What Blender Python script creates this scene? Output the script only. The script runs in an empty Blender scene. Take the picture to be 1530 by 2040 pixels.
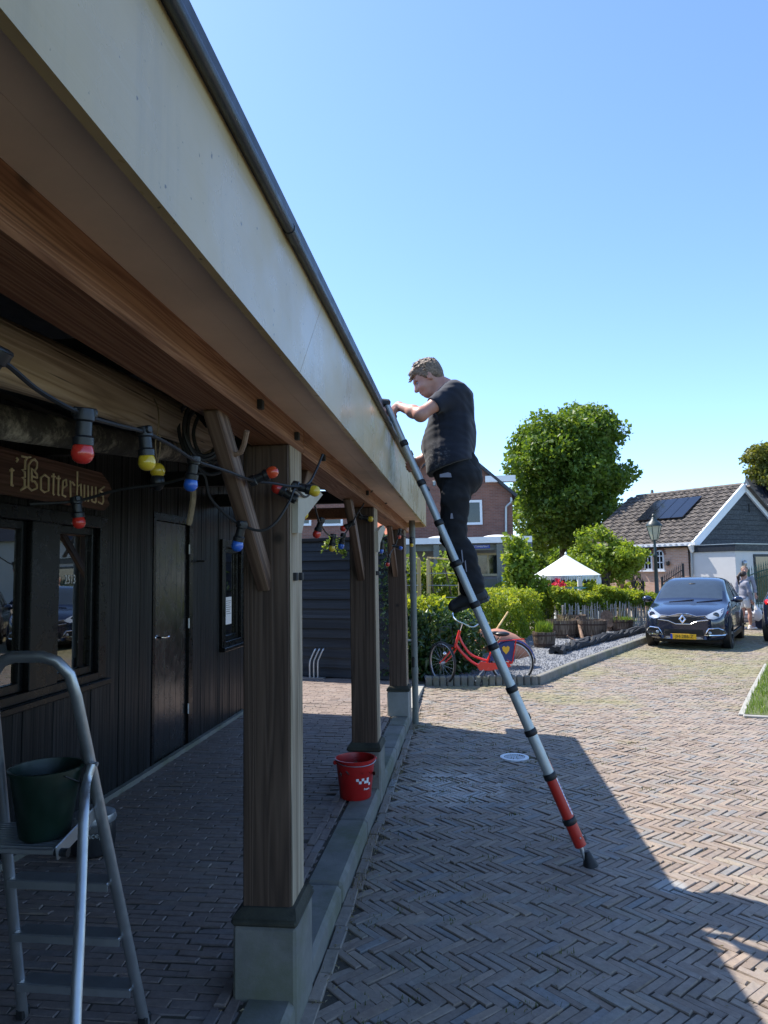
import bpy, math, random
import numpy as np
from mathutils import Vector, Matrix
import openvdb as vdb

random.seed(7)
RNG = np.random.default_rng(11)
SC = bpy.context.scene
COL = SC.collection
R = math.radians

# ------------------------------------------------------------------ camera, world, sun, exposure
CAM_H = 1.85
YAW, PITCH, ROLL = R(6.69), R(4.77), -0.016
CAMROT = Matrix.Rotation(YAW, 3, 'Z') @ Matrix.Rotation(math.pi / 2 + PITCH, 3, 'X') @ Matrix.Rotation(ROLL, 3, 'Z')
CAMPOS = Vector((0, 0, CAM_H))
cd = bpy.data.cameras.new('camera')
cam = bpy.data.objects.new('camera', cd)
COL.objects.link(cam)
cam.matrix_world = Matrix.Translation(CAMPOS) @ CAMROT.to_4x4()
cd.sensor_fit = 'VERTICAL'
cd.sensor_height = 24.0
cd.lens = 24.0 * 1400.0 / 2040.0
cd.clip_start = 0.05
cd.clip_end = 3000
SC.camera = cam

SUNVEC = Vector((0.563, -0.318, -1.0)).normalized()       # direction the light travels
to_sun = -SUNVEC
sun_el = math.asin(to_sun.z)
sun_rot = math.atan2(to_sun.x, to_sun.y)
W = bpy.data.worlds.new('World')
SC.world = W
W.use_nodes = True
wt = W.node_tree
bg = wt.nodes['Background']
sky = wt.nodes.new('ShaderNodeTexSky')
sky.sky_type = 'NISHITA'
sky.sun_disc = False
sky.sun_elevation = sun_el
sky.sun_rotation = sun_rot
sky.altitude = 0
sky.air_density = 0.85
sky.dust_density = 0.3
sky.ozone_density = 6.5
wt.links.new(sky.outputs['Color'], bg.inputs['Color'])
bg.inputs['Strength'].default_value = 0.15
sd = bpy.data.lights.new('sun', 'SUN')
sd.energy = 3.9
sd.angle = R(0.5)
sd.color = (1.0, 0.94, 0.85)
so = bpy.data.objects.new('sun', sd)
COL.objects.link(so)
so.rotation_euler = to_sun.to_track_quat('Z', 'Y').to_euler()
SC.view_settings.view_transform = 'Standard'
SC.view_settings.look = 'None'
SC.view_settings.exposure = 1.17
SC.view_settings.gamma = 1.0
SC.view_settings.use_curve_mapping = False
SC.render.engine = 'CYCLES'
SC.cycles.max_bounces = 8
SC.cycles.transparent_max_bounces = 16

# ------------------------------------------------------------------ sight lines (survey of the place)
def ray(u, v):
    return CAMROT @ Vector(((u - 765) / 1400.0, -(v - 1020) / 1400.0, -1.0))
def ony(u, v, y):
    d = ray(u, v); return CAMPOS + d * (y / d.y)
def onx(u, v, x):
    d = ray(u, v); return CAMPOS + d * (x / d.x)
def onz(u, v, z=0.0):
    d = ray(u, v); return CAMPOS + d * ((z - CAM_H) / d.z)
def atd(u, v, dep):
    return CAMPOS + ray(u, v) * dep

# ------------------------------------------------------------------ object helpers
ROOT = {}
def new_obj(name, data, parent=None):
    o = bpy.data.objects.new(name, data)
    COL.objects.link(o)
    if parent is not None:
        o.parent = parent
    return o
def tag(o, label=None, cat=None, group=None, kind=None):
    if label: o['label'] = label
    if cat: o['category'] = cat
    if group: o['group'] = group
    if kind: o['kind'] = kind
    return o
def thing(name, label, cat, loc=(0, 0, 0), rz=0.0, group=None):
    o = new_obj(name, None)
    o.empty_display_size = 0.2
    o.location = loc
    o.rotation_euler = (0, 0, rz)
    ROOT[o.name] = Vector(loc)
    return tag(o, label, cat, group)
def structure(name, loc=(0, 0, 0)):
    o = new_obj(name, None)
    o.location = loc
    ROOT[o.name] = Vector(loc)
    o['kind'] = 'structure'
    return o
def base_of(o):
    while o.parent is not None:
        o = o.parent
    return ROOT.get(o.name, Vector((0, 0, 0)))
def copy_tree(o, parent=None):
    c = o.copy()
    COL.objects.link(c)
    if parent is not None:
        c.parent = parent
    for ch in [x for x in o.children]:
        copy_tree(ch, c)
    return c

def mesh_np(name, V, F, smooth=False, rnd=None, angle=None):
    """V (n,3), F (m,k) arrays with one face size."""
    V = np.asarray(V, np.float32); F = np.asarray(F, np.int32)
    me = bpy.data.meshes.new(name)
    n, (m, k) = len(V), F.shape
    me.vertices.add(n); me.vertices.foreach_set('co', V.ravel())
    me.loops.add(m * k); me.loops.foreach_set('vertex_index', F.ravel())
    me.polygons.add(m)
    me.polygons.foreach_set('loop_start', np.arange(0, m * k, k, dtype=np.int32))
    me.polygons.foreach_set('loop_total', np.full(m, k, np.int32))
    me.update(calc_edges=True)
    me.polygons.foreach_set('use_smooth', np.full(m, bool(smooth)))
    if smooth:
        if angle: me.set_sharp_from_angle(angle=R(angle))
    if rnd is not None:
        a = me.attributes.new('rnd', 'FLOAT', 'FACE')
        a.data.foreach_set('value', np.asarray(rnd, np.float32))
    return me

class MB:
    def __init__(s):
        s.v = []; s.f = []
    def add(s, vs, fs, M=None):
        b = len(s.v)
        for p in vs:
            p = Vector(p)
            s.v.append(M @ p if M is not None else p)
        for f in fs:
            s.f.append(tuple(i + b for i in f))
        return s
    def box(s, c, d, M=None, bev=0.0):
        cx, cy, cz = c; x, y, z = d[0] / 2, d[1] / 2, d[2] / 2
        if bev <= 0:
            vs = [(cx + i * x, cy + j * y, cz + k * z) for k in (-1, 1) for j in (-1, 1) for i in (-1, 1)]
            fs = [(0, 2, 3, 1), (4, 5, 7, 6), (0, 1, 5, 4), (2, 6, 7, 3), (0, 4, 6, 2), (1, 3, 7, 5)]
            return s.add(vs, fs, M)
        b = min(bev, x * .9, y * .9, z * .9)
        vs = []; idx = {}
        for i in (-1, 1):
            for j in (-1, 1):
                for k in (-1, 1):
                    for ax in range(3):
                        p = [x - b, y - b, z - b]; p[ax] += b
                        idx[(i, j, k, ax)] = len(vs)
                        vs.append((cx + i * p[0], cy + j * p[1], cz + k * p[2]))
        fs = []
        def q(l, nrm):
            a = Vector(vs[l[0]]); bb = Vector(vs[l[1]]); c2 = Vector(vs[l[2]])
            if (bb - a).cross(c2 - bb).dot(Vector(nrm)) < 0: l = l[::-1]
            fs.append(tuple(l))
        for sg in (-1, 1):
            q([idx[(sg, -1, -1, 0)], idx[(sg, 1, -1, 0)], idx[(sg, 1, 1, 0)], idx[(sg, -1, 1, 0)]], (sg, 0, 0))
            q([idx[(-1, sg, -1, 1)], idx[(1, sg, -1, 1)], idx[(1, sg, 1, 1)], idx[(-1, sg, 1, 1)]], (0, sg, 0))
            q([idx[(-1, -1, sg, 2)], idx[(1, -1, sg, 2)], idx[(1, 1, sg, 2)], idx[(-1, 1, sg, 2)]], (0, 0, sg))
        for i in (-1, 1):
            for j in (-1, 1):
                q([idx[(i, j, -1, 0)], idx[(i, j, 1, 0)], idx[(i, j, 1, 1)], idx[(i, j, -1, 1)]], (i, j, 0))
                q([idx[(i, -1, j, 0)], idx[(i, 1, j, 0)], idx[(i, 1, j, 2)], idx[(i, -1, j, 2)]], (i, 0, j))
                q([idx[(-1, i, j, 1)], idx[(1, i, j, 1)], idx[(1, i, j, 2)], idx[(-1, i, j, 2)]], (0, i, j))
                for k in (-1, 1):
                    q([idx[(i, j, k, 0)], idx[(i, j, k, 1)], idx[(i, j, k, 2)]], (i, j, k))
        return s.add(vs, fs, M)
    def bx(s, a, b, bev=0.0, M=None):
        return s.box([(a[i] + b[i]) / 2 for i in range(3)], [abs(b[i] - a[i]) for i in range(3)], M, bev)
    def beam(s, p, q, w, h, up=(0, 0, 1), bev=0.0):
        p = Vector(p); q = Vector(q); d = q - p; L = d.length; d.normalize()
        up = Vector(up); x = d.cross(up)
        if x.length < 1e-5: x = d.cross(Vector((1, 0, 0)))
        x.normalize(); z = x.cross(d)
        M = Matrix((( x.x, d.x, z.x, (p.x + q.x) / 2), (x.y, d.y, z.y, (p.y + q.y) / 2), (x.z, d.z, z.z, (p.z + q.z) / 2), (0, 0, 0, 1)))
        return s.box((0, 0, 0), (w, L, h), M, bev)
    def tube(s, pts, r, n=8, cap=True, closed=False, flat=1.0):
        pts = [Vector(p) for p in pts]; m = len(pts)
        rs = r if isinstance(r, (list, tuple)) else [r] * m
        tang = []
        for i in range(m):
            a = pts[(i - 1) % m] if (i > 0 or closed) else pts[i]
            b = pts[(i + 1) % m] if (i < m - 1 or closed) else pts[i]
            t = b - a
            tang.append(t.normalized() if t.length > 1e-9 else Vector((0, 0, 1)))
        nrm = tang[0].orthogonal().normalized()
        if flat != 1.0:
            ref = Vector((0, 0, 1)) if abs(tang[0].z) < .9 else Vector((1, 0, 0))
            nrm = (ref - tang[0] * ref.dot(tang[0])).normalized()
        b0 = len(s.v)
        for i in range(m):
            t = tang[i]
            nrm = (nrm - t * nrm.dot(t))
            nrm = nrm.normalized() if nrm.length > 1e-6 else t.orthogonal().normalized()
            bn = t.cross(nrm)
            for k in range(n):
                a = 2 * math.pi * k / n
                s.v.append(pts[i] + nrm * (math.cos(a) * rs[i] * flat) + bn * (math.sin(a) * rs[i]))
        rng = m if closed else m - 1
        for i in range(rng):
            i2 = (i + 1) % m
            for k in range(n):
                k2 = (k + 1) % n
                s.f.append((b0 + i * n + k, b0 + i * n + k2, b0 + i2 * n + k2, b0 + i2 * n + k))
        if cap and not closed:
            s.f.append(tuple(b0 + k for k in range(n))[::-1])
            s.f.append(tuple(b0 + (m - 1) * n + k for k in range(n)))
        return s
    def lathe(s, prof, n=16, M=None, cap=True, sweep=2 * math.pi):
        full = abs(sweep - 2 * math.pi) < 1e-6
        cols = n if full else n + 1
        vs = []; fs = []
        for (r, z) in prof:
            for k in range(cols):
                a = sweep * k / n
                vs.append((r * math.cos(a), r * math.sin(a), z))
        for i in range(len(prof) - 1):
            for k in range(n):
                k2 = (k + 1) % cols
                fs.append((i * cols + k, i * cols + k2, (i + 1) * cols + k2, (i + 1) * cols + k))
        if cap and full:
            if prof[0][0] > 1e-6: fs.append(tuple(range(n))[::-1])
            if prof[-1][0] > 1e-6: fs.append(tuple((len(prof) - 1) * n + k for k in range(n)))
        return s.add(vs, fs, M)
    def prism(s, poly, d0, d1, M=None):
        """poly in local XY, extruded along local Z from d0 to d1"""
        n = len(poly)
        area = sum(poly[i][0] * poly[(i + 1) % n][1] - poly[(i + 1) % n][0] * poly[i][1] for i in range(n))
        if area < 0: poly = poly[::-1]
        vs = [(p[0], p[1], d0) for p in poly] + [(p[0], p[1], d1) for p in poly]
        fs = [tuple(range(n))[::-1], tuple(range(n, 2 * n))] + [(i, (i + 1) % n, n + (i + 1) % n, n + i) for i in range(n)]
        return s.add(vs, fs, M)
    def sphere(s, c, r, n=12, m=8, M=None):
        r = (r, r, r) if not isinstance(r, (tuple, list)) else r
        vs = [(c[0], c[1], c[2] - r[2])]; fs = []
        for i in range(1, m):
            t = math.pi * i / m - math.pi / 2
            for k in range(n):
                a = 2 * math.pi * k / n
                vs.append((c[0] + r[0] * math.cos(t) * math.cos(a), c[1] + r[1] * math.cos(t) * math.sin(a), c[2] + r[2] * math.sin(t)))
        vs.append((c[0], c[1], c[2] + r[2])); top = len(vs) - 1
        for k in range(n):
            k2 = (k + 1) % n
            fs.append((0, 1 + k2, 1 + k))
            for i in range(m - 2):
                a = 1 + i * n
                fs.append((a + k, a + k2, a + n + k2, a + n + k))
            a = 1 + (m - 2) * n
            fs.append((a + k, a + k2, top))
        return s.add(vs, fs, M)
    def mesh(s, name, off=Vector((0, 0, 0)), smooth=False, angle=40):
        me = bpy.data.meshes.new(name)
        me.from_pydata([tuple(p - off) for p in s.v], [], s.f)
        me.update()
        if smooth:
            me.polygons.foreach_set('use_smooth', np.ones(len(me.polygons), bool))
            me.set_sharp_from_angle(angle=R(angle))
        return me
    def build(s, name, mat, parent=None, smooth=False, local=False, angle=40, label=None):
        off = Vector((0, 0, 0)) if (local or parent is None) else base_of(parent)
        me = s.mesh(name, off, smooth, angle)
        me.materials.append(mat)
        o = new_obj(name, me, parent)
        if label: o['label'] = label
        return o

def axes(p, x, y, z):
    return Matrix(((x[0], y[0], z[0], p[0]), (x[1], y[1], z[1], p[1]), (x[2], y[2], z[2], p[2]), (0, 0, 0, 1)))
def text_obj(name, body, size, mat, parent, M, depth=0.001, sx=1.0, spacing=1.0):
    cu = bpy.data.curves.new('lettering', 'FONT')
    cu.body = body; cu.size = size; cu.align_x = 'CENTER'; cu.align_y = 'CENTER'
    cu.extrude = depth; cu.resolution_u = 3; cu.space_character = spacing
    t = bpy.data.objects.new('lettering_tmp', cu)
    COL.objects.link(t)
    dg = bpy.context.evaluated_depsgraph_get()
    me = bpy.data.meshes.new_from_object(t.evaluated_get(dg))
    bpy.data.objects.remove(t)
    me.transform(M @ Matrix.Scale(sx, 4, (1, 0, 0)))
    me.name = name
    me.materials.clear(); me.materials.append(mat)
    return new_obj(name, me, parent)
def catmull(pts, k=6, closed=False):
    pts = [Vector(p) for p in pts]; n = len(pts); out = []
    rng = n if closed else n - 1
    for i in range(rng):
        p1, p2 = pts[i], pts[(i + 1) % n]
        p0 = pts[(i - 1) % n] if (i > 0 or closed) else p1 * 2 - p2
        p3 = pts[(i + 2) % n] if (i < n - 2 or closed) else p2 * 2 - p1
        for j in range(k):
            t = j / k
            out.append(0.5 * ((2 * p1) + (p2 - p0) * t + (2 * p0 - 5 * p1 + 4 * p2 - p3) * t * t + (3 * p1 - p0 - 3 * p2 + p3) * t ** 3))
    if not closed: out.append(pts[-1])
    return out

# ------------------------------------------------------------------ smooth solids (bodies, cloth) from a distance field
class SDF:
    def __init__(s, lo, hi, h):
        s.lo = np.array(lo, float); s.h = h
        s.n = np.ceil((np.array(hi, float) - s.lo) / h).astype(int) + 1
        s.a = np.full(s.n, 0.2, np.float32)
    def _win(s, lo, hi):
        i0 = np.clip(np.floor((np.array(lo) - s.lo) / s.h).astype(int), 0, s.n)
        i1 = np.clip(np.ceil((np.array(hi) - s.lo) / s.h).astype(int) + 1, 0, s.n)
        if np.any(i1 <= i0): return None, None
        g = np.meshgrid(*[s.lo[k] + s.h * np.arange(i0[k], i1[k]) for k in range(3)], indexing='ij')
        return tuple(slice(i0[k], i1[k]) for k in range(3)), g
    def _put(s, w, d, k, sub=False):
        a = s.a[w]
        if sub:
            d = -d; h = np.clip(k - np.abs(a - d), 0, None) / k
            s.a[w] = np.maximum(a, d) + h * h * k * .25
        else:
            h = np.clip(k - np.abs(a - d), 0, None) / k
            s.a[w] = np.minimum(a, d) - h * h * k * .25
    def cap(s, p, q, r1, r2, k=.03, sub=False, sq=(1, 1, 1)):
        p = np.array(p, float); q = np.array(q, float); m = max(r1, r2) * 1.6 + k + .03
        w, g = s._win(np.minimum(p, q) - m, np.maximum(p, q) + m)
        if w is None: return s
        d = q - p; dd = max(d @ d, 1e-9)
        X = [g[i] - p[i] for i in range(3)]
        t = np.clip((X[0] * d[0] + X[1] * d[1] + X[2] * d[2]) / dd, 0, 1)
        dist = np.sqrt(sum(((X[i] - t * d[i]) / sq[i]) ** 2 for i in range(3)))
        s._put(w, (dist - (r1 + (r2 - r1) * t)).astype(np.float32), k, sub); return s
    def ell(s, c, r, k=.03, rot=None, sub=False):
        c = np.array(c, float); r = np.array(r, float); m = r.max() + k + .03
        w, g = s._win(c - m, c + m)
        if w is None: return s
        X = [g[i] - c[i] for i in range(3)]
        if rot is not None:
            Rm = np.array(rot.transposed()); X = [Rm[i][0] * X[0] + Rm[i][1] * X[1] + Rm[i][2] * X[2] for i in range(3)]
        k0 = np.sqrt(sum((X[i] / r[i]) ** 2 for i in range(3)))
        k1 = np.sqrt(sum((X[i] / r[i] ** 2) ** 2 for i in range(3))) + 1e-6
        s._put(w, (k0 * (k0 - 1) / k1).astype(np.float32), k, sub); return s
    def noise(s, amp, fx, seed=0):
        rg = np.random.default_rng(seed)
        g = np.meshgrid(*[s.lo[k] + s.h * np.arange(s.n[k]) for k in range(3)], indexing='ij', sparse=True)
        for _ in range(6):
            d = rg.normal(size=3); d /= np.linalg.norm(d); f = fx * rg.uniform(.6, 1.7)
            ph = d[0] * g[0] + d[1] * g[1] + d[2] * g[2]
            s.a += (amp / 3 * np.sin(ph * f + rg.uniform(0, 6) + 1.5 * np.sin(ph * f * .37 + rg.uniform(0, 6)))).astype(np.float32)
        return s
    def cut(s, n, off):
        """keep n.x < off"""
        g = np.meshgrid(*[s.lo[k] + s.h * np.arange(s.n[k]) for k in range(3)], indexing='ij', sparse=True)
        s.a = np.maximum(s.a, (n[0] * g[0] + n[1] * g[1] + n[2] * g[2] - off).astype(np.float32)); return s
    def mesh(s, name):
        a = s.a.copy()
        for ax in range(3):
            for e in (0, -1):
                sl = [slice(None)] * 3; sl[ax] = e; a[tuple(sl)] = .2
        gr = vdb.FloatGrid(0.2); gr.copyFromArray(np.clip(a, -.2, .2))
        P, Q = gr.convertToQuads(0.0)
        P = np.asarray(P) * s.h + s.lo; Q = np.asarray(Q, np.int32)
        p = P[Q]; c = np.cross(p[:, 1] - p[:, 0], p[:, 2] - p[:, 0])
        if (c * p[:, 0]).sum() < 0 if False else np.einsum('ij,ij->i', c, p.mean(1) - P.mean(0)).sum() < 0: Q = Q[:, ::-1]
        return mesh_np(name, P, Q, smooth=True)
    def build(s, name, mat, parent=None, local=False):
        me = s.mesh(name)
        if parent is not None and not local:
            me.transform(Matrix.Translation(-base_of(parent)))
        me.materials.append(mat)
        return new_obj(name, me, parent)
# ------------------------------------------------------------------ materials
def _mat(name):
    m = bpy.data.materials.new(name); m.use_nodes = True
    nt = m.node_tree; b = nt.nodes['Principled BSDF']
    return m, nt, b
def rgba(c): return (c[0], c[1], c[2], 1.0)
def coords(nt, kind, scale):
    if kind == 'world':
        g = nt.nodes.new('ShaderNodeNewGeometry'); out = g.outputs['Position']
    else:
        g = nt.nodes.new('ShaderNodeTexCoord'); out = g.outputs['Object']
    mp = nt.nodes.new('ShaderNodeMapping'); mp.inputs['Scale'].default_value = scale
    nt.links.new(out, mp.inputs['Vector'])
    return mp.outputs['Vector']
def noise(nt, vec, scale=1.0, detail=5, rough=.6, dist=0.0):
    n = nt.nodes.new('ShaderNodeTexNoise')
    n.inputs['Scale'].default_value = scale; n.inputs['Detail'].default_value = detail
    n.inputs['Roughness'].default_value = rough; n.inputs['Distortion'].default_value = dist
    nt.links.new(vec, n.inputs['Vector']); return n.outputs['Fac']
def ramp(nt, fac, stops, interp='LINEAR'):
    r = nt.nodes.new('ShaderNodeValToRGB'); r.color_ramp.interpolation = interp
    e = r.color_ramp.elements
    while len(e) < len(stops): e.new(.5)
    for i, (p, c) in enumerate(stops):
        e[i].position = p; e[i].color = rgba(c) if not isinstance(c, (int, float)) else (c, c, c, 1)
    nt.links.new(fac, r.inputs['Fac']); return r.outputs['Color']
def mix(nt, fac, a, b, mode='MIX'):
    m = nt.nodes.new('ShaderNodeMix'); m.data_type = 'RGBA'; m.blend_type = mode
    for sock, val in ((0, fac), (6, a), (7, b)):
        if isinstance(val, (int, float)): m.inputs[sock].default_value = val
        elif isinstance(val, tuple): m.inputs[sock].default_value = rgba(val)
        else: nt.links.new(val, m.inputs[sock])
    return m.outputs[2]
def bump(nt, b, h, strength, dist=.01, prev=None):
    n = nt.nodes.new('ShaderNodeBump'); n.inputs['Strength'].default_value = strength; n.inputs['Distance'].default_value = dist
    nt.links.new(h, n.inputs['Height'])
    if prev is not None: nt.links.new(prev, n.inputs['Normal'])
    nt.links.new(n.outputs['Normal'], b.inputs['Normal']); return n.outputs['Normal']
def objrand(nt):
    return nt.nodes.new('ShaderNodeObjectInfo').outputs['Random']
def attr(nt, name='rnd'):
    a = nt.nodes.new('ShaderNodeAttribute'); a.attribute_name = name; return a.outputs['Fac']
def scalev(nt, col, fac, lo, hi):
    mr = nt.nodes.new('ShaderNodeMapRange'); mr.inputs['To Min'].default_value = lo; mr.inputs['To Max'].default_value = hi
    nt.links.new(fac, mr.inputs['Value'])
    return mix(nt, 1.0, col, mr.outputs['Result'], 'MULTIPLY')

def paint(name, c, rough=.5, metal=0.0, var=.12, scale=6.0, b=.0, bscale=60, c2=None, coat=0.0, rand=0.0, spec=None, kind='obj', dirt=0.0, dirtc=(.05, .045, .035)):
    m, nt, p = _mat(name)
    v = coords(nt, kind, (1, 1, 1))
    n = noise(nt, v, scale)
    lo = tuple(x * (1 - var) for x in c); hi = c2 if c2 else tuple(min(1, x * (1 + var)) for x in c)
    col = ramp(nt, n, [(.3, lo), (.7, hi)])
    if dirt > 0:
        d = noise(nt, v, scale * .35, 7, .7)
        col = mix(nt, ramp(nt, d, [(.45, 0.0), (.75, dirt)]), col, dirtc)
    if rand: col = scalev(nt, col, objrand(nt), 1 - rand, 1 + rand)
    nt.links.new(col, p.inputs['Base Color'])
    p.inputs['Roughness'].default_value = rough; p.inputs['Metallic'].default_value = metal
    if coat: p.inputs['Coat Weight'].default_value = coat; p.inputs['Coat Roughness'].default_value = .04
    if spec is not None: p.inputs['Specular IOR Level'].default_value = spec
    rr = ramp(nt, noise(nt, v, scale * 2.3), [(.3, max(0, rough - .08)), (.75, min(1, rough + .1))])
    nt.links.new(rr, p.inputs['Roughness'])
    if b: bump(nt, p, noise(nt, v, bscale, 4), b, .004)
    return m

def wood(name, c1, c2, c3=None, axis=1, scale=1.0, rough=.6, b=.35, rand=.2, band=9.0, checks=.6, spec=.4, grey=None):
    """grain runs along local axis"""
    m, nt, p = _mat(name)
    tc = nt.nodes.new('ShaderNodeTexCoord')
    oi = nt.nodes.new('ShaderNodeObjectInfo')
    add = nt.nodes.new('ShaderNodeVectorMath'); add.operation = 'ADD'
    mul = nt.nodes.new('ShaderNodeMath'); mul.operation = 'MULTIPLY'; mul.inputs[1].default_value = 37.0
    nt.links.new(oi.outputs['Random'], mul.inputs[0])
    nt.links.new(tc.outputs['Object'], add.inputs[0]); nt.links.new(mul.outputs[0], add.inputs[1])
    mp = nt.nodes.new('ShaderNodeMapping')
    sc = [19.0 * scale] * 3; sc[axis] = .42 * scale
    mp.inputs['Scale'].default_value = sc
    nt.links.new(add.outputs[0], mp.inputs['Vector'])
    v = mp.outputs['Vector']
    big = noise(nt, v, .55, 3, .5, .3)
    mm = nt.nodes.new('ShaderNodeMath'); mm.operation = 'MULTIPLY'; mm.inputs[1].default_value = band
    nt.links.new(big, mm.inputs[0])
    fr = nt.nodes.new('ShaderNodeMath'); fr.operation = 'PINGPONG'; fr.inputs[1].default_value = .5
    nt.links.new(mm.outputs[0], fr.inputs[0])
    fr2 = nt.nodes.new('ShaderNodeMath'); fr2.operation = 'MULTIPLY'; fr2.inputs[1].default_value = 2.0
    nt.links.new(fr.outputs[0], fr2.inputs[0])
    fine = noise(nt, v, 3.5, 6, .65, .2)
    mixf = nt.nodes.new('ShaderNodeMath'); mixf.operation = 'MULTIPLY_ADD'; mixf.inputs[1].default_value = .55
    half = nt.nodes.new('ShaderNodeMath'); half.operation = 'MULTIPLY'; half.inputs[1].default_value = .5
    nt.links.new(fine, half.inputs[0])
    nt.links.new(fr2.outputs[0], mixf.inputs[0]); nt.links.new(half.outputs[0], mixf.inputs[2])
    g = mixf.outputs[0]
    stops = [(.15, c1), (.5, c2), (.85, c3 or tuple(min(1, x * 1.25) for x in c2))]
    col = ramp(nt, g, stops)
    patch = noise(nt, add.outputs[0], 1.7, 4, .6)
    if grey:
        col = mix(nt, ramp(nt, patch, [(.35, 0.0), (.65, .85)]), col, grey)
    col = scalev(nt, col, patch, .72, 1.28)
    if rand: col = scalev(nt, col, oi.outputs['Random'], 1 - rand, 1 + rand)
    if checks:
        mp2 = nt.nodes.new('ShaderNodeMapping'); s2 = [70.0 * scale] * 3; s2[axis] = 1.1 * scale
        mp2.inputs['Scale'].default_value = s2; nt.links.new(add.outputs[0], mp2.inputs['Vector'])
        ck = ramp(nt, noise(nt, mp2.outputs['Vector'], 1.0, 2, .4), [(.66, 1.0), (.72, 1 - checks)])
        col = mix(nt, 1.0, col, ck, 'MULTIPLY')
        vo = nt.nodes.new('ShaderNodeTexVoronoi'); vo.inputs['Scale'].default_value = 2.6; nt.links.new(add.outputs[0], vo.inputs['Vector'])
        col = mix(nt, 1.0, col, ramp(nt, vo.outputs['Distance'], [(.03, .35), (.085, 1.0)]), 'MULTIPLY')
    nt.links.new(col, p.inputs['Base Color'])
    rr = ramp(nt, g, [(.2, rough + .12), (.8, max(.05, rough - .1))])
    nt.links.new(rr, p.inputs['Roughness'])
    p.inputs['Specular IOR Level'].default_value = spec
    if b: bump(nt, p, g, b, .004)
    return m

def leafmat(name, c1, c2, c3=None, trans=.35, rough=.45, spec=.4):
    m, nt, p = _mat(name)
    a = attr(nt)
    col = ramp(nt, a, [(0.0, c1), (.6, c2), (1.0, c3 or c2)])
    nt.links.new(col, p.inputs['Base Color'])
    p.inputs['Roughness'].default_value = rough
    p.inputs['Specular IOR Level'].default_value = spec
    tr = nt.nodes.new('ShaderNodeBsdfTranslucent')
    tc = mix(nt, 1.0, col, (1.25, 1.15, .5), 'MULTIPLY')
    nt.links.new(tc, tr.inputs['Color'])
    ms = nt.nodes.new('ShaderNodeMixShader'); ms.inputs[0].default_value = trans
    nt.links.new(p.outputs[0], ms.inputs[1]); nt.links.new(tr.outputs[0], ms.inputs[2])
    nt.links.new(ms.outputs[0], nt.nodes['Material Output'].inputs['Surface'])
    return m

def glassmat(name, tint=(.9, .95, .95), ior=1.5, rough=.0, refl=1.0):
    m, nt, p = _mat(name)
    nt.nodes.remove(p)
    fr = nt.nodes.new('ShaderNodeFresnel'); fr.inputs['IOR'].default_value = ior
    mu = nt.nodes.new('ShaderNodeMath'); mu.operation = 'MULTIPLY'; mu.inputs[1].default_value = refl; mu.use_clamp = True
    nt.links.new(fr.outputs[0], mu.inputs[0])
    t = nt.nodes.new('ShaderNodeBsdfTransparent'); t.inputs['Color'].default_value = rgba(tint)
    g = nt.nodes.new('ShaderNodeBsdfGlossy'); g.inputs['Roughness'].default_value = rough
    ms = nt.nodes.new('ShaderNodeMixShader')
    nt.links.new(mu.outputs[0], ms.inputs[0]); nt.links.new(t.outputs[0], ms.inputs[1]); nt.links.new(g.outputs[0], ms.inputs[2])
    nt.links.new(ms.outputs[0], nt.nodes['Material Output'].inputs['Surface'])
    return m

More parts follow.
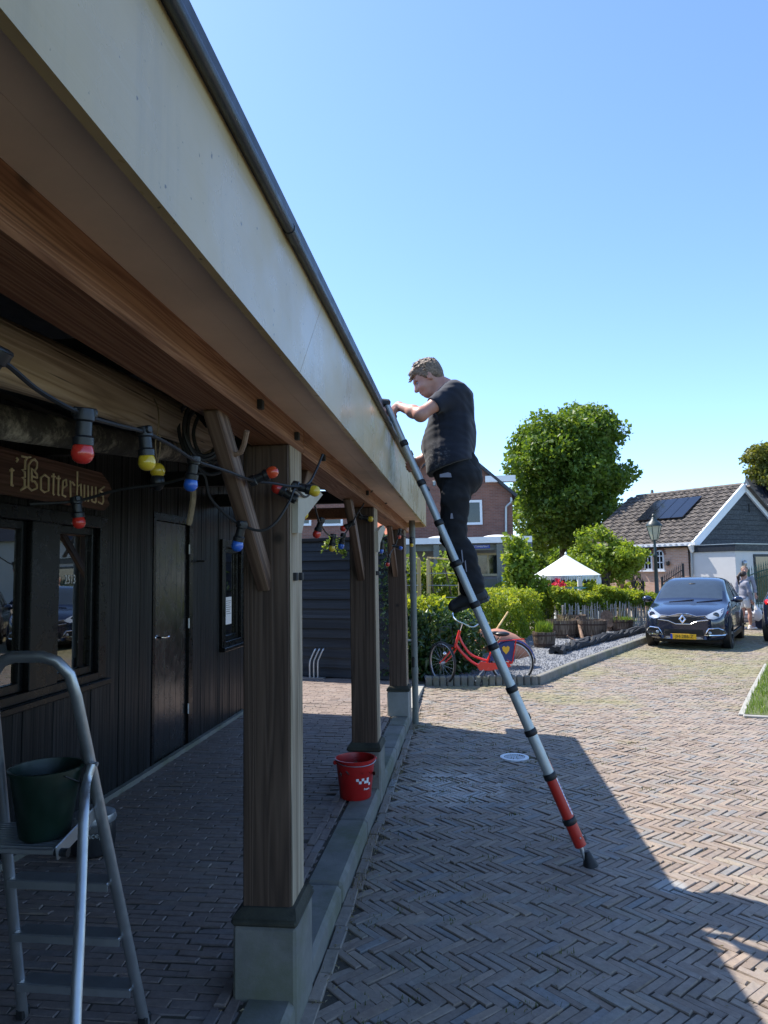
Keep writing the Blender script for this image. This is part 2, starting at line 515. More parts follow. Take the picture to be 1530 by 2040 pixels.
def brickpave(name, use_attr, moss=.5, tone=1.0, warm=0.0):
    m, nt, p = _mat(name)
    r = attr(nt) if use_attr else objrand(nt)
    t = tone
    stops = [(0.0, (.150 * t, .132 * t, .115 * t)), (.16, (.205 * t, .172 * t, .143 * t)), (.34, (.185 * t, .168 * t, .148 * t)), (.5, (.235 * t, .200 * t, .165 * t)),
             (.64, (.195 * t, .186 * t, .174 * t)), (.76, (.250 * t, .218 * t, .178 * t)), (.88, (.165 * t, .178 * t, .186 * t)), (1.0, (.225 * t, .208 * t, .172 * t))]
    if warm:
        stops = [(q, tuple(.55 * b_ + .45 * a_ for a_, b_ in zip((c[0] * (1 + warm), c[1] * (1 + .1 * warm), c[2]), (.20 * t, .160 * t, .132 * t)))) for q, c in stops]
    else:
        mean = (.20 * t, .175 * t, .15 * t)
        stops = [(q, tuple(k_ * (m_ + 1.0 * (x - m_)) for x, m_, k_ in zip(c, mean, (1.04, .93, .84)))) for q, c in stops]
    col = ramp(nt, r, stops)
    v = coords(nt, 'world', (1, 1, 1))
    n = noise(nt, v, 28, 6, .7)
    col = scalev(nt, col, n, .5, 1.5)
    big = noise(nt, v, .9, 4, .6)
    col = scalev(nt, col, big, .8, 1.2)
    sand = noise(nt, v, 5.5, 8, .75)
    col = mix(nt, ramp(nt, sand, [(.54, 0.0), (.72, .55)]), col, (.30, .255, .19))
    if moss:
        mo = noise(nt, v, .55, 8, .72)
        sx = nt.nodes.new('ShaderNodeSeparateXYZ'); nt.links.new(v, sx.inputs[0])
        mr = nt.nodes.new('ShaderNodeMapRange'); mr.inputs['From Min'].default_value = 6; mr.inputs['From Max'].default_value = 14
        mr.inputs['To Min'].default_value = -.10; mr.inputs['To Max'].default_value = .10
        nt.links.new(sx.outputs[1], mr.inputs['Value'])
        ad = nt.nodes.new('ShaderNodeMath'); nt.links.new(mo, ad.inputs[0]); nt.links.new(mr.outputs[0], ad.inputs[1])
        col = mix(nt, ramp(nt, ad.outputs[0], [(.50, 0.0), (.64, moss)]), col, (.215, .205, .075))
    def spot(c, r_, soft):
        d = nt.nodes.new('ShaderNodeVectorMath'); d.operation = 'DISTANCE'; d.inputs[1].default_value = c
        nt.links.new(v, d.inputs[0])
        wob = nt.nodes.new('ShaderNodeMath'); wob.operation = 'MULTIPLY_ADD'; wob.inputs[1].default_value = r_ * 1.6
        nt.links.new(noise(nt, v, 7, 5), wob.inputs[0]); nt.links.new(d.outputs['Value'], wob.inputs[2])
        return ramp(nt, wob.outputs[0], [(r_ * 1.5, 1.0), (r_ * 1.5 + soft, 0.0)])
    if moss:
        col = mix(nt, spot((1.12, 4.40, 0), .10, .05), col, (.29, .285, .27))
    nt.links.new(col, p.inputs['Base Color'])
    rgh = ramp(nt, noise(nt, v, 11), [(.3, .50), (.7, .82)])
    if moss: rgh = mix(nt, spot((-.25, 6.2, 0), .42, .35), rgh, (.16, .16, .16))
    nt.links.new(rgh, p.inputs['Roughness'])
    bump(nt, p, n, .6, .006)
    return m

def brickwall(name, c1, c2, mortar, axis='x', bw=.21, bh=.065):
    m, nt, p = _mat(name)
    tc = nt.nodes.new('ShaderNodeTexCoord')
    sx = nt.nodes.new('ShaderNodeSeparateXYZ'); nt.links.new(tc.outputs['Object'], sx.inputs[0])
    cx = nt.nodes.new('ShaderNodeCombineXYZ')
    nt.links.new(sx.outputs[0 if axis == 'x' else 1], cx.inputs[0]); nt.links.new(sx.outputs[2], cx.inputs[1])
    bt = nt.nodes.new('ShaderNodeTexBrick')
    bt.inputs['Scale'].default_value = 1.0
    bt.inputs['Brick Width'].default_value = bw; bt.inputs['Row Height'].default_value = bh
    bt.inputs['Mortar Size'].default_value = .007; bt.inputs['Mortar Smooth'].default_value = .3
    bt.inputs['Color1'].default_value = rgba(c1); bt.inputs['Color2'].default_value = rgba(c2); bt.inputs['Mortar'].default_value = rgba(mortar)
    nt.links.new(cx.outputs[0], bt.inputs['Vector'])
    col = scalev(nt, bt.outputs['Color'], noise(nt, tc.outputs['Object'], 1.3, 6, .7), .7, 1.3)
    nt.links.new(col, p.inputs['Base Color']); p.inputs['Roughness'].default_value = .85
    inv = nt.nodes.new('ShaderNodeMath'); inv.operation = 'SUBTRACT'; inv.inputs[0].default_value = 1.0
    nt.links.new(bt.outputs['Fac'], inv.inputs[1])
    bump(nt, p, inv.outputs[0], .7, .012)
    return m

def groundmat(name, c1, c2, c3, scale=3.0, b=.6, rough=.9):
    m, nt, p = _mat(name)
    v = coords(nt, 'world', (1, 1, 1))
    n = noise(nt, v, scale, 9, .75); n2 = noise(nt, v, scale * 9, 6, .7)
    col = ramp(nt, n, [(.3, c1), (.5, c2), (.72, c3)])
    col = scalev(nt, col, n2, .6, 1.4)
    nt.links.new(col, p.inputs['Base Color']); p.inputs['Roughness'].default_value = rough
    bump(nt, p, n2, b, .02)
    return m

def dusty(name, c):
    m, nt, p = _mat(name)
    v = coords(nt, 'world', (1, 1, 1))
    col = ramp(nt, noise(nt, v, 7), [(.3, tuple(x * .8 for x in c)), (.7, tuple(x * 1.3 for x in c))])
    q = ony(866, 908, 4.70)
    d = nt.nodes.new('ShaderNodeVectorMath'); d.operation = 'DISTANCE'; d.inputs[1].default_value = tuple(q); nt.links.new(v, d.inputs[0])
    near = ramp(nt, d.outputs['Value'], [(.03, 1.0), (.13, 0.0)])
    smear = ramp(nt, noise(nt, coords(nt, 'world', (38, 38, 70)), 1.0, 6, .7), [(.52, 0.0), (.66, .75)])
    col = mix(nt, mix(nt, 1.0, near, smear, 'MULTIPLY'), col, (.24, .235, .23))
    nt.links.new(col, p.inputs['Base Color']); p.inputs['Roughness'].default_value = .9
    p.inputs['Sheen Weight'].default_value = .15
    bump(nt, p, noise(nt, v, 120, 3), .25, .003)
    return m
def fasciamat(name, c):
    m, nt, p = _mat(name)
    v = coords(nt, 'obj', (1, 1, 1))
    st = coords(nt, 'obj', (1, 9, .7)); gr = coords(nt, 'obj', (30, 2.2, 45))
    col = ramp(nt, noise(nt, v, 1.6, 5), [(.3, tuple(x * .88 for x in c)), (.7, tuple(x * 1.08 for x in c))])
    col = mix(nt, ramp(nt, noise(nt, st, 1.3, 7, .7), [(.52, 0.0), (.75, .45)]), col, (.36, .29, .17))
    col = mix(nt, ramp(nt, noise(nt, v, 46, 2, .5), [(.70, 0.0), (.74, .85)]), col, (.10, .08, .055))
    nt.links.new(col, p.inputs['Base Color'])
    nt.links.new(ramp(nt, noise(nt, v, 3, 5), [(.35, .22), (.7, .45)]), p.inputs['Roughness'])
    bump(nt, p, noise(nt, gr, 1.0, 4), .22, .004)
    return m
M = {}
M['fascia'] = fasciamat('cream_paint', (.55, .42, .225))
M['soffit'] = paint('soffit_paint', (.78, .60, .45), .5, var=.10, scale=3.0, b=.10, bscale=50, dirt=.3, dirtc=(.33, .26, .20))
M['zinc'] = paint('weathered_zinc', (.06, .07, .082), .42, metal=.55, var=.2, scale=9, dirt=.35, dirtc=(.16, .15, .13))
M['pvc'] = paint('grey_green_pvc', (.15, .165, .15), .5, var=.1, scale=4, dirt=.3, dirtc=(.10, .10, .07))
M['beam'] = wood('douglas_beam', (.17, .066, .032), (.27, .118, .058), (.38, .185, .095), axis=1, scale=.8, band=24, rough=.6, rand=.08)
M['post'] = wood('post_timber', (.046, .027, .017), (.080, .047, .030), (.112, .070, .046), axis=2, scale=.7, band=14, rough=.6, rand=.08)
M['postgrey'] = wood('bleached_skylit_post', (.17, .125, .08), (.31, .245, .165), (.42, .34, .24), axis=2, scale=.9, band=8, rough=.8, rand=.08)  # bleached wood, with the sky-lit lightness of the outer side put into its colour
M['brace'] = wood('brace_timber', (.06, .034, .022), (.135, .080, .053), (.23, .15, .10), axis=1, scale=.8, band=8, rough=.6, rand=.1)
M['bracket'] = paint('cream_bracket', (.50, .44, .33), .5, var=.1, dirt=.25)
M['blackwood'] = wood('black_plank', (.0025, .003, .0036), (.0055, .0062, .0072), (.018, .0195, .0215), axis=2, scale=1.0, band=7, rough=.46, b=.5, rand=.35, spec=.22)
M['door'] = paint('gloss_black_door', (.008, .009, .010), .24, var=.2, scale=3, spec=.9)
M['blackframe'] = paint('black_frame', (.004, .0045, .005), .3, var=.2, spec=.25)
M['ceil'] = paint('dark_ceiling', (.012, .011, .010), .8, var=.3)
M['shed'] = wood('shed_board', (.012, .015, .020), (.022, .027, .034), (.036, .042, .05), axis=0, scale=.6, band=4, rough=.6, b=.4, rand=.25, spec=.4)
M['log'] = wood('old_mast', (.17, .105, .06), (.54, .39, .245), (.74, .59, .41), axis=1, scale=.8, band=11, rough=.75, b=.9, rand=.05, grey=(.40, .30, .20), checks=.8)
M['spar'] = groundmat('flaking_spar', (.03, .028, .026), (.10, .09, .075), (.78, .70, .55), 5, .9)
M['conc'] = paint('concrete', (.19, .18, .155), .9, var=.2, scale=6, b=.45, bscale=70, dirt=.8, dirtc=(.095, .11, .038))
M['concpale'] = paint('concrete_pale', (.33, .32, .29), .9, var=.14, scale=5, b=.35, bscale=60, dirt=.35, dirtc=(.15, .16, .08))
M['moss'] = paint('mossy_cap', (.042, .040, .026), .95, var=.4, scale=9, b=.8, bscale=50, dirt=.5, dirtc=(.10, .095, .07))
M['rubber'] = paint('black_rubber', (.012, .012, .013), .55, var=.2)
M['blackplastic'] = paint('black_plastic', (.015, .016, .018), .38, var=.2)
M['iron'] = paint('black_iron', (.03, .03, .032), .6, metal=.3, var=.25)
M['rust'] = paint('rusty_iron', (.16, .095, .06), .9, var=.3, scale=12, b=.8, bscale=60, c2=(.34, .22, .15))
M['alu'] = paint('aluminium', (.48, .49, .50), .38, metal=.85, var=.06, scale=14, dirt=.25, dirtc=(.3, .3, .29))
M['alud'] = paint('ladder_tube', (.46, .485, .475), .40, metal=.45, var=.06, scale=10, dirt=.18, dirtc=(.25, .25, .23))
M['chrome'] = paint('chrome', (.80, .81, .83), .10, metal=1.0, var=.03)
M['galv'] = paint('galvanised', (.42, .44, .46), .4, metal=.8, var=.12, scale=20)
M['redpaint'] = paint('red_powder_coat', (.50, .022, .012), .38, var=.1)
M['redbike'] = paint('red_bike_paint', (.72, .03, .02), .22, var=.06, coat=.4)
M['redplastic'] = paint('red_bucket_plastic', (.44, .014, .012), .35, var=.12, scale=8)
M['greenplastic'] = paint('green_bucket_plastic', (.005, .018, .011), .4, var=.4, scale=8)
M['blueplastic'] = paint('blue_plastic', (.012, .032, .15), .35, var=.1)
M['white'] = paint('white_paint', (.78, .79, .80), .5, var=.04, dirt=.1, dirtc=(.5, .5, .48))
M['whitewall'] = paint('white_render', (.62, .61, .60), .85, var=.05, scale=1.2, b=.15, bscale=30, dirt=.15, dirtc=(.42, .40, .37))
M['darkboard'] = wood('gable_board', (.008, .011, .017), (.013, .018, .028), (.02, .027, .04), axis=0, rough=.55, band=4, rand=.15)
M['paper'] = paint('paper', (.75, .75, .73), .7, var=.04)
M['creamwood'] = paint('cream_cabinet', (.55, .47, .32), .5, var=.12)
M['letter'] = paint('carved_letter', (.85, .72, .44), .5, var=.1, scale=20)
M['signwood'] = wood('sign_board', (.055, .024, .014), (.12, .055, .034), (.18, .09, .06), axis=1, rough=.5, band=6, rand=0)
M['rope'] = paint('rope', (.30, .22, .13), .9, var=.3, scale=60)
M['netrope'] = paint('black_net', (.018, .020, .023), .8, var=.5, scale=40, b=.8, bscale=60)
M['gravel'] = groundmat('gravel_stone', (.10, .105, .115), (.20, .21, .225), (.34, .35, .37), 40)
M['brick_road'] = brickpave('road_brick', False, moss=.62, tone=1.12)
M['brick_road_s'] = brickpave('road_brick_field', True, moss=.62, tone=1.12)
M['brick_floor'] = brickpave('floor_brick', False, moss=0, tone=.95, warm=.25)
M['brick_floor_s'] = brickpave('floor_brick_field', True, moss=0, tone=.95, warm=.25)
M['sand'] = groundmat('joint_sand', (.035, .03, .024), (.07, .058, .042), (.15, .125, .08), 2.2)
M['earth'] = groundmat('earth_grass', (.05, .07, .02), (.08, .10, .03), (.12, .12, .06), .6)
M['farpave'] = groundmat('far_paving', (.19, .165, .13), (.24, .21, .165), (.22, .21, .10), .5)
M['soil'] = groundmat('soil', (.03, .024, .018), (.05, .04, .03), (.08, .065, .045), 4)
M['brick_w1'] = brickwall('house_brick', (.20, .085, .06), (.27, .12, .085), (.22, .18, .16))
M['brick_w2'] = brickwall('wing_brick', (.50, .30, .22), (.60, .38, .28), (.52, .46, .40))
M['tile'] = paint('roof_tile', (.070, .058, .050), .75, var=.35, scale=5, rand=.1, c2=(.15, .125, .105))
M['solar'] = paint('solar_panel', (.008, .010, .018), .12, var=.2, spec=.7)
M['slate'] = paint('dark_slate', (.03, .035, .045), .5, var=.25)
M['orangetile'] = paint('orange_tile', (.42, .13, .06), .8, var=.2, scale=9)
M['glass'] = glassmat('window_glass', (.75, .8, .8), 1.55, refl=3.0)
M['glassdark'] = paint('dark_window', (.012, .018, .020), .05, var=.3, scale=2, spec=.8)
M['bark'] = paint('bark', (.09, .07, .052), .95, var=.35, scale=14, b=.9, bscale=40)
M['pale'] = wood('chestnut_pale', (.26, .225, .185), (.42, .375, .31), (.56, .51, .44), axis=2, rough=.85, band=5, rand=.25)
M['trellis'] = wood('trellis_wood', (.42, .27, .11), (.62, .43, .19), (.75, .55, .28), axis=2, rough=.7, band=4, rand=.1)
M['tub'] = wood('barrel_oak', (.055, .036, .024), (.12, .082, .056), (.20, .15, .11), axis=2, rough=.8, band=5, rand=.2)
M['hoop'] = paint('rusty_hoop', (.06, .032, .022), .85, var=.3, scale=20)
M['terra'] = paint('terracotta', (.40, .185, .12), .8, var=.12, scale=7, dirt=.3, dirtc=(.30, .16, .12))
M['carpaint'] = paint('dark_blue_car_paint', (.013, .020, .048), .16, metal=.25, var=.05, coat=1.0)
M['carblack'] = paint('car_black_plastic', (.012, .012, .013), .5, var=.15)
M['carglass'] = paint('car_glass', (.035, .05, .068), .03, var=.1, spec=1.0)
M['lamp_glass'] = paint('lamp_lens', (.36, .41, .46), .10, metal=.3, var=.1, scale=14)
M['tail'] = paint('tail_light', (.45, .012, .01), .15, var=.1)
M['plate'] = paint('yellow_plate', (.75, .42, .015), .4, var=.03)
M['plateblue'] = paint('plate_blue', (.02, .06, .40), .4, var=.03)
M['ink'] = paint('black_ink', (.012, .012, .012), .5, var=.1)
M['bulb_red'] = paint('bulb_red', (.62, .035, .022), .22, var=.05, coat=.5)
M['bulb_orange'] = paint('bulb_orange', (.66, .07, .02), .22, var=.05, coat=.5)
M['bulb_yellow'] = paint('bulb_yellow', (.68, .47, .03), .22, var=.06, coat=.5)
M['bulb_blue'] = paint('bulb_blue', (.03, .13, .55), .22, var=.06, coat=.5)
M['skin'] = paint('skin', (.46, .235, .165), .5, var=.10, scale=12, c2=(.54, .29, .21))
M['skinred'] = paint('skin_flushed', (.50, .22, .15), .5, var=.12, scale=9, c2=(.56, .30, .21))
M['hair'] = paint('grey_brown_hair', (.12, .074, .046), .6, var=.45, scale=70, c2=(.31, .21, .135), b=1.0, bscale=160)
M['hairdark'] = paint('dark_hair', (.035, .018, .012), .5, var=.4, scale=60, b=.8, bscale=120)
M['shirt'] = dusty('navy_tshirt', (.009, .011, .020))
M['trouser'] = paint('black_work_trousers', (.008, .0085, .011), .9, var=.25, scale=6, b=.25, bscale=110)
M['shoe'] = paint('dark_work_shoe', (.018, .019, .020), .7, var=.25)
M['greycloth'] = paint('grey_stripe_cloth', (.25, .25, .29), .9, var=.12)
M['whitecloth'] = paint('white_cloth', (.70, .69, .67), .9, var=.06)
M['darkcloth'] = paint('dark_cloth', (.03, .03, .035), .9, var=.2)
M['navybin'] = paint('navy_bin', (.015, .02, .06), .5, var=.15)
M['greeniron'] = paint('green_iron', (.025, .075, .055), .5, var=.15)
M['lampiron'] = paint('lamp_post_iron', (.02, .035, .035), .45, var=.2)
M['lampshade'] = paint('lamp_milk_glass', (.50, .46, .34), .25, var=.05)
M['leaf_tree'] = leafmat('lime_tree_leaf', (.065, .125, .018), (.13, .215, .034), (.22, .30, .05), .48)
M['leaf_far'] = leafmat('far_tree_leaf', (.10, .12, .025), (.18, .20, .045), (.28, .27, .08), .45)
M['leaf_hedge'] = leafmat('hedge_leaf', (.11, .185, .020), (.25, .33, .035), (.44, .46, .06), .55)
M['leaf_laurel'] = leafmat('laurel_leaf', (.020, .055, .016), (.042, .092, .024), (.085, .15, .038), .25, rough=.28, spec=.6)
M['leaf_young'] = leafmat('young_leaf', (.13, .21, .024), (.23, .32, .04), (.34, .41, .07), .50)
M['leaf_vine'] = leafmat('vine_leaf', (.10, .175, .022), (.20, .28, .045), (.36, .42, .09), .50)
M['grass'] = leafmat('grass_blade', (.08, .155, .016), (.15, .25, .03), (.24, .32, .05), .42)
M['weed'] = leafmat('weed_blade', (.07, .09, .02), (.12, .14, .035), (.26, .22, .11), .25)
M['drygrass'] = leafmat('dry_weed', (.13, .10, .05), (.25, .20, .11), (.36, .30, .18), .2)
M['flower'] = leafmat('pink_flower', (.55, .03, .08), (.65, .05, .12), (.7, .12, .2), .3)
M['fringe'] = paint('parasol_cloth', (.66, .72, .70), .9, var=.18, scale=14, c2=(.80, .83, .82))
M['sweep'] = leafmat('bucket_litter', (.03, .015, .012), (.07, .03, .02), (.12, .05, .03), .1)
# ------------------------------------------------------------------ generators for many small pieces
CR = np.array([list(r) for r in CAMROT])
def project_np(P):
    q = (np.asarray(P) - np.array(CAMPOS)) @ CR
    z = -q[:, 2]
    return 765 + 1400 * q[:, 0] / z, 1020 - 1400 * q[:, 1] / z, z
def in_poly(x, y, poly):
    ins = np.zeros(len(x), bool); n = len(poly); j = n - 1
    for i in range(n):
        xi, yi = poly[i]; xj, yj = poly[j]
        c = ((yi > y) != (yj > y)) & (x < (xj - xi) * (y - yi) / (yj - yi + 1e-12) + xi)
        ins ^= c; j = i
    return ins
def brick_verts(n, L, W, rng, dep=.035):
    """(n,12,3) local vertices of slightly irregular paving bricks, top at z=0"""
    sx = np.array([-1, 1, 1, -1]); sy = np.array([-1, -1, 1, 1])
    V = np.zeros((n, 12, 3))
    Ls = (L * (1 + rng.normal(0, .015, n)))[:, None] / 2; Ws = (W * (1 + rng.normal(0, .025, n)))[:, None] / 2
    j = rng.normal(0, .0028, (n, 4, 2))
    ox = sx * Ls + j[:, :, 0]; oy = sy * Ws + j[:, :, 1]
    b = rng.uniform(.0015, .005, (n, 1))
    for k, (ins, z) in enumerate(((0, -dep), (0, -.004), (1, 0))):
        V[:, 4 * k:4 * k + 4, 0] = ox - ins * sx * b
        V[:, 4 * k:4 * k + 4, 1] = oy - ins * sy * b
        V[:, 4 * k:4 * k + 4, 2] = z
    V[:, 8:, 2] += rng.normal(0, .0012, (n, 4))
    return V
BF = np.array([[8, 9, 10, 11]] + [[0 + i, (1 + i) % 4, 4 + (1 + i) % 4, 4 + i] for i in range(4)] + [[4 + i, 4 + (1 + i) % 4, 8 + (1 + i) % 4, 8 + i] for i in range(4)])
def brick_field(name, C, yaw, L, W, mat_one, mat_many, parent, rng, zfun=None, ntop=300, jz=.0035, label_one='brick'):
    C = np.asarray(C, float); n = len(C)
    yaw = yaw + rng.normal(0, .012, n)
    z = np.clip(rng.normal(0, jz, n), -.0032, .0042)
    if zfun is not None: z = z + zfun(C[:, 0], C[:, 1])
    P = np.c_[C[:, 0], C[:, 1], z]
    u, v, d = project_np(P)
    ok = (d > .3) & (u > -350) & (u < 1900) & (v > 1000) & (v < 2500)
    P = P[ok]; yaw = yaw[ok]; u = u[ok]; v = v[ok]; d = d[ok]
    n = len(P)
    tilt = np.clip(rng.normal(0, .012, (n, 2)), -.022, .022) * np.array([.45, 1.0])
    show = (u > 10) & (u < 1520) & (v < 2030)
    score = np.where(show, 1 / d ** 3, 0)
    order = np.argsort(-score)
    top = order[:ntop][score[order[:ntop]] > 0]
    rest = np.setdiff1d(np.arange(n), top)
    V = brick_verts(len(rest), L, W, rng)
    t = tilt[rest]
    V[:, :, 2] += V[:, :, 0] * t[:, 0:1] + V[:, :, 1] * t[:, 1:2]
    c = np.cos(yaw[rest])[:, None]; s = np.sin(yaw[rest])[:, None]
    X = V[:, :, 0] * c - V[:, :, 1] * s; Y = V[:, :, 0] * s + V[:, :, 1] * c
    Vw = np.stack([X, Y, V[:, :, 2]], -1) + P[rest][:, None, :]
    F = (BF[None] + 12 * np.arange(len(rest))[:, None, None]).reshape(-1, 4)
    rnd = np.repeat(rng.random(len(rest)), 9)
    me = mesh_np(name, Vw.reshape(-1, 3), F, rnd=rnd); me.materials.append(mat_many)
    o = new_obj(name, me, parent); o['kind'] = 'stuff'
    vm = []
    for k in range(12):
        m = mesh_np('brick', brick_verts(1, L, W, rng)[0], BF); m.materials.append(mat_one); vm.append(m)
    for i in top:
        b = new_obj('brick', vm[int(rng.integers(12))], parent)
        b.location = P[i]; b.rotation_euler = (tilt[i][1], -tilt[i][0], yaw[i])
    return o
def leaves(P, size, rng, aspect=.55, nrm=None, spread=1.0, droop=.25, sizevar=.5):
    """leaf faces (two triangles each, folded along the middle) at points P"""
    n = len(P)
    Nv = rng.normal(size=(n, 3)) * spread
    if nrm is not None: Nv = Nv + nrm
    Nv /= np.linalg.norm(Nv, axis=1, keepdims=True) + 1e-9
    T = np.cross(Nv, rng.normal(size=(n, 3))); T /= np.linalg.norm(T, axis=1, keepdims=True) + 1e-9
    B = np.cross(Nv, T)
    s = (size * (1 + rng.normal(0, sizevar, n)).clip(.4, 2))[:, None]
    p0 = P - T * s * .5; p2 = P + T * s * .5 - np.array([0, 0, 1]) * s * droop * .3
    p1 = P + B * s * aspect * .5 + Nv * s * .10; p3 = P - B * s * aspect * .5 + Nv * s * .10
    V = np.stack([p0, p1, p2, p3], 1).reshape(-1, 3)
    F = (np.array([[0, 1, 2], [0, 2, 3]])[None] + 4 * np.arange(n)[:, None, None]).reshape(-1, 3)
    return V, F
def leaf_obj(name, P, size, mat, parent, rng, rnd=None, off=None, kind=None, **kw):
    V, F = leaves(P, size, rng, **kw)
    if off is None and parent is not None: off = np.array(base_of(parent))
    if off is not None: V = V - off
    r = rng.random(len(P)) if rnd is None else rnd
    me = mesh_np(name, V, F, rnd=np.repeat(r, 2)); me.materials.append(mat)
    o = new_obj(name, me, parent)
    if kind: o['kind'] = kind
    return o
def blades(P, h, w, rng, lean=.5):
    n = len(P)
    a = rng.uniform(0, 2 * np.pi, n); la = rng.uniform(0, lean, n)
    H = h * rng.uniform(.5, 1.3, n)
    dx, dy = np.cos(a), np.sin(a)
    wv = np.c_[-dy, dx, np.zeros(n)] * (w * rng.uniform(.6, 1.3, n))[:, None] * .5
    tip = P + np.c_[dx * la * H, dy * la * H, H * np.sqrt(1 - np.clip(la, 0, .95) ** 2)]
    mid = P + (tip - P) * .55 + np.c_[-dx * la * H * .15, -dy * la * H * .15, H * .08]
    V = np.stack([P - wv, P + wv, mid + wv * .7, mid - wv * .7, tip], 1).reshape(-1, 3)
    F = (np.array([[0, 1, 2], [0, 2, 3], [3, 2, 4]])[None] + 5 * np.arange(n)[:, None, None]).reshape(-1, 3)
    return V, F
def blade_obj(name, P, h, w, mat, parent, rng, lean=.5, kind='stuff', local=False):
    V, F = blades(np.asarray(P), h, w, rng, lean)
    if parent is not None and not local: V = V - np.array(base_of(parent))
    me = mesh_np(name, V, F, rnd=np.repeat(rng.random(len(P)), 3)); me.materials.append(mat)
    o = new_obj(name, me, parent)
    if kind: o['kind'] = kind
    return o
def sheet(name, poly, z, mat, parent=None):
    b = MB(); b.add([(x, y, z) for x, y in poly], [tuple(range(len(poly)))])
    o = b.build(name, mat, parent)
    return o

# ------------------------------------------------------------------ ground
g = sheet('ground', [(-300, -120), (300, -120), (300, 600), (-300, 600)], -.16, M['earth']); g['kind'] = 'structure'
BED = [(-.72, 11.52), (1.06, 11.65), (1.97, 13.56), (4.4, 18.35), (5.75, 21.2), (6.6, 23.9), (2.5, 21.7), (.6, 16.2), (-.9, 13.0)]
LAWN = [(3.33, 9.31), (4.18, 11.15), (5.46, 13.9), (6.4, 15.6), (9.2, 15.0), (11, 8.0), (3.75, 9.12)]
road = structure('road')
sheet('sand_bed', [(-.74, -3), (14, -3), (14, 60), (-9, 60), (-9, 11.9), (-.94, 11.9), (-.94, -3)], -.0085, M['sand'], road)
far = sheet('far_paving', [(-1, 27.2), (20, 27.2), (20, 60), (-1, 60)], -.006, M['farpave'], road)
rng = np.random.default_rng(3)
Wp, nL = .0465, 4
pts = []; yw = []
S = 2 * nL
lim = 470
for i in range(-lim, lim):
    for m_ in range(-lim // nL, lim // nL):
        for h in (0, 1):
            if h == 0: cx, cy, a = i + S * m_ + nL / 2, i + .5, 0.0
            else: cx, cy, a = i + .5, i - S + 1 + S * m_ + nL / 2, math.pi / 2
            pts.append((cx, cy)); yw.append(a)
pts = np.array(pts) * Wp; yw = np.array(yw)
c45 = math.cos(math.pi / 4)
X = (pts[:, 0] + pts[:, 1]) * c45; Y = (-pts[:, 0] + pts[:, 1]) * c45
ya = yw - math.pi / 4
Y = Y + 13.0; X = X + 2.0
# old paving is never laid true: slow drift of the bond
X2 = X + .035 * np.sin(Y * .8 + 1) + .02 * np.sin(X * 1.7 + Y * .6); Y2 = Y + .04 * np.sin(X * .9 + .3 * Y) + .015 * np.sin(X * 2.9)
X, Y = X2, Y2
k = ((X > -.668) | ((X > -.72) & (Y > 9.75))) & (Y > 1.2) & (Y < 27.3) & (X < 12)
k &= ~in_poly(X, Y, BED) & ~in_poly(X, Y, LAWN) & ~((X < -.93) & (Y > 9.2))
X, Y, ya = X[k], Y[k], ya[k]
MH = (.41, 7.19)
k = np.hypot(X - MH[0], Y - MH[1]) > .16
X, Y, ya = X[k], Y[k], ya[k]
brick_field('brick_field', np.c_[X, Y], ya, Wp * nL - .008, Wp - .0055, M['brick_road'], M['brick_road_s'], road, rng)
# single edging course along the kerb
ey = np.arange(1.3, 9.7, .215)
brick_field('edging_course', np.c_[np.full(len(ey), -.697) + rng.normal(0, .005, len(ey)), ey], np.full(len(ey), math.pi / 2), .205, .060, M['brick_road'], M['brick_road_s'], road, rng, ntop=25, zfun=lambda x, y: .008 + 0 * x)

# covered terrace: long thin bricks in running courses, a step above the road, ramping down behind
def floor_z(x, y): return np.where(y < 9.4, .115, np.maximum(.012, .115 - (y - 9.4) * .048))
terr = structure('terrace')
b = MB(); ys = [-3, 9.4, 11.6, 12.6]; zs = [.110, .110, .004, .004]
for i in range(3):
    b.add([(-9, ys[i], zs[i]), (-.94, ys[i], zs[i]), (-.94, ys[i + 1], zs[i + 1]), (-9, ys[i + 1], zs[i + 1])], [(0, 1, 2, 3)])
b.build('sand_bed', M['sand'], terr)
fx = []; fy = []
for r_, y in enumerate(np.arange(1.2, 12.15, .0525)):
    off = .1 * (r_ % 2) + rng.normal(0, .012)
    lim_x = -1.055 if y < 9.35 else -.97
    for x in np.arange(-2.80 if y < 8.8 else -4.6, lim_x + .1, .207):
        if x + off < lim_x + .02: fx.append(x + off); fy.append(y + rng.normal(0, .002))
brick_field('brick_field', np.c_[fx, fy], np.zeros(len(fx)), .199, .0472, M['brick_floor'], M['brick_floor_s'], terr, rng, zfun=floor_z, ntop=240, jz=.0022)
cy = np.arange(1.3, 9.35, .208)
cc = np.concatenate([np.c_[np.full(len(cy), -1.035), cy], np.c_[np.full(len(cy), -.983), cy + .1]])
brick_field('edging_course', cc, np.full(len(cc), math.pi / 2), .199, .047, M['brick_floor'], M['brick_floor_s'], terr, rng, zfun=lambda x, y: floor_z(x, y) + .009, ntop=60)
wy = np.arange(1.3, 8.8, .208)
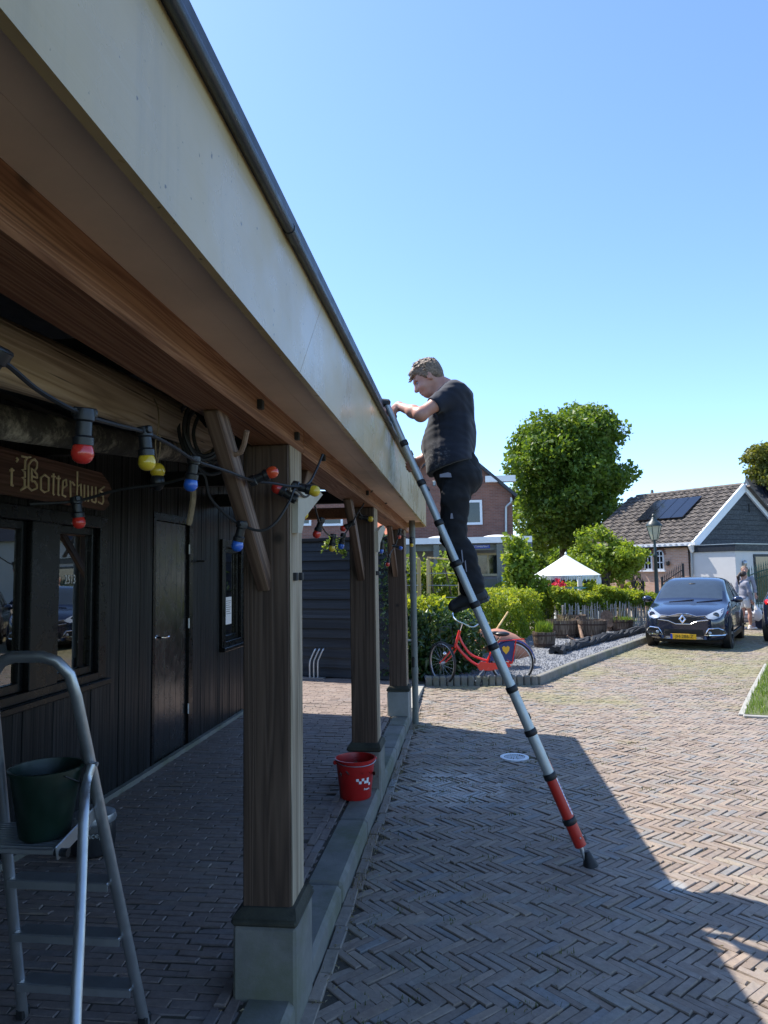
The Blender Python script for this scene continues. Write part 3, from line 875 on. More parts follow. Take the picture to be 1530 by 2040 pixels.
# kerb stones
kerb = structure('kerb')
for y in np.arange(-2.0, 8.9, 1.0):
    MB().bx((-.948, y + .004, -.1), (-.735 + random.uniform(-.003, .003), y + .996, .125 + random.uniform(-.003, .003)), bev=.022).build('kerb_stone', M['conc'], kerb)
for y in (9.0, 10.0, 11.0):
    b = MB(); z0, z1 = (.122 - max(0, y - 9.2) * .045, .122 - (y + .8) * .0 - (y - 8.2) * .045)
    y1 = y + .996 if y < 11 else 11.5
    b.add([(-.948, y + .004, -.1), (-.735, y + .004, -.1), (-.735, y1, -.1), (-.948, y1, -.1), (-.948, y + .004, z0), (-.735, y + .004, z0), (-.735, y1, z1 if y < 11 else .012), (-.948, y1, z1 if y < 11 else .012)],
          [(3, 2, 1, 0), (4, 5, 6, 7), (0, 1, 5, 4), (1, 2, 6, 5), (2, 3, 7, 6), (3, 0, 4, 7)]); b.build('kerb_stone', M['concpale'], kerb)
# round white drain ring in the road
dr = thing('drain_cover', 'round white rimmed drain cover set flush in the brick road', 'drain cover', (MH[0], MH[1], 0))
MB().lathe([(.105, -.03), (.14, -.03), (.14, .006), (.132, .009), (.105, .006), (.105, -.03)], 32, cap=False).build('ring', M['white'], dr, smooth=True, local=True)
b = MB().lathe([(.001, -.004), (.104, -.004)], 32, cap=False)
for q in range(-4, 5): b.box((q * .022, 0, 0), (.008, 2 * math.sqrt(max(0, .1 ** 2 - (q * .022) ** 2)), .006))
b.build('grate', M['galv'], dr, local=True)

# raised gravel bed with its kerb
gb = structure('gravel_bed')
sheet('bed_soil', BED, .085, M['gravel'], gb)
gx = rng.uniform(-1, 6.6, 26000); gy = 11.5 + 12.4 * rng.random(26000) ** 1.35
k = in_poly(gx, gy, BED); gx, gy = gx[k], gy[k]
n = len(gx)
base = np.array([(-1, 0, 0), (1, 0, 0), (0, -1, 0), (0, 1, 0), (0, 0, 1.0)]) * .5
sc = rng.uniform(.018, .042, n)[:, None, None] * rng.uniform(.6, 1.3, (n, 1, 3))
a = rng.uniform(0, 6.28, n)
V = base[None] * sc + rng.normal(0, .003, (n, 5, 3))
V = np.stack([V[:, :, 0] * np.cos(a)[:, None] - V[:, :, 1] * np.sin(a)[:, None], V[:, :, 0] * np.sin(a)[:, None] + V[:, :, 1] * np.cos(a)[:, None], V[:, :, 2]], -1)
V += np.c_[gx, gy, np.full(n, .088)][:, None, :]
F = (np.array([[0, 2, 4], [2, 1, 4], [1, 3, 4], [3, 0, 4]])[None] + 5 * np.arange(n)[:, None, None]).reshape(-1, 3)
me = mesh_np('gravel', V.reshape(-1, 3), F); me.materials.append(M['gravel'])
o = new_obj('gravel', me, gb); o['kind'] = 'stuff'
# palisade blocks along the front, long stones along the side
p, q = Vector((-.72, 11.47, 0)), Vector((1.06, 11.60, 0))
nb = 16
for i in range(nb):
    a_, b_ = p.lerp(q, i / nb), p.lerp(q, (i + 1) / nb)
    d = (b_ - a_) * .04
    MB().beam(a_ + d + Vector((0, 0, .06)), b_ - d + Vector((0, 0, .06)), .11, .18, bev=.02).build('kerb_block', M['conc'], gb)
side = [(1.06, 11.60), (1.97, 13.52), (4.42, 18.31), (5.8, 21.15), (6.7, 23.9)]
for (x0, y0), (x1, y1) in zip(side[:-1], side[1:]):
    p, q = Vector((x0, y0, .035)), Vector((x1, y1, .035)); m_ = max(1, round((q - p).length / 1.0))
    for i in range(m_):
        a_, b_ = p.lerp(q, i / m_), p.lerp(q, (i + 1) / m_); d = (b_ - a_) * .006
        MB().beam(a_ + d, b_ - d, .10, .21, bev=.012).build('kerb_stone', M['conc'], gb)

# lawn on the right with its concrete edging
lw = sheet('lawn', LAWN, .02, M['earth']); lw['kind'] = 'structure'
lx = rng.uniform(3.2, 8.5, 30000); ly = rng.uniform(8.8, 15.6, 30000)
k = in_poly(lx, ly, LAWN) & (lx < ly * .62 + .4)
blade_obj('grass', np.c_[lx[k], ly[k], np.full(k.sum(), .02)], .075, .008, M['grass'], None, rng, lean=.7)
eb = structure('lawn_edging')
for (x0, y0), (x1, y1) in (((3.30, 9.28), (4.15, 11.15)), ((4.15, 11.15), (5.43, 13.9)), ((3.30, 9.22), (5.2, 8.72)), ((3.45, 8.9), (4.6, 8.3))):
    MB().beam((x0, y0, .0), (x1, y1, .0), .07, .05, bev=.008).build('edging_stone', M['concpale'], eb)

# moss, weeds and litter in the joints
wx = []; wyy = []
for _ in range(2600):
    x, y = rng.uniform(-.6, 5.2), 1.8 + 16 * rng.random() ** 1.3
    f = math.sin(x * 1.3 + 2) + math.sin(y * .9 + x) + rng.normal(0, .8)
    if f < .35 - .10 * (y - 6): continue
    nbl = int(rng.integers(5, 13)); d = rng.normal(0, .022, (nbl, 2)) * np.array([1.6, .8])
    wx += list(x + d[:, 0]); wyy += list(y + d[:, 1])
wx = np.array(wx); wyy = np.array(wyy)
k = (wx > -.6) & ~in_poly(wx, wyy, BED) & ~in_poly(wx, wyy, LAWN)
blade_obj('weeds', np.c_[wx[k], wyy[k], np.full(k.sum(), -.008)], .030, .006, M['weed'], None, rng, lean=.95)
wx = rng.normal(-.69, .04, 2600); wyy = rng.uniform(2.2, 9.4, 2600)
k = np.sin(wyy * 3.1) + np.sin(wyy * 7.7 + 1) + rng.normal(0, .5, 2600) > .5
blade_obj('dry_weeds', np.c_[wx[k], wyy[k], np.full(k.sum(), -.004)], .035, .004, M['drygrass'], None, rng, lean=1.0)
lx = np.concatenate([rng.normal(-.66, .03, 500), rng.uniform(-.6, 3, 700), rng.normal(-.96, .05, 200)])
ly = np.concatenate([rng.uniform(2.4, 9.2, 500), rng.uniform(2.0, 8, 700), rng.uniform(2.5, 9, 200)])
lz = np.concatenate([np.full(500, .012), np.full(700, .006), np.full(200, .125)])
leaf_obj('leaf_litter', np.c_[lx, ly, lz], .016, M['drygrass'], None, rng, kind='stuff', nrm=np.array([0, 0, 3.0]), aspect=.35)
# ------------------------------------------------------------------ black timber tavern
def fall(y): return -.011 * (y - 3.0)
WX = -2.83
tav = thing('timber_tavern', 'black plank-clad timber tavern with window and door under a veranda', 'building', (WX, 4.0, 0))
rng = np.random.default_rng(21)
W1 = (3.35, 5.22, 1.06, 2.30); W2 = (7.83, 8.62, 1.00, 2.24); DR = (6.10, 7.03, .115, 2.42)
y = .4
while y < 8.75:
    w = rng.uniform(.095, .15); y1 = min(y + w, 8.75)
    for st in (W1[0], W1[1], DR[0], DR[1], W2[0], W2[1]):
        if y < st - .03 and y1 > st - .03: y1 = st
    mid = (y + y1) / 2; segs = [(.10, 2.95)]
    if W1[0] < mid < W1[1]: segs = [(.10, W1[2]), (W1[3], 2.95)]
    if W2[0] < mid < W2[1]: segs = [(.10, W2[2]), (W2[3], 2.95)]
    if DR[0] < mid < DR[1]: segs = [(DR[3], 2.95)]
    dx = rng.uniform(-.004, .004)
    for z0, z1 in segs:
        MB().bx((WX - .03, y + .002, z0), (WX + dx, y1 - .002, z1), bev=.004).build('plank', M['blackwood'], tav)
    y = y1
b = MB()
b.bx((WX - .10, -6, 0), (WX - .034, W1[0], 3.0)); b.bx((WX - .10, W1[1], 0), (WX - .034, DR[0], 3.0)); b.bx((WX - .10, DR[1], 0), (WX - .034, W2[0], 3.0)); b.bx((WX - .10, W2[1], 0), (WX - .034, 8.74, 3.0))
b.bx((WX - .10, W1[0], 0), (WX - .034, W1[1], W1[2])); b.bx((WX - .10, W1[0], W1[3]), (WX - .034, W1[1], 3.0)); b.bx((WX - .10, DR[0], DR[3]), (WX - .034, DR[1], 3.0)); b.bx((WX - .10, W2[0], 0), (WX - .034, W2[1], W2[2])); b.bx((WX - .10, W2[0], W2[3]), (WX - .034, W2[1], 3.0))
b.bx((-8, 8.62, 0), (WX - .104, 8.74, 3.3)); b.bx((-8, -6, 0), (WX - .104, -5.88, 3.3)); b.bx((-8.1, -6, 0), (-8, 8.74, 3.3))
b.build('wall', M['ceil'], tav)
# roof over house and veranda, its far edge cut askew
def roof_z(x): return 2.86 + .10 * (-.5 - x)
def yend(x): return 8.96 + .20 * (-.50 - x)
r = MB(); P = []
for x, y in ((-.535, -6), (-.535, yend(-.535)), (-8.4, yend(-8.4)), (-8.4, -6)):
    P.append((x, y, roof_z(x) + fall(y) * .8))
r.add(P + [(x, y, z + .14) for x, y, z in P], [(0, 1, 2, 3), (7, 6, 5, 4), (0, 4, 5, 1), (1, 5, 6, 2), (2, 6, 7, 3), (3, 7, 4, 0)])
r.build('roof', M['slate'], tav)
MB().bx((-2.9, 8.0, 0.02), (WX + .0, 8.0, .021)).box((WX + .02, 4.5, .13), (.05, 8.4, .05)).build('plinth_strip', M['conc'], tav)

def window(par, y0, y1, z0, z1, mull, name='window', sash=.075):
    f = MB(); xo = WX + .035
    f.bx((WX - .08, y0, z0), (xo, y0 + .11, z1), .004); f.bx((WX - .08, y1 - .11, z0), (xo, y1, z1), .004)
    f.bx((WX - .08, y0 + .11, z1 - .09), (xo, y1 - .11, z1), .004); f.bx((WX - .08, y0 + .11, z0), (xo, y1 - .11, z0 + .06), .004)
    for m0, m1 in mull: f.bx((WX - .08, m0, z0 + .06), (xo, m1, z1 - .09), .004)
    w = f.build(name, M['blackframe'], par)
    edges = [y0 + .11] + [e for m in mull for e in m] + [y1 - .11]
    for i in range(0, len(edges), 2):
        a, c = edges[i], edges[i + 1]
        s = MB(); xs = WX - .005
        s.bx((WX - .055, a, z0 + .06), (xs, a + .05, z1 - .09), .006); s.bx((WX - .055, c - .05, z0 + .06), (xs, c, z1 - .09), .006)
        s.bx((WX - .055, a + .05, z1 - .15), (xs, c - .05, z1 - .09), .006); s.bx((WX - .055, a + .05, z0 + .06), (xs, c - .05, z0 + .12), .006)
        s.build('sash', M['blackframe'], w)
        MB().bx((WX - .036, a + .05, z0 + .12), (WX - .030, c - .05, z1 - .15)).build('pane', M['glass'], w)
    MB().bx((WX - .03, y0 - .02, z0 - .045), (WX + .075, y1 + .02, z0), .006).build('sill', M['blackframe'], w)
    return w
def yw_(u, v=1200): return onx(u, v, WX).y
w1 = window(tav, *W1, [(yw_(52), yw_(108))])
w2 = window(tav, *W2, [])
# door: a gloss leaf of tongued boards, set back a little
df = MB(); df.bx((WX - .09, DR[0], DR[2]), (WX + .004, DR[0] + .05, DR[3])); df.bx((WX - .09, DR[1] - .10, DR[2]), (WX + .004, DR[1], DR[3])); df.bx((WX - .09, DR[0] + .05, DR[3] - .07), (WX + .004, DR[1] - .10, DR[3]))
dfo = df.build('door_frame', M['blackframe'], tav)
dl = MB().bx((WX - .07, DR[0] + .052, DR[2] + .01), (WX - .045, DR[1] - .102, DR[3] - .072)).build('door', M['ceil'], tav)
n = 6; a0, a1 = DR[0] + .054, DR[1] - .104
for i in range(n):
    p, q = a0 + (a1 - a0) * i / n, a0 + (a1 - a0) * (i + 1) / n
    MB().bx((WX - .05, p + .0015, DR[2] + .012), (WX - .022, q - .0015, DR[3] - .074), .003).build('plank', M['door'], dl)
h = MB(); hy, hz = DR[0] + .12, 1.27
h.tube([(WX - .02, hy, hz), (WX + .035, hy, hz), (WX + .045, hy + .02, hz), (WX + .045, hy + .13, hz - .004)], .010, 8)
h.box((WX - .018, hy, hz), (.012, .05, .05), bev=.01)
h.build('handle', M['chrome'], dl, smooth=True)
for z in (.5, 1.35, 2.1):
    MB().tube([(WX + .002, DR[1] - .105, z - .05), (WX + .002, DR[1] - .105, z + .05)], .009, 8).build('hinge', M['galv'], dl, smooth=True)
MB().tube([(WX, 7.14, 1.98), (WX + .08, 7.14, 1.98), (WX + .09, 7.20, 1.98)], .010, 8).build('wall_hook', M['iron'], tav, smooth=True)
# notices behind the small window
nt_ = thing('notice_sheet', 'white paper notice with printed lines taped inside the small window', 'notice', (WX - .028, 8.2, 1.3))
p0, p1 = onx(449, 1190, WX - .028), onx(461, 1242, WX - .028)
MB().bx((WX - .0285, p0.y, p1.z), (WX - .0275, p1.y, p0.z)).build('sheet', M['paper'], nt_)
b = MB()
for i in range(7): b.bx((WX - .0274, p0.y + .02, p0.z - .05 - i * .025), (WX - .0270, p1.y - .02 - .02 * (i % 3), p0.z - .044 - i * .025))
b.build('print', M['ink'], nt_)
ns = thing('small_label', 'tiny white label stuck beside the notice in the small window', 'label', (WX - .028, 8.05, 1.45))
p0, p1 = onx(440, 1194, WX - .028), onx(445, 1201, WX - .028)
MB().bx((WX - .0285, p0.y, p1.z), (WX - .0275, p1.y, p0.z)).build('sheet', M['paper'], ns)
# inside the large window: counter with cream drawers
ct = thing('drawer_cabinet', 'cream wooden drawer cabinet standing inside behind the large window', 'cabinet', (-3.3, 4.4, .1))
MB().bx((-3.45, 3.0, .1), (-2.98, 5.3, 1.10), .01).build('carcass', M['creamwood'], ct)
for i in range(3):
    d = MB().bx((-2.995, 3.3 + i * .62, 1.105), (-3.35, 3.88 + i * .62, 1.24), .01).build('drawer', M['creamwood'], ct)
    MB().box((-2.985, 3.59 + i * .62, 1.17), (.02, .04, .03), bev=.005).build('knob', M['ink'], d)
gl_ = thing('glass_ball_float', 'shiny silver ball standing behind the right pane of the large window', 'ball', tuple(onx(119, 1250, -3.02)))
MB().sphere((0, 0, 0), .05, 20, 12).build('ball', M['chrome'], gl_, smooth=True, local=True)
# faint window lettering on the right pane
text_obj('lettering', '2513', .09, M['paper'], w1, Matrix.Translation(onx(140, 1155, WX - .026) - base_of(tav)) @ axes((0, 0, 0), (0, 1, 0), (0, 0, 1), (1, 0, 0)), .0003, .8)

# ------------------------------------------------------------------ veranda
ver = thing('veranda', 'open timber veranda with brown posts, cream fascia and concrete post bases', 'veranda', (-.9, 3.1, .1))
def vb(a, c, **k):
    b = MB(); b.bx(a, c, **k)
    for i, p in enumerate(b.v): b.v[i] = Vector((p.x, p.y, p.z + fall(p.y)))
    return b
for y0, y1 in ((-3, 3.22), (3.222, 9.2)):
    vb((-.941, y0, 2.409), (-.755, y1, 2.64), bev=.008).build('beam', M['beam'], ver)
for x0, x1 in ((-.754, -.652), (-.651, -.532)):
    vb((x0, -3, 2.523), (x1, 8.93, 2.543)).build('soffit_board', M['soffit'], ver)
def fb(ys0, ys1, t0, t1, name):
    b = MB(); z0, z1 = 2.468, 2.832
    vs = []
    for x in (-.53, -.51):
        for (y, z) in ((ys0 , z0), (ys1, z0), (ys1 + t1, z1), (ys0 + t0, z1)):
            vs.append((x, y, z + fall(y)))
    b.add(vs, [(0, 1, 2, 3), (7, 6, 5, 4), (0, 4, 5, 1), (1, 5, 6, 2), (2, 6, 7, 3), (3, 7, 4, 0)])
    return b.build(name, M['fascia'], ver)
fb(-3, 2.128, 0, .36, 'fascia_board'); fb(2.131, 8.95, .36, 0, 'fascia_board')
vb((-.755, 8.935, 2.46), (-.532, 8.955, 2.83)).build('end_board', M['fascia'], ver)
# box gutter: zinc bead along the top edge, in two lengths with a sleeve
for y0, y1, r_ in ((-3, 1.98, .0160), (1.981, 8.97, .0145)):
    MB().tube([(-.492, y, 2.838 + fall(y)) for y in np.linspace(y0, y1, 12)], r_, 12).build('gutter_bead', M['zinc'], ver, smooth=True)
MB().tube([(-.492, 1.93, 2.838 + fall(1.9)), (-.492, 2.0, 2.838 + fall(2))], .0185, 12).build('gutter_sleeve', M['zinc'], ver, smooth=True)
vb((-.53, -3, 2.8325), (-.495, 8.96, 2.845)).build('gutter_edge', M['zinc'], ver)
vb((-.75, -3, 2.80), (-.54, 8.95, 2.808)).build('gutter_floor', M['zinc'], ver)
YP = (2.97, 5.76, 8.55)
def stick(name, p, q, w, h, mat, par):
    p = Vector(p); q = Vector(q); d = q - p
    b = MB().box((0, 0, 0), (w, d.length, h), bev=.005); me = b.mesh(name); me.materials.append(mat)
    o = new_obj(name, me, par); o.location = (p + q) / 2 - base_of(par)
    o.rotation_mode = 'QUATERNION'; o.rotation_quaternion = d.to_track_quat('Y', 'Z'); return o
for i, y0 in enumerate(YP):
    zt = 2.409 + fall(y0)
    p = MB().bx((-.969, y0, .44), (-.764, y0 + .212, zt), .006).build('post', M['post'], ver)
    for ya_, yb_ in ((.004, .103), (.107, .208)): MB().bx((-.7645, y0 + ya_, .465), (-.757, y0 + yb_, zt - .004), .003).build('weathered_skylit_face', M['postgrey'], p)  # added facing: its pale colour carries the sky light on the post's outer side
    bs = MB().bx((-.996, y0 - .05, -.05), (-.731, y0 + .26, .405), .012).build('post_base', M['conc' if i < 2 else 'concpale'], ver)
    c = MB(); c.bx((-1.004, y0 - .058, .405), (-.723, y0 + .268, .438), .012)
    c.add([(-1.0, y0 - .054, .437), (-.727, y0 - .054, .437), (-.727, y0 + .264, .437), (-1.0, y0 + .264, .437), (-.968, y0 - .012, .465), (-.742, y0 - .012, .465), (-.742, y0 + .227, .465), (-.968, y0 + .227, .465)],
          [(0, 1, 5, 4), (1, 2, 6, 5), (2, 3, 7, 6), (3, 0, 4, 7), (4, 5, 6, 7)])
    c.build('cap_stone', M['moss'], bs)
    # braces to the beam on both sides
    if True:
        stick('brace', (-.874, y0 + .02, 1.80), (-.874, y0 - .63, 2.44 + fall(y0)), .056, .088, M['brace'], ver)
    if i < 2:
        stick('brace', (-.874, y0 + .19, 1.80), (-.874, y0 + .84, 2.44 + fall(y0)), .056, .088, M['brace'], ver)
        pol = [(583, 985), (600, 974), (622, 971), (634, 986), (598, 1030), (591, 1062), (583, 1062)]
        pp = [onx(u, v, -.754) for u, v in pol]
        MB().prism([(q.y - 2.97 + y0, q.z + fall(y0) * .5) for q in pp], -.756, -.730, axes((0, 0, 0), (0, 1, 0), (0, 0, 1), (1, 0, 0))).build('bracket', M['bracket'], ver)
    for (dy, z) in ((.055, 1.83), (.16, 1.83)):
        MB().box((-.755, y0 + dy, z), (.03, .03, .035), bev=.003).build('bolt', M['iron'], ver)
for u, v in ((517, 806), (590, 869), (643, 912), (731, 982), (768, 1000), (800, 1026)):
    q = onx(u, v, -.75); MB().box((q.x, q.y, q.z), (.03, .03, .035), bev=.003).build('bolt', M['iron'], ver)
MB().beam((-.945, 8.62, 2.57), (WX - .3, 8.98, 2.60), .12, .14, bev=.006).build('tie_beam', M['beam'], ver)
for y in (.9, 2.6, 4.3, 6.0, 7.7):
    MB().bx((WX, y, 2.66 + fall(y)), (-.945, y + .08, 2.80 + fall(y)), .004).build('rafter', M['ceil'], ver)
# downpipe at the far corner
dpx, dpy = -.668, 8.64
dp = MB().tube([(dpx, dpy, 2.52), (dpx, dpy, 0.0)], .038, 16).build('downpipe', M['pvc'], ver, smooth=True)
for z in (1.96, 1.50, .60):
    MB().tube([(dpx, dpy, z), (dpx, dpy, z + .07)], .0425, 16).build('pipe_sleeve', M['pvc'], dp, smooth=True)
MB().box((dpx - .012, dpy - .030, .74), (.04, .03, .13), bev=.012).build('leaf_trap', M['rubber'], dp)
MB().box((dpx - .05, dpy + .0, 1.0), (.06, .03, .02)).build('pipe_bracket', M['galv'], dp)

# ------------------------------------------------------------------ spars stored under the eaves
def rough_pole(p, q, r0, r1, amp, seed, n=18, m=26):
    rg = np.random.default_rng(seed); p = Vector(p); q = Vector(q)
    ph = rg.uniform(0, 6, (4,))
    b = MB(); d = (q - p).normalized(); x = d.cross(Vector((0, 0, 1))).normalized(); z = x.cross(d)
    for i in range(m + 1):
        t = i / m; c = p.lerp(q, t) + x * math.sin(t * 5 + ph[0]) * amp + z * math.sin(t * 4 + ph[1]) * amp
        for k in range(n):
            a = 2 * math.pi * k / n
            r = (r0 + (r1 - r0) * t) * (1 + .05 * math.sin(3 * a + ph[2] + t * 3) + .035 * math.sin(5 * a + 9 * t + ph[3]) + rg.normal(0, .008))
            if i == m: r *= .93
            b.v.append(c + x * (r * math.cos(a)) + z * (r * math.sin(a)))
    for i in range(m):
        for k in range(n):
            b.f.append((i * n + k, i * n + (k + 1) % n, (i + 1) * n + (k + 1) % n, (i + 1) * n + k))
    b.f.append(tuple(range(n))[::-1]); b.f.append(tuple(m * n + k for k in range(n)))
    return b
def grain_y(o): return o
ms = thing('ship_mast', 'thick weathered brown wooden mast hung under the eaves above the string lights', 'mast', (-1.3, 2.0, 2.49))
rough_pole((-1.3, .325, 2.402), (-1.3, 3.62, 2.563), .107, .084, .007, 5).build('pole', M['log'], ms, smooth=True, angle=60)
sp_ = thing('painted_spar', 'thinner spar with flaking pale paint behind and below the thick mast', 'spar', (-1.64, 2.2, 2.35))
a_, c_ = onx(0, 842, -1.64), onx(400, 905, -1.64)
d_ = (c_ - a_)
rough_pole(a_ - d_ * .6, c_ + d_ * .05, .065, .058, .005, 9).build('pole', M['spar'], sp_, smooth=True, angle=60)
for y in (1.0, 3.3):
    b = MB(); b.tube(catmull([(-1.3 + .115 * math.cos(t), y, 2.386 + .049 * y + .115 * math.sin(t)) for t in np.linspace(0, 2 * math.pi, 10)[:-1]], 4, True), .008, 6, closed=True)
    b.tube([(-1.3, y, 2.49 + .049 * y), (-1.3, y, 2.80)], .008, 6); b.build('sling', M['rope'], ms, smooth=True)
# coil of black cable at the mast's end
cc = thing('cable_coil', 'loops of black cable hung at the end of the thick mast beside the post', 'cable', tuple(atd(415, 870, 2.9)))
b = MB(); rg = random.Random(4)
for i in range(6):
    c = atd(410 + rg.uniform(-14, 14), 868 + rg.uniform(-12, 12), 2.85 + .06 * i); rr = rg.uniform(.09, .15)
    b.tube(catmull([c + Vector((rr * .55 * math.cos(t) + rg.uniform(-.01, .01), rr * .5 * math.cos(t + .5), rr * math.sin(t))) for t in np.linspace(0, 6.28, 9)[:-1]], 4, True), .0075, 6, closed=True)
for i in range(3):
    b.tube(catmull([atd(365 + i * 14, 806 + i * 4, 3.0), atd(385 + i * 14, 815 + i * 10, 3.0), atd(412 + i * 8, 850 + 10 * i, 2.95)], 5), .0075, 6)
b.build('loops', M['rubber'], cc, smooth=True)
hk = thing('bent_iron_hook', 'bent rusty iron hook fixed to the nearest brace', 'hook', tuple(atd(475, 895, 2.62)))
MB().tube([atd(454, 908, 2.62), atd(470, 905, 2.60), atd(480, 901, 2.60), atd(486, 885, 2.58), atd(492, 858, 2.56)], .010, 8).build('bar', M['rust'], hk, smooth=True)
nf = thing('net_float', 'yellow and black net float dangling from the mast on a loop of twine', 'float', tuple(atd(314, 942, 2.65)))
cfl = atd(314, 944, 2.65)
MB().sphere(cfl + Vector((0, 0, .012)), (.028, .028, .030), 14, 10).build('ball', M['bulb_yellow'], nf, smooth=True)
MB().sphere(cfl - Vector((0, 0, .03)), (.027, .027, .035), 14, 8).build('lower_ball', M['blackplastic'], nf, smooth=True)
MB().tube(catmull([cfl + Vector((0, 0, .04)), atd(312, 915, 2.65), atd(310, 880, 2.62), atd(316, 850, 2.6), atd(315, 815, 2.62), atd(307, 795, 2.66)], 5), .0028, 5).tube(catmull([atd(313, 925, 2.65), atd(318, 900, 2.64), atd(319, 870, 2.62), atd(312, 866, 2.62)], 5), .0028, 5).build('twine', M['rope'], nf, smooth=True)
rs = thing('hanging_rope_end', 'short stiff brown rope end hanging in front of the door', 'rope', tuple(atd(378, 1000, 2.7)))
MB().tube(catmull([atd(384, 962, 2.7), atd(385, 990, 2.7), atd(381, 1020, 2.7), atd(376, 1046, 2.7)], 5), [.012] * 15 + [.009], 8).build('rope', M['rope'], rs, smooth=True)

# ------------------------------------------------------------------ strings of coloured lamps
def holder_mb(ax):
    """lamp holder and bulb along local -Z from the origin"""
    h = MB().lathe([(.0, .012), (.020, .012), (.022, 0), (.022, -.012), (.017, -.016), (.0175, -.045), (.0225, -.05), (.0225, -.066), (.0, -.066)], 14)
    h.box((0, 0, .004), (.052, .020, .022), bev=.004)
    return h
HOLD = holder_mb(0).mesh('lamp_holder', smooth=True, angle=40); HOLD.materials.append(M['blackplastic'])
bulbm = MB().lathe([(.0, -.1075), (.008, -.1065), (.015, -.103), (.0205, -.097), (.0235, -.089), (.0235, -.081), (.0215, -.072), (.019, -.066), (.0, -.066)], 18)
BULB = {}
for c in ('red', 'orange', 'yellow', 'blue'):
    m = bulbm.mesh('bulb', smooth=True, angle=60); m.materials.append(M['bulb_' + c]); BULB[c] = m
def lamp(string, pos, direction, colour):
    off = base_of(string)
    o = new_obj('lamp_holder', HOLD, string)
    z = -Vector(direction).normalized()
    q = z.to_track_quat('Z', 'Y')
    o.rotation_mode = 'QUATERNION'; o.rotation_quaternion = q
    o.location = Vector(pos) - off
    new_obj('bulb', BULB[colour], o)
def light_string(label, pts, lamps, r=.0055):
    p = [atd(*q) for q in pts]
    s = thing('light_string', label, 'string lights', tuple(p[0]), group='strings of coloured lamps along the veranda')
    MB().tube(catmull(p, 7), r, 6).build('cable', M['rubber'], s, smooth=True)
    for (u, v, dep, u2, v2, c) in lamps:
        a = atd(u, v, dep); e = atd(u2, v2, dep)
        lamp(s, a, e - a, c)
    return s
light_string('string of large coloured bulbs running in front of the thick mast to the nearest post',
    [(-60, 690, 1.25), (8, 722, 1.3), (80, 780, 1.42), (165, 826, 1.52), (230, 846, 1.72), (290, 862, 1.92), (345, 890, 2.12), (390, 918, 2.33), (450, 938, 2.5), (505, 958, 2.7), (545, 963, 2.78), (582, 969, 2.86), (612, 965, 2.95), (628, 940, 3.05), (643, 905, 3.12)],
    [(-2, 706, 1.3, -38, 752, 'yellow'), (168, 826, 1.52, 165, 890, 'red'), (288, 860, 1.92, 292, 912, 'yellow'), (386, 916, 2.35, 381, 956, 'blue'), (503, 958, 2.72, 540, 942, 'orange'), (588, 968, 2.92, 622, 977, 'yellow')])
light_string('string of bulbs drooping from the sign past the door to the nearest post and on',
    [(60, 1004, 2.55), (152, 998, 2.6), (240, 975, 2.6), (318, 965, 2.6), (370, 952, 2.58), (405, 945, 2.58), (418, 990, 2.62), (450, 1025, 2.68), (481, 1046, 2.72), (520, 1057, 2.74), (550, 1040, 2.76), (576, 1000, 2.8), (588, 975, 2.86), (607, 990, 3.2), (622, 985, 3.4), (630, 1020, 3.8), (637, 1040, 3.95), (650, 1062, 4.5), (663, 1069, 4.8), (675, 1071, 5.05), (684, 1068, 5.2), (695, 1052, 5.25), (703, 1040, 5.3), (712, 1022, 5.4), (722, 1008, 5.5), (735, 985, 5.6), (745, 975, 5.7)],
    [(152, 996, 2.6, 156, 1030, 'red'), (482, 1045, 2.72, 475, 1077, 'blue'), (586, 993, 2.95, 557, 976, 'red'), (640, 1036, 3.98, 632, 1061, 'red'), (664, 1068, 4.8, 661, 1092, 'yellow'), (684, 1066, 5.2, 679, 1090, 'blue'), (703, 1042, 5.3, 685, 1052, 'red'), (610, 992, 3.5, 606, 1018, 'yellow')])
light_string('small far string of bulbs between the second and third posts and the downpipe',
    [(714, 1016, 5.5), (722, 1030, 5.7), (735, 1042, 5.85), (748, 1060, 5.98), (756, 1068, 6.1), (764, 1085, 6.8), (773, 1112, 7.2), (780, 1098, 7.6), (787, 1088, 7.9), (793, 1070, 8.0), (796, 1058, 8.1), (803, 1066, 8.3), (812, 1072, 8.5), (819, 1074, 8.55)],
    [(718, 1030, 5.7, 738, 1034, 'yellow'), (731, 1050, 5.9, 732, 1067, 'blue'), (761, 1080, 6.5, 759, 1100, 'blue'), (775, 1108, 7.2, 772, 1124, 'red'), (784, 1087, 7.9, 798, 1092, 'blue'), (797, 1055, 8.05, 795, 1071, 'orange'), (820, 1072, 8.5, 820, 1086, 'yellow')])

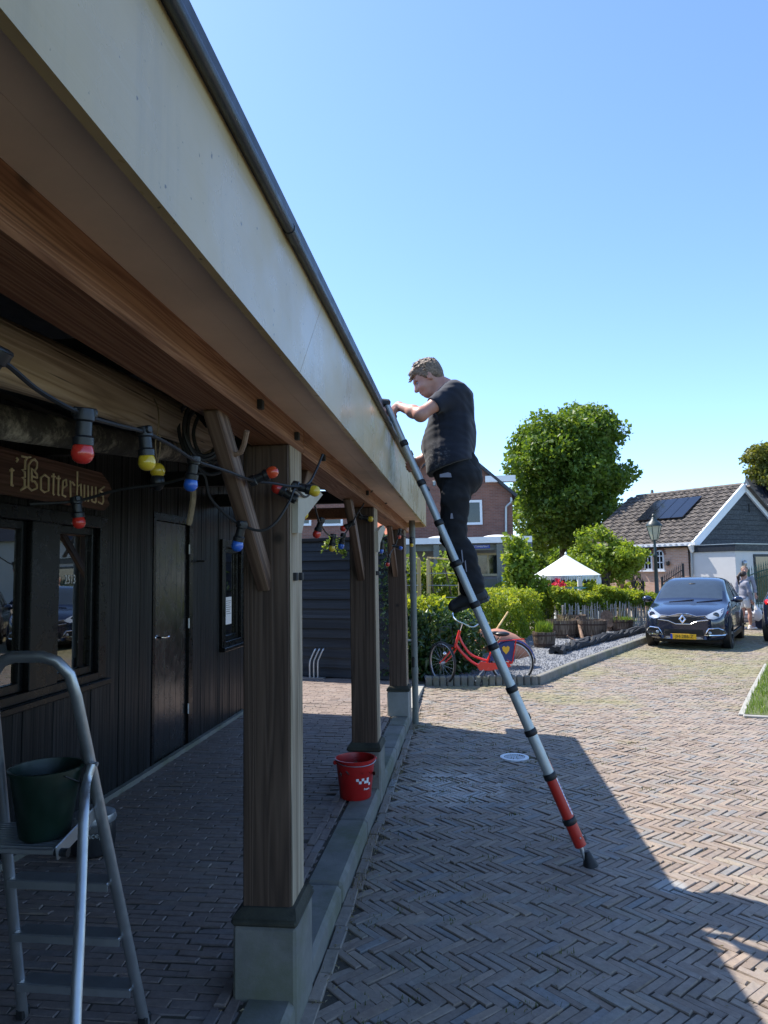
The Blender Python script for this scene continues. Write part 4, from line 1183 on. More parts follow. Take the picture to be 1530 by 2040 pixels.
# ------------------------------------------------------------------ carved sign
SXp = -2.70
sg_ = thing('carved_sign', "dark brown carved wooden board with blackletter 't Botterhuus above the window", 'sign', (SXp, 4.4, 2.45))
zt, zb = 2.612, 2.335
pol = [(2.9, zb), (4.98, zb), (5.06, zb + .05), (5.02, zb + .09), (5.09, (zt + zb) / 2 + .02), (5.04, zt - .06), (4.93, zt), (2.9, zt)]
MB().prism(pol, SXp - .035, SXp, axes((0, 0, 0), (0, 1, 0), (0, 0, 1), (1, 0, 0))).build('board', M['signwood'], sg_)
for y in (3.4, 4.8): MB().box((SXp - .08, y, 2.5), (.09, .05, .12)).build('spacer', M['blackframe'], sg_)
ST = [[(190, 365), (207, 385), (190, 412)], [(137, 485), (133, 690), (152, 690)], [(112, 512), (157, 512)],
 [(250, 345), (320, 362), (355, 355)], [(320, 362), (292, 400), (290, 500), (255, 505), (285, 530), (290, 590), (255, 595), (285, 618), (285, 700), (240, 745)],
 [(330, 715), (333, 450), (365, 398), (405, 384), (433, 418), (430, 480), (402, 522), (370, 488), (370, 640)], [(402, 522), (430, 560), (432, 600), (400, 590), (372, 575)],
 [(372, 640), (402, 640), (428, 680), (430, 722), (370, 748), (320, 702), (240, 745)],
 [(520, 563), (475, 598), (475, 735), (520, 770), (565, 752), (568, 600), (520, 563)],
 [(627, 550), (622, 785), (632, 798)], [(603, 582), (642, 586)], [(685, 575), (680, 796), (692, 803)], [(660, 602), (702, 607)],
 [(737, 640), (728, 800), (768, 820)], [(737, 640), (770, 620), (777, 690), (735, 722)], [(822, 632), (826, 830)], [(822, 662), (846, 650), (872, 690)],
 [(906, 525), (900, 838)], [(903, 702), (943, 672), (950, 850)], [(988, 680), (986, 856), (1000, 866)], [(1030, 690), (1032, 880)],
 [(1076, 700), (1076, 876), (1118, 888)], [(1121, 705), (1123, 888)], [(1220, 705), (1160, 748), (1158, 790), (1205, 812), (1210, 870), (1195, 908), (1150, 882)], [(1160, 748), (1200, 770)]]
b = MB()
for s_ in ST:
    pts = [onx(x / 5.885, 850 + y / 5.885, SXp + .002) for x, y in s_]
    b.tube(pts, .0085, 6, flat=.8)
b.build('lettering', M['letter'], sg_, smooth=True)

# ------------------------------------------------------------------ stepladder with green bucket
def zh(z): return 2.74 - (z - .12) * .26                     # depth of the leaning hoop at height z
sl = thing('stepladder', 'aluminium household stepladder with a hoop rail, standing on the terrace at left', 'stepladder', (-1.55, 2.6, .12))
xr = lambda z: -1.285 - (z - .12) * .085
xl = lambda z: -1.79 - (z - .12) * -.055
rail = []
for z in np.linspace(.12, 1.42, 8): rail.append((xr(z), zh(z), z))
zt_ = 1.565
rail += [(xr(1.46) - .012, zh(1.50), 1.50), (xr(1.5) - .05, zh(1.55), 1.548), (xr(1.5) - .10, zh(zt_), zt_), (xl(1.5) + .10, zh(zt_), zt_), (xl(1.5) + .05, zh(1.55), 1.548), (xl(1.46) + .012, zh(1.50), 1.50)]
for z in np.linspace(1.42, .12, 8): rail.append((xl(z), zh(z), z))
MB().tube(rail, .0155, 10, flat=1.45).build('hoop_rail', M['alu'], sl, smooth=True)
for z in (.284, .496, .717):
    MB().bx((xl(z) + .012, zh(z) - .03, z - .016), (xr(z) - .012, zh(z) + .05, z), .004).bx((xl(z) + .012, zh(z) - .032, z - .03), (xr(z) - .012, zh(z) - .026, z - .004)).build('step', M['alu'], sl)
pz = .937
pf = MB().bx((-1.95, 2.29, pz - .02), (-1.40, 2.53, pz), .004)
for i in range(11): pf.bx((-1.94, 2.30 + i * .021, pz), (-1.41, 2.308 + i * .021, pz + .003))
pfo = pf.build('platform', M['alu'], sl)
MB().beam((-1.385, 2.28, pz - .01), (-1.375, 2.56, pz + .06), .008, .05, bev=.003).build('platform_bracket', M['alu'], sl)
MB().tube([(-1.40, 2.30, pz - .012), (-1.355, 2.30, pz - .012)], .014, 10).build('pivot', M['blackplastic'], sl, smooth=True)
hp = atd(184, 1522, 2.52)
pr = [hp, hp + Vector((-.006, -.03, -.06)), atd(168, 1600, 2.38), atd(164, 1700, 2.30), atd(157, 1880, 2.16), atd(150, 2040, 2.06), atd(146, 2150, 1.98)]
pr = catmull(pr, 4)
pr.append(Vector((pr[-1].x - .005, 1.86, .125)))
MB().tube(pr, .0135, 10, flat=1.25).build('prop_leg', M['alu'], sl, smooth=True)
pl2 = [p + Vector((-.50, 0, 0)) for p in pr]
MB().tube(pl2, .0135, 10, flat=1.25).build('prop_leg', M['alu'], sl, smooth=True)
for x, y in ((xr(.12), 2.74), (xl(.12), 2.74), (pr[-1].x, pr[-1].y), (pl2[-1].x, pl2[-1].y)):
    MB().box((x, y, .135), (.036, .05, .04), bev=.006).build('foot', M['rubber'], sl)
MB().tube([hp + Vector((-.01, 0, 0)), hp + Vector((.02, 0, 0))], .008, 8).build('rivet', M['galv'], sl, smooth=True)

def bucket(name, label, loc, r0, r1, hgt, mat, grp, rz=0):
    t = thing(name, label, 'bucket', loc, rz, grp)
    th = .003
    MB().lathe([(0.0, .0), (r0 - .006, .0), (r0, .006), (r1 - .004, hgt - .03), (r1 - .002, hgt - .012), (r1 + .006, hgt - .010), (r1 + .007, hgt), (r1 - .003, hgt + .001), (r1 - .006, hgt - .012), (r0 - th - .002, .012), (0, .008)], 40, cap=False).build('shell', mat, t, smooth=True, local=True, angle=50)
    return t
gbk = bucket('green_bucket', 'dark green plastic bucket standing on the platform of the stepladder', (-1.505, 2.405, pz + .004), .084, .119, .235, M['greenplastic'], 'buckets used for the gutter cleaning')
MB().tube(catmull([(.121 * math.cos(a), .121 * math.sin(a), .218 - .07 * math.sin((a + .5) ) ) for a in np.linspace(-.5, 2.64, 9)], 4), .0025, 6).build('bail', M['iron'], gbk, smooth=True, local=True)
rb = bucket('red_bucket', 'bright red plastic bucket full of gutter muck beside the second post base', (-.90, 5.50, .122), .118, .152, .295, M['redplastic'], 'buckets used for the gutter cleaning')
MB().lathe([(0, .20), (.10, .205), (.135, .19)], 20, cap=False).build('muck', M['soil'], rb, local=True)
P_ = RNG.normal(0, .05, (260, 3)); P_[:, 2] = .215 + RNG.uniform(0, .035, 260) - (P_[:, 0] ** 2 + P_[:, 1] ** 2) * 1.5
leaf_obj('muck_leaves', P_, .035, M['sweep'], rb, RNG, off=np.zeros(3), kind='stuff')
MB().tube(catmull([(.158 * math.cos(a), .158 * math.sin(a), .285 - .022 * math.sin(a - 3.6)) for a in np.linspace(3.6, 3.6 + 3.14, 9)], 4), .0034, 6).build('bail', M['alu'], rb, smooth=True, local=True)
for a in (3.6, 3.6 + 3.14): MB().box((.160 * math.cos(a), .160 * math.sin(a), .272), (.03, .03, .03), bev=.008).build('ear', M['redplastic'], rb, local=True)
b = MB()
def patch(b, a0, a1, z0, z1):
    n = 3
    for i in range(n):
        p, q = a0 + (a1 - a0) * i / n, a0 + (a1 - a0) * (i + 1) / n
        f = lambda a, z: ((.118 + .034 * z / .27 + .0012) * math.cos(a), (.118 + .034 * z / .27 + .0012) * math.sin(a), z)
        b.add([f(p, z0), f(q, z0), f(q, z1), f(p, z1)], [(0, 1, 2, 3)])
A0 = -1.37
for r_, cols in ((0, (0, 2, 4)), (1, (1, 3, 4)), (2, (5,))):
    for c in cols: patch(b, A0 + c * .155, A0 + c * .155 + .15, .150 - r_ * .02, .170 - r_ * .02)
b.build('checker_print', M['white'], rb, local=True)
ta = A0 + .62
text_obj('lettering', '/heart', .022, M['white'], rb, axes((.1352 * math.cos(ta), .1352 * math.sin(ta), .088), (-math.sin(ta), math.cos(ta), 0), (0, 0, 1), (math.cos(ta), math.sin(ta), 0)), .0015)

# dark vacuum canister on the terrace behind the stepladder
vcl = onz(168, 1712, .12)
vc = thing('vacuum_canister', 'black round canister with pale Concept lettering on the terrace behind the stepladder', 'vacuum cleaner', (vcl.x, vcl.y + .1, .118))
MB().lathe([(0, 0), (.10, 0), (.125, .02), (.135, .10), (.13, .20), (.12, .22)], 24).build('tank', M['blackplastic'], vc, smooth=True, local=True)
MB().lathe([(.134, .20), (.138, .21), (.13, .245), (.07, .27), (0, .275)], 24, cap=False).build('lid', M['galv'], vc, smooth=True, local=True)
MB().tube([(-.06, 0, .26), (-.06, 0, .31), (.06, 0, .31), (.06, 0, .26)], .012, 8).build('handle', M['blackplastic'], vc, smooth=True, local=True)
text_obj('lettering', 'Concept', .05, M['alud'], vc, axes((.055, -.128, .15), (.93, .36, 0), (0, 0, 1), (.36, -.93, 0)), .004)
# ------------------------------------------------------------------ telescopic ladder leaning on the gutter
LY0, LY1 = 4.655, 5.095
def lx(z): return .705 - .41 * z
tl = thing('telescopic_ladder', 'grey and red telescopic ladder leaning against the gutter under the man', 'ladder', (.7, 4.87, 0))
sdir = Vector((-.41, 0, 1)).normalized()
NZ = [.12] + [.27 * k for k in range(1, 11)] + [2.99]
rad = [.0435 - .0018 * k for k in range(12)]
for y in (LY0, LY1):
    for k in range(11):
        z0, z1 = NZ[k], NZ[k + 1]
        a, c = Vector((lx(z0), y, z0)), Vector((lx(z1), y, z1))
        red = k < 2
        MB().tube([a, c], rad[k] - .006, 18).build('stile_section', M['redpaint' if red else 'alud'], tl, smooth=True)
        if k >= 1:
            r_ = rad[k - 1]
            MB().tube([a - sdir * .020, a - sdir * .017, a + sdir * .017, a + sdir * .020], [r_ - .004, r_, r_, r_ - .004], 18).build('collar', M['rubber'], tl, smooth=True, angle=60)
    # rung knobs on the right-hand side of the near stile
    top = Vector((lx(2.99), y, 2.99))
    t = MB().beam(top + Vector((.03, 0, -.012)), top + Vector((-.085, 0, .005)), .045, .05, bev=.012).build('gutter_hook', M['rubber'], tl)
    b = MB().tube([(lx(.13), y, .13), (lx(.13) + .028, y, .035)], .013, 10)
    b.build('foot_strut', M['alu'], tl, smooth=True)
    fx_ = lx(.0)
    MB().lathe([(.050, 0), (.046, .012), (.030, .05), (.020, .085), (.016, .09)], 20, Matrix.Translation((fx_ + .008, y, .0)) @ Matrix.Rotation(-.25, 4, 'Y')).build('rubber_foot', M['rubber'], tl, smooth=True)
for k in range(1, 11):
    z = NZ[k]
    MB().tube([(lx(z), LY0 + .02, z + .004), (lx(z), LY1 - .02, z + .004)], .019, 12).build('rung', M['alud'], tl, smooth=True)
    if k < 10:
        MB().tube([(lx(z) + .035, LY0 + .01, z - .045), (lx(z) + .052, LY0 + .01, z - .049)], .009, 8).build('release_button', M['rubber'], tl, smooth=True)
# warning label strip on the red section
b = MB(); n = 5
p0, p1 = .30, .52
for i in range(n):
    a0, a1 = -.62 + .52 * i / n, -.62 + .52 * (i + 1) / n
    r_ = rad[1] - .0055
    vs = []
    xv = Vector((1, 0, .41)).normalized(); yv = Vector((0, 1, 0))
    for z, a in ((p0, a0), (p0, a1), (p1, a1), (p1, a0)):
        vs.append(Vector((lx(z), LY0, z)) + (xv * math.cos(a) + yv * math.sin(a)) * r_)
    b.add(vs, [(0, 1, 2, 3)])
b.build('label_strip', M['paper'], tl)
b = MB()
for i in range(9):
    z = .32 + i * .021
    vs = []
    for dz, a in ((0, -.5), (0, -.25), (.012, -.25), (.012, -.5)):
        vs.append(Vector((lx(z + dz), LY0, z + dz)) + (xv * math.cos(a) + yv * math.sin(a)) * (rad[1] - .0050))
    b.add(vs, [(0, 1, 2, 3)])
b.build('label_print', M['plateblue'], tl)
for z, a in ((.17, -1.1), (.17, -.2)):
    MB().sphere(Vector((lx(z), LY0, z)) + (xv * math.cos(a) + yv * math.sin(a)) * (rad[0] - .006), .006, 8, 6).build('rivet', M['alu'], tl, smooth=True)

# ------------------------------------------------------------------ the man on the ladder
mb_ = ony(937, 1203, 4.88)
man = thing('person', 'man in navy T-shirt and black work trousers on the ladder cleaning the gutter', 'person', tuple(mb_))
Y0 = 4.88
def J(u, v, y): return ony(u, v, y)
def V3(p): return (p[0], p[1], p[2])
hd = J(850, 752, Y0 + .0)                              # centre of the skull
fwd = Vector((-.86, -.06, -.50)).normalized()          # where the face looks: left and down
rgt = Vector((0.02, -1, 0.06)); rgt = (rgt - fwd * rgt.dot(fwd)).normalized()
upv = fwd.cross(rgt).normalized()
if upv.z < 0: upv = -upv
HR = Matrix((( fwd.x, rgt.x, upv.x), (fwd.y, rgt.y, upv.y), (fwd.z, rgt.z, upv.z)))
def H(f, r, u): return hd + fwd * f + rgt * r + upv * u
shL, shR = J(900, 783, 4.70), J(902, 780, 5.07)
elL, wrL = J(838, 826, 4.60), J(795, 809, 4.78)
elR, wrR = J(872, 880, 5.20), Vector((-.315, 5.13, 2.66))
hipL, hipR = J(910, 948, 4.795), J(910, 946, 4.975)
knL, knR = J(903, 1070, 4.785), J(900, 1066, 4.98)
anL, anR = J(941, 1166, 4.79), J(938, 1166, 4.97)
lo = (-.75, 4.35, 1.5); hi = (.35, 5.45, 3.45)
s = SDF(lo, hi, .0065)
# head: skull, face, jaw, nose, brow, ears
s.ell(V3(H(-.012, 0, .030)), (.100, .078, .090), .02, HR)
s.ell(V3(H(.030, 0, -.045)), (.068, .062, .085), .03, HR)
s.ell(V3(H(.052, 0, -.105)), (.034, .038, .028), .03, HR)
s.cap(V3(H(.092, 0, -.005)), V3(H(.112, 0, -.045)), .010, .0155, .014)
s.ell(V3(H(.086, 0, .012)), (.016, .050, .012), .02, HR)
for sg in (-1, 1):
    s.ell(V3(H(.064, sg * .036, -.050)), (.024, .022, .022), .025, HR)
    s.ell(V3(H(.086, sg * .030, -.008)), (.014, .015, .009), .01, HR, sub=True)
    s.ell(V3(H(-.010, sg * .080, -.020)), (.020, .010, .032), .008, HR)
    s.ell(V3(H(-.004, sg * .088, -.018)), (.009, .006, .016), .006, HR, sub=True)
s.ell(V3(H(.094, 0, -.072)), (.010, .026, .006), .008, HR)
s.ell(V3(H(.098, 0, -.080)), (.010, .024, .003), .004, HR, sub=True)
s.ell(V3(H(.090, 0, -.088)), (.010, .022, .007), .008, HR)
nk = J(896, 776, Y0)
s.cap(V3(H(-.03, 0, -.05)), V3(nk), .060, .066, .035)
# trunk inside the clothes
ch, be, pe = J(898, 812, Y0), J(893, 880, Y0), J(908, 930, Y0)
s.ell(V3(J(905, 800, Y0)), (.075, .16, .065), .04)
s.ell(V3(ch), (.125, .165, .14), .06); s.ell(V3(be), (.165, .165, .15), .06); s.ell(V3(pe), (.130, .155, .11), .06)
for a, m_, w in ((shL, elL, wrL), (shR, elR, wrR)):
    s.ell(V3(a), (.046, .046, .048), .03)
    s.cap(V3(a.lerp(m_, .15)), V3(m_), .047, .043, .03)
    mid = a.lerp(m_, .45); s.ell(V3(mid), (.050, .048, .050), .03)
    s.ell(V3(m_), (.042, .042, .042), .02)
    s.cap(V3(m_), V3(w), .043, .029, .025)
    s.ell(V3(m_.lerp(w, .33)), (.046, .046, .043), .03)
for a, k_, n_ in ((hipL, knL, anL), (hipR, knR, anR)):
    s.cap(V3(a), V3(k_), .080, .055, .04); s.cap(V3(k_), V3(n_), .052, .038, .03)
def hand(s, w, d, palmn, curl, thumb, L=.085, k=.008):
    """palm from wrist w along d; palmn = direction the palm faces; fingers curl towards it"""
    d = Vector(d).normalized(); pn = Vector(palmn); pn = (pn - d * pn.dot(d)).normalized(); sd = d.cross(pn)
    s.cap(V3(w), V3(w + d * .03), .028, .030, .02, sq=(1, 1, 1))
    for o in (-.026, -.009, .009, .026):
        s.cap(V3(w + d * .02 + sd * o * .8), V3(w + d * .085 + sd * o), .014, .0125, .012)
    for i, (o, l) in enumerate(((-.030, .066), (-.010, .080), (.010, .076), (.029, .058))):
        p = w + d * .088 + sd * o
        for j, (fr, r_) in enumerate(((.45, .0100), (.32, .0092), (.25, .0082))):
            a = curl * (j + .6)
            q = p + (d * math.cos(a) + pn * math.sin(a) + sd * o * .6).normalized() * (l * fr * 1.0)
            s.cap(V3(p), V3(q), r_ + .0004, r_, .003); p = q
    t0 = w + d * .025 + sd * (thumb * .030)
    t1 = t0 + (d * .6 + sd * thumb * .55 + pn * .45).normalized() * .042
    t2 = t1 + (d * .85 + pn * .45 + sd * thumb * .1).normalized() * .034
    s.cap(V3(t0), V3(t1), .0155, .0115, .010); s.cap(V3(t1), V3(t2), .0112, .0095, .004)
hand(s, wrL, (-.85, .28, -.42), (.0, .55, -.75), .42, 1)
hand(s, wrR, (-.62, -.10, -.30), (.15, -.8, -.25), .72, -1)
s.build('body', M['skinred'], man)
# hair: wavy cap with a loose fringe
h = SDF((hd.x - .2, hd.y - .16, hd.z - .16), (hd.x + .2, hd.y + .16, hd.z + .2), .0042)
h.ell(V3(H(-.020, 0, .042)), (.106, .085, .092), .01, HR)
h.ell(V3(H(-.060, 0, -.005)), (.062, .076, .085), .03, HR)
for sg in (-1, 1): h.ell(V3(H(.000, sg * .072, .012)), (.030, .014, .035), .02, HR)
h.ell(V3(H(.062, 0, .070)), (.042, .062, .030), .025, HR)
h.cut((fwd.x, fwd.y, fwd.z), fwd.dot(hd) + .098)
h.ell(V3(H(.085, 0, -.030)), (.062, .09, .068), .02, HR, sub=True)
rg = np.random.default_rng(5)
for _ in range(230):
    f_, r_, u_ = rg.normal(size=3); n_ = math.sqrt(f_ * f_ + r_ * r_ + u_ * u_); f_, r_, u_ = f_ / n_, r_ / n_, u_ / n_
    if u_ < -.25 or (f_ > .55 and u_ < .35): continue
    p = H(-.020 + .104 * f_, .085 * r_, .040 + .092 * u_)
    q = p + fwd * rg.normal(.012, .016) + rgt * rg.normal(0, .014) + upv * rg.normal(-.004, .010)
    h.cap(V3(p), V3(q), .0075, .003, .003)
for i in range(7):
    p = H(.078, -.05 + .016 * i, .062); q = H(.115 + rg.normal(0, .006), -.052 + .017 * i, .040 + rg.normal(0, .008))
    h.cap(V3(p), V3(q), .009, .003, .005)
h.noise(.0016, 240, 2)
h.build('hair', M['hair'], man)
# eyes and brows
for sg in (-1, 1):
    b = MB(); b.sphere(H(.0795, sg * .030, -.010), .0095, 10, 8); b.build('eye', M['greycloth'], man, smooth=True)
    MB().tube([H(.092, sg * .016, .012), H(.093, sg * .032, .017), H(.082, sg * .050, .010)], [.003, .0045, .002], 6).build('eyebrow', M['hair'], man, smooth=True)
# T-shirt
t = SDF((-.45, 4.4, 2.3), (.3, 5.4, 3.35), .007)
t.cap(V3(shL + Vector((.012, .02, .0))), V3(shL.lerp(elL, .52)), .076, .064, .05); t.cap(V3(shR), V3(shR.lerp(elR, .55)), .074, .062, .05)
t.ell(V3(J(910, 790, Y0)), (.105, .205, .085), .06); t.ell(V3(J(900, 820, Y0)), (.158, .195, .16), .07)
t.ell(V3(J(897, 868, Y0)), (.172, .185, .16), .08); t.ell(V3(J(893, 895, Y0)), (.180, .185, .12), .06)
t.cap(V3(J(896, 915, 4.82)), V3(J(896, 915, 4.94)), .155, .155, .05)
t.cap(V3(J(897, 935, 4.83)), V3(J(897, 935, 4.93)), .163, .163, .04)
t.cap(V3(nk + Vector((.0, 0, -.03))), V3(nk + Vector((.02, 0, -.08))), .078, .10, .04)
# hem plane (lower at the front), neck opening, sleeve openings
hp1, hp2 = J(842, 952, Y0), J(955, 914, Y0)
d = (hp2 - hp1); nrm = Vector((d.z, 0, -d.x)); nrm = nrm if nrm.z < 0 else -nrm
nrm.normalize()
t.noise(.0062, 24, 8); t.noise(.0030, 62, 3)
t.cut((nrm.x, 0, nrm.z), nrm.dot(hp1))
t.cap(V3(nk + Vector((-.03, 0, .05))), V3(nk + Vector((-.005, 0, -.008))), .070, .064, .004, sub=True)
for a, e in ((shL, elL), (shR, elR)):
    c_ = a.lerp(e, .53 if a is shL else .58); dd_ = (e - a).normalized()
    t.cap(V3(c_ + dd_ * .075), V3(c_ + dd_ * .11), .080, .080, .003, sub=True)
t.build('t_shirt', M['shirt'], man)
# trousers: two legs, seat, pockets, creases
p = SDF((-.4, 4.55, 1.6), (.35, 5.2, 2.75), .007)
p.ell(V3(J(905, 918, Y0)), (.158, .168, .10), .04); p.ell(V3(J(926, 950, Y0)), (.120, .165, .125), .06); p.ell(V3(J(900, 945, Y0)), (.120, .160, .11), .05)
for a, k_, n_ in ((hipL, knL, anL), (hipR, knR, anR)):
    p.cap(V3(a), V3(k_), .112, .082, .05); p.cap(V3(k_ + Vector((.0, 0, .02))), V3(n_ + Vector((.0, 0, -.005))), .080, .072, .04)
    p.ell(V3(k_.lerp(n_, .45) + Vector((.03, 0, 0))), (.072, .07, .12), .04)
    p.cap(V3(n_ + Vector((0, 0, .04))), V3(n_ + Vector((.004, 0, -.02))), .074, .080, .03)
    for j in range(5):
        c_ = k_.lerp(n_, -.10 + .24 * j); p.cap(V3(c_ + Vector((-.085, 0, .01))), V3(c_ + Vector((.085, .02, .02 - .04 * (j % 2)))), .010, .010, .02, sub=(j % 2 == 0))
p.ell(V3(J(892, 985, 4.70)), (.05, .018, .075), .05)
p.noise(.0062, 28, 12); p.noise(.0030, 75, 4)
p.cut((0, 0, 1), J(905, 905, Y0).z + .02)
p.build('trousers', M['trouser'], man)
MB().prism([(0, 0), (.055, .012), (.075, .004), (.08, -.022), (.0, -.02)], -.003, .003, axes(V3(J(876, 945, 4.683)), (1, 0, 0), (0, 0, 1), (0, -1, 0))).build('pocket_lining', M['greycloth'], man)
for (u, v, w_, h_) in ((900, 1028, .010, .018), (921, 1108, .007, .038), (928, 1128, .007, .034)):
    q = J(u, v, 4.697 if v < 1050 else 4.705)
    MB().prism([(-w_, h_), (0, h_ * 1.2), (w_, -h_), (0, -h_ * 1.2)] if v > 1050 else [(-w_, -h_), (w_, -h_), (w_ * .5, h_), (-w_ * .6, h_)], -.004, .004, axes(V3(q), (1, 0, 0), (0, 0, 1), (0, -1, 0))).build('reflective_patch', M['greycloth'], man)
MB().bx(V3(J(862, 968, 4.70)), V3(J(868, 958, 4.72)), .004).build('key_fob', M['galv'], man)
# shoes
for (yy, du, dv, nm) in ((4.785, 0, 0, 'shoe'), (4.975, 2, -4, 'shoe')):
    heel, toe = J(958 + du, 1188 + dv, yy), J(903 + du, 1208 + dv, yy)
    f = SDF((toe.x - .15, yy - .12, toe.z - .12), (heel.x + .15, yy + .12, heel.z + .2), .006)
    ax = (toe - heel).normalized(); up_ = Vector((-ax.z, 0, ax.x)); up_ = up_ if up_.z > 0 else -up_
    f.cap(V3(heel + up_ * .0), V3(heel.lerp(toe, .55)), .042, .040, .02); f.cap(V3(heel.lerp(toe, .5)), V3(toe), .041, .036, .02)
    f.cap(V3(heel + ax * .03 + up_ * .01), V3(heel + ax * .025 + up_ * .085), .044, .052, .03)
    f.cap(V3(heel.lerp(toe, .35) + up_ * .03), V3(heel.lerp(toe, .7) + up_ * .01), .036, .032, .03)
    f.cut(V3(-up_), float((-up_).dot(heel - up_ * .030)))
    o = f.build(nm, M['shoe'], man)
    ol = [(-.045, 0), (-.035, .03), (.0, .038), (.07, .036), (.15, .042), (.195, .030), (.212, 0), (.195, -.030), (.15, -.042), (.07, -.036), (0, -.038), (-.035, -.03)]
    MB().prism(ol, -.046, -.026, axes(V3(heel), V3(ax), (0, 1, 0) if True else 0, V3(up_))).build('sole', M['rubber'], o)
# ------------------------------------------------------------------ behind the veranda: shed, rack, plants
rng = np.random.default_rng(33)
A_, B_ = onz(600, 1349), onz(776, 1357)
sdv = (B_ - A_).normalized(); snv = Vector((sdv.y, -sdv.x, 0))       # snv faces the camera
sh = thing('board_shed', 'low dark shed of lapped horizontal boards behind the veranda posts', 'shed', tuple(A_))
L0, L1 = -2.2, (B_ - A_).length + .05
MS = axes(A_, sdv, -snv, (0, 0, 1))          # local x along the front, y going in
for i in range(14):
    z0 = .03 + i * .168
    b = MB(); vs = []
    for x in (L0, L1):
        vs += [(x, -.040, z0), (x, 0.0, z0), (x, 0.0, z0 + .175), (x, -.008, z0 + .175)]
    b.add(vs, [(0, 1, 2, 3), (7, 6, 5, 4), (0, 4, 5, 1), (1, 5, 6, 2), (2, 6, 7, 3), (3, 7, 4, 0)])
    me = b.mesh('plank'); me.materials.append(M['shed'])
    o = new_obj('plank', me, sh); o.rotation_euler = (0, 0, math.atan2(sdv.y, sdv.x))
b = MB(); b.bx((L0, .004, 0), (L1 - .01, .6, 2.36), M=MS); b.bx((L0 - .06, -.07, 2.385), (L1 + .03, .7, 2.44), M=MS)
b.build('wall', M['ceil'], sh)
# steel bicycle rack
brk = thing('bicycle_rack', 'galvanised bicycle rack standing on the bricks before the dark shed', 'bicycle rack', tuple(onz(640, 1352)))
q0, q1 = onz(560, 1351), onz(650, 1352)
MB().beam(q0 + Vector((0, -.12, .02)), q1 + Vector((0, -.12, .02)), .10, .04).build('foot_rail', M['galv'], brk)
b = MB()
for u in (617, 625, 633):
    p = ony(u, 1300, q1.y - .12); p.y = q1.y - .12
    h_ = .42 if u != 633 else .45
    b.tube(catmull([(p.x, p.y, 0), (p.x, p.y, .28), (p.x + .03, p.y + .01, .38), (p.x + .085, p.y + .02, .50), (p.x + .10, p.y + .06, .52), (p.x + .085, p.y + .10, .50)], 4), .014, 8)
b.build('hoop', M['galv'], brk, smooth=True)
# small outhouse with orange tiles glimpsed between the posts
oh = thing('tiled_outhouse', 'small outhouse with an orange tiled roof glimpsed between the far posts', 'outhouse', (-2.2, 17.0, 0))
MB().bx((-2.75, 17, 0), (-1.75, 19, 2.72)).build('wall', M['shed'], oh)
for i in range(4):
    x0 = -2.78 + i * .255
    b = MB()
    for j in range(5): b.beam((x0 + .12, 16.8 + j * .28, 2.70 + j * .19), (x0 + .12, 17.1 + j * .28, 2.88 + j * .19), .25, .03, bev=.01)
    b.build('tile', M['orangetile'], oh)

def clump(center, radii, n, rg, shell=.55):
    d = rg.normal(size=(n, 3)); d /= np.linalg.norm(d, axis=1, keepdims=True)
    r = shell + (1 - shell) * rg.random(n) ** .6
    return np.array(center) + d * r[:, None] * np.array(radii)
def shrub(name, label, cat, base, lobes, n, size, mat, rg, stems=3, **kw):
    t = thing(name, label, cat, base)
    w = np.array([r[0] * r[1] + r[1] * r[2] for c, r in lobes]); w = w / w.sum()
    P = np.concatenate([clump(c, r, int(n * wi) + 1, rg) for (c, r), wi in zip(lobes, w)])
    P = P[P[:, 2] > .03]
    P += rg.normal(0, size * .5, P.shape)
    leaf_obj('foliage', P, size, mat, t, rg, **kw)
    b = MB()
    for i in range(stems):
        c, r = lobes[i % len(lobes)]
        b.tube(catmull([(base[0] + rg.normal(0, .05), base[1] + rg.normal(0, .05), base[2]), ((base[0] + c[0]) / 2 + rg.normal(0, .06), (base[1] + c[1]) / 2, (base[2] + c[2]) / 2), c], 4), [.02] * 5 + [.014] * 3 + [.008], 6)
    b.build('stem', M['bark'], t, smooth=True)
    return t
shrub('laurel_bush', 'dark green glossy laurel bush beside the far post and the red bicycle', 'shrub', (-.75, 12.35, 0),
      [((-1.05, 12.3, .55), (.45, .35, .62)), ((-.55, 12.35, .62), (.5, .38, .62)), ((-.15, 12.6, .6), (.4, .4, .60)), ((-.8, 12.2, .25), (.5, .3, .3)), ((-.35, 12.25, .3), (.45, .28, .33))], 5200, .10, M['leaf_laurel'], rng, 5, aspect=.45)
iv = thing('creeper', 'climbing creeper with small leaves on the corner of the dark shed', 'creeper', tuple(B_))
Pq = np.array([list(ony(u, v, 11.85)) for u, v in zip(rng.normal(772, 13, 900), rng.uniform(1062, 1350, 900))]); Pq[:, 1] += rng.normal(0, .05, 900)
k = rng.random(900) < np.where(Pq[:, 2] > 1.2, .95, .35)
leaf_obj('foliage', Pq[k], .055, M['leaf_laurel'], iv, rng)
cr = thing('flowering_creeper', 'pale leaved creeper spilling over the top edge of the dark shed', 'creeper', tuple(ony(660, 1078, 12.2)))
uu = np.concatenate([np.linspace(642, 668, 70), np.linspace(668, 690, 110)]); vv = 1098 - 22 * np.sin((uu - 640) / 52 * 3.0) + np.where(uu > 672, 14, 0)
Pq = np.array([list(ony(u + rng.normal(0, 2), v + rng.normal(0, 4), 12.0)) for u, v in zip(uu, vv)])
leaf_obj('foliage', Pq, .05, M['leaf_young'], cr, rng)
MB().tube([tuple(p) for p in Pq[::22]], .004, 5).build('stem', M['bark'], cr)

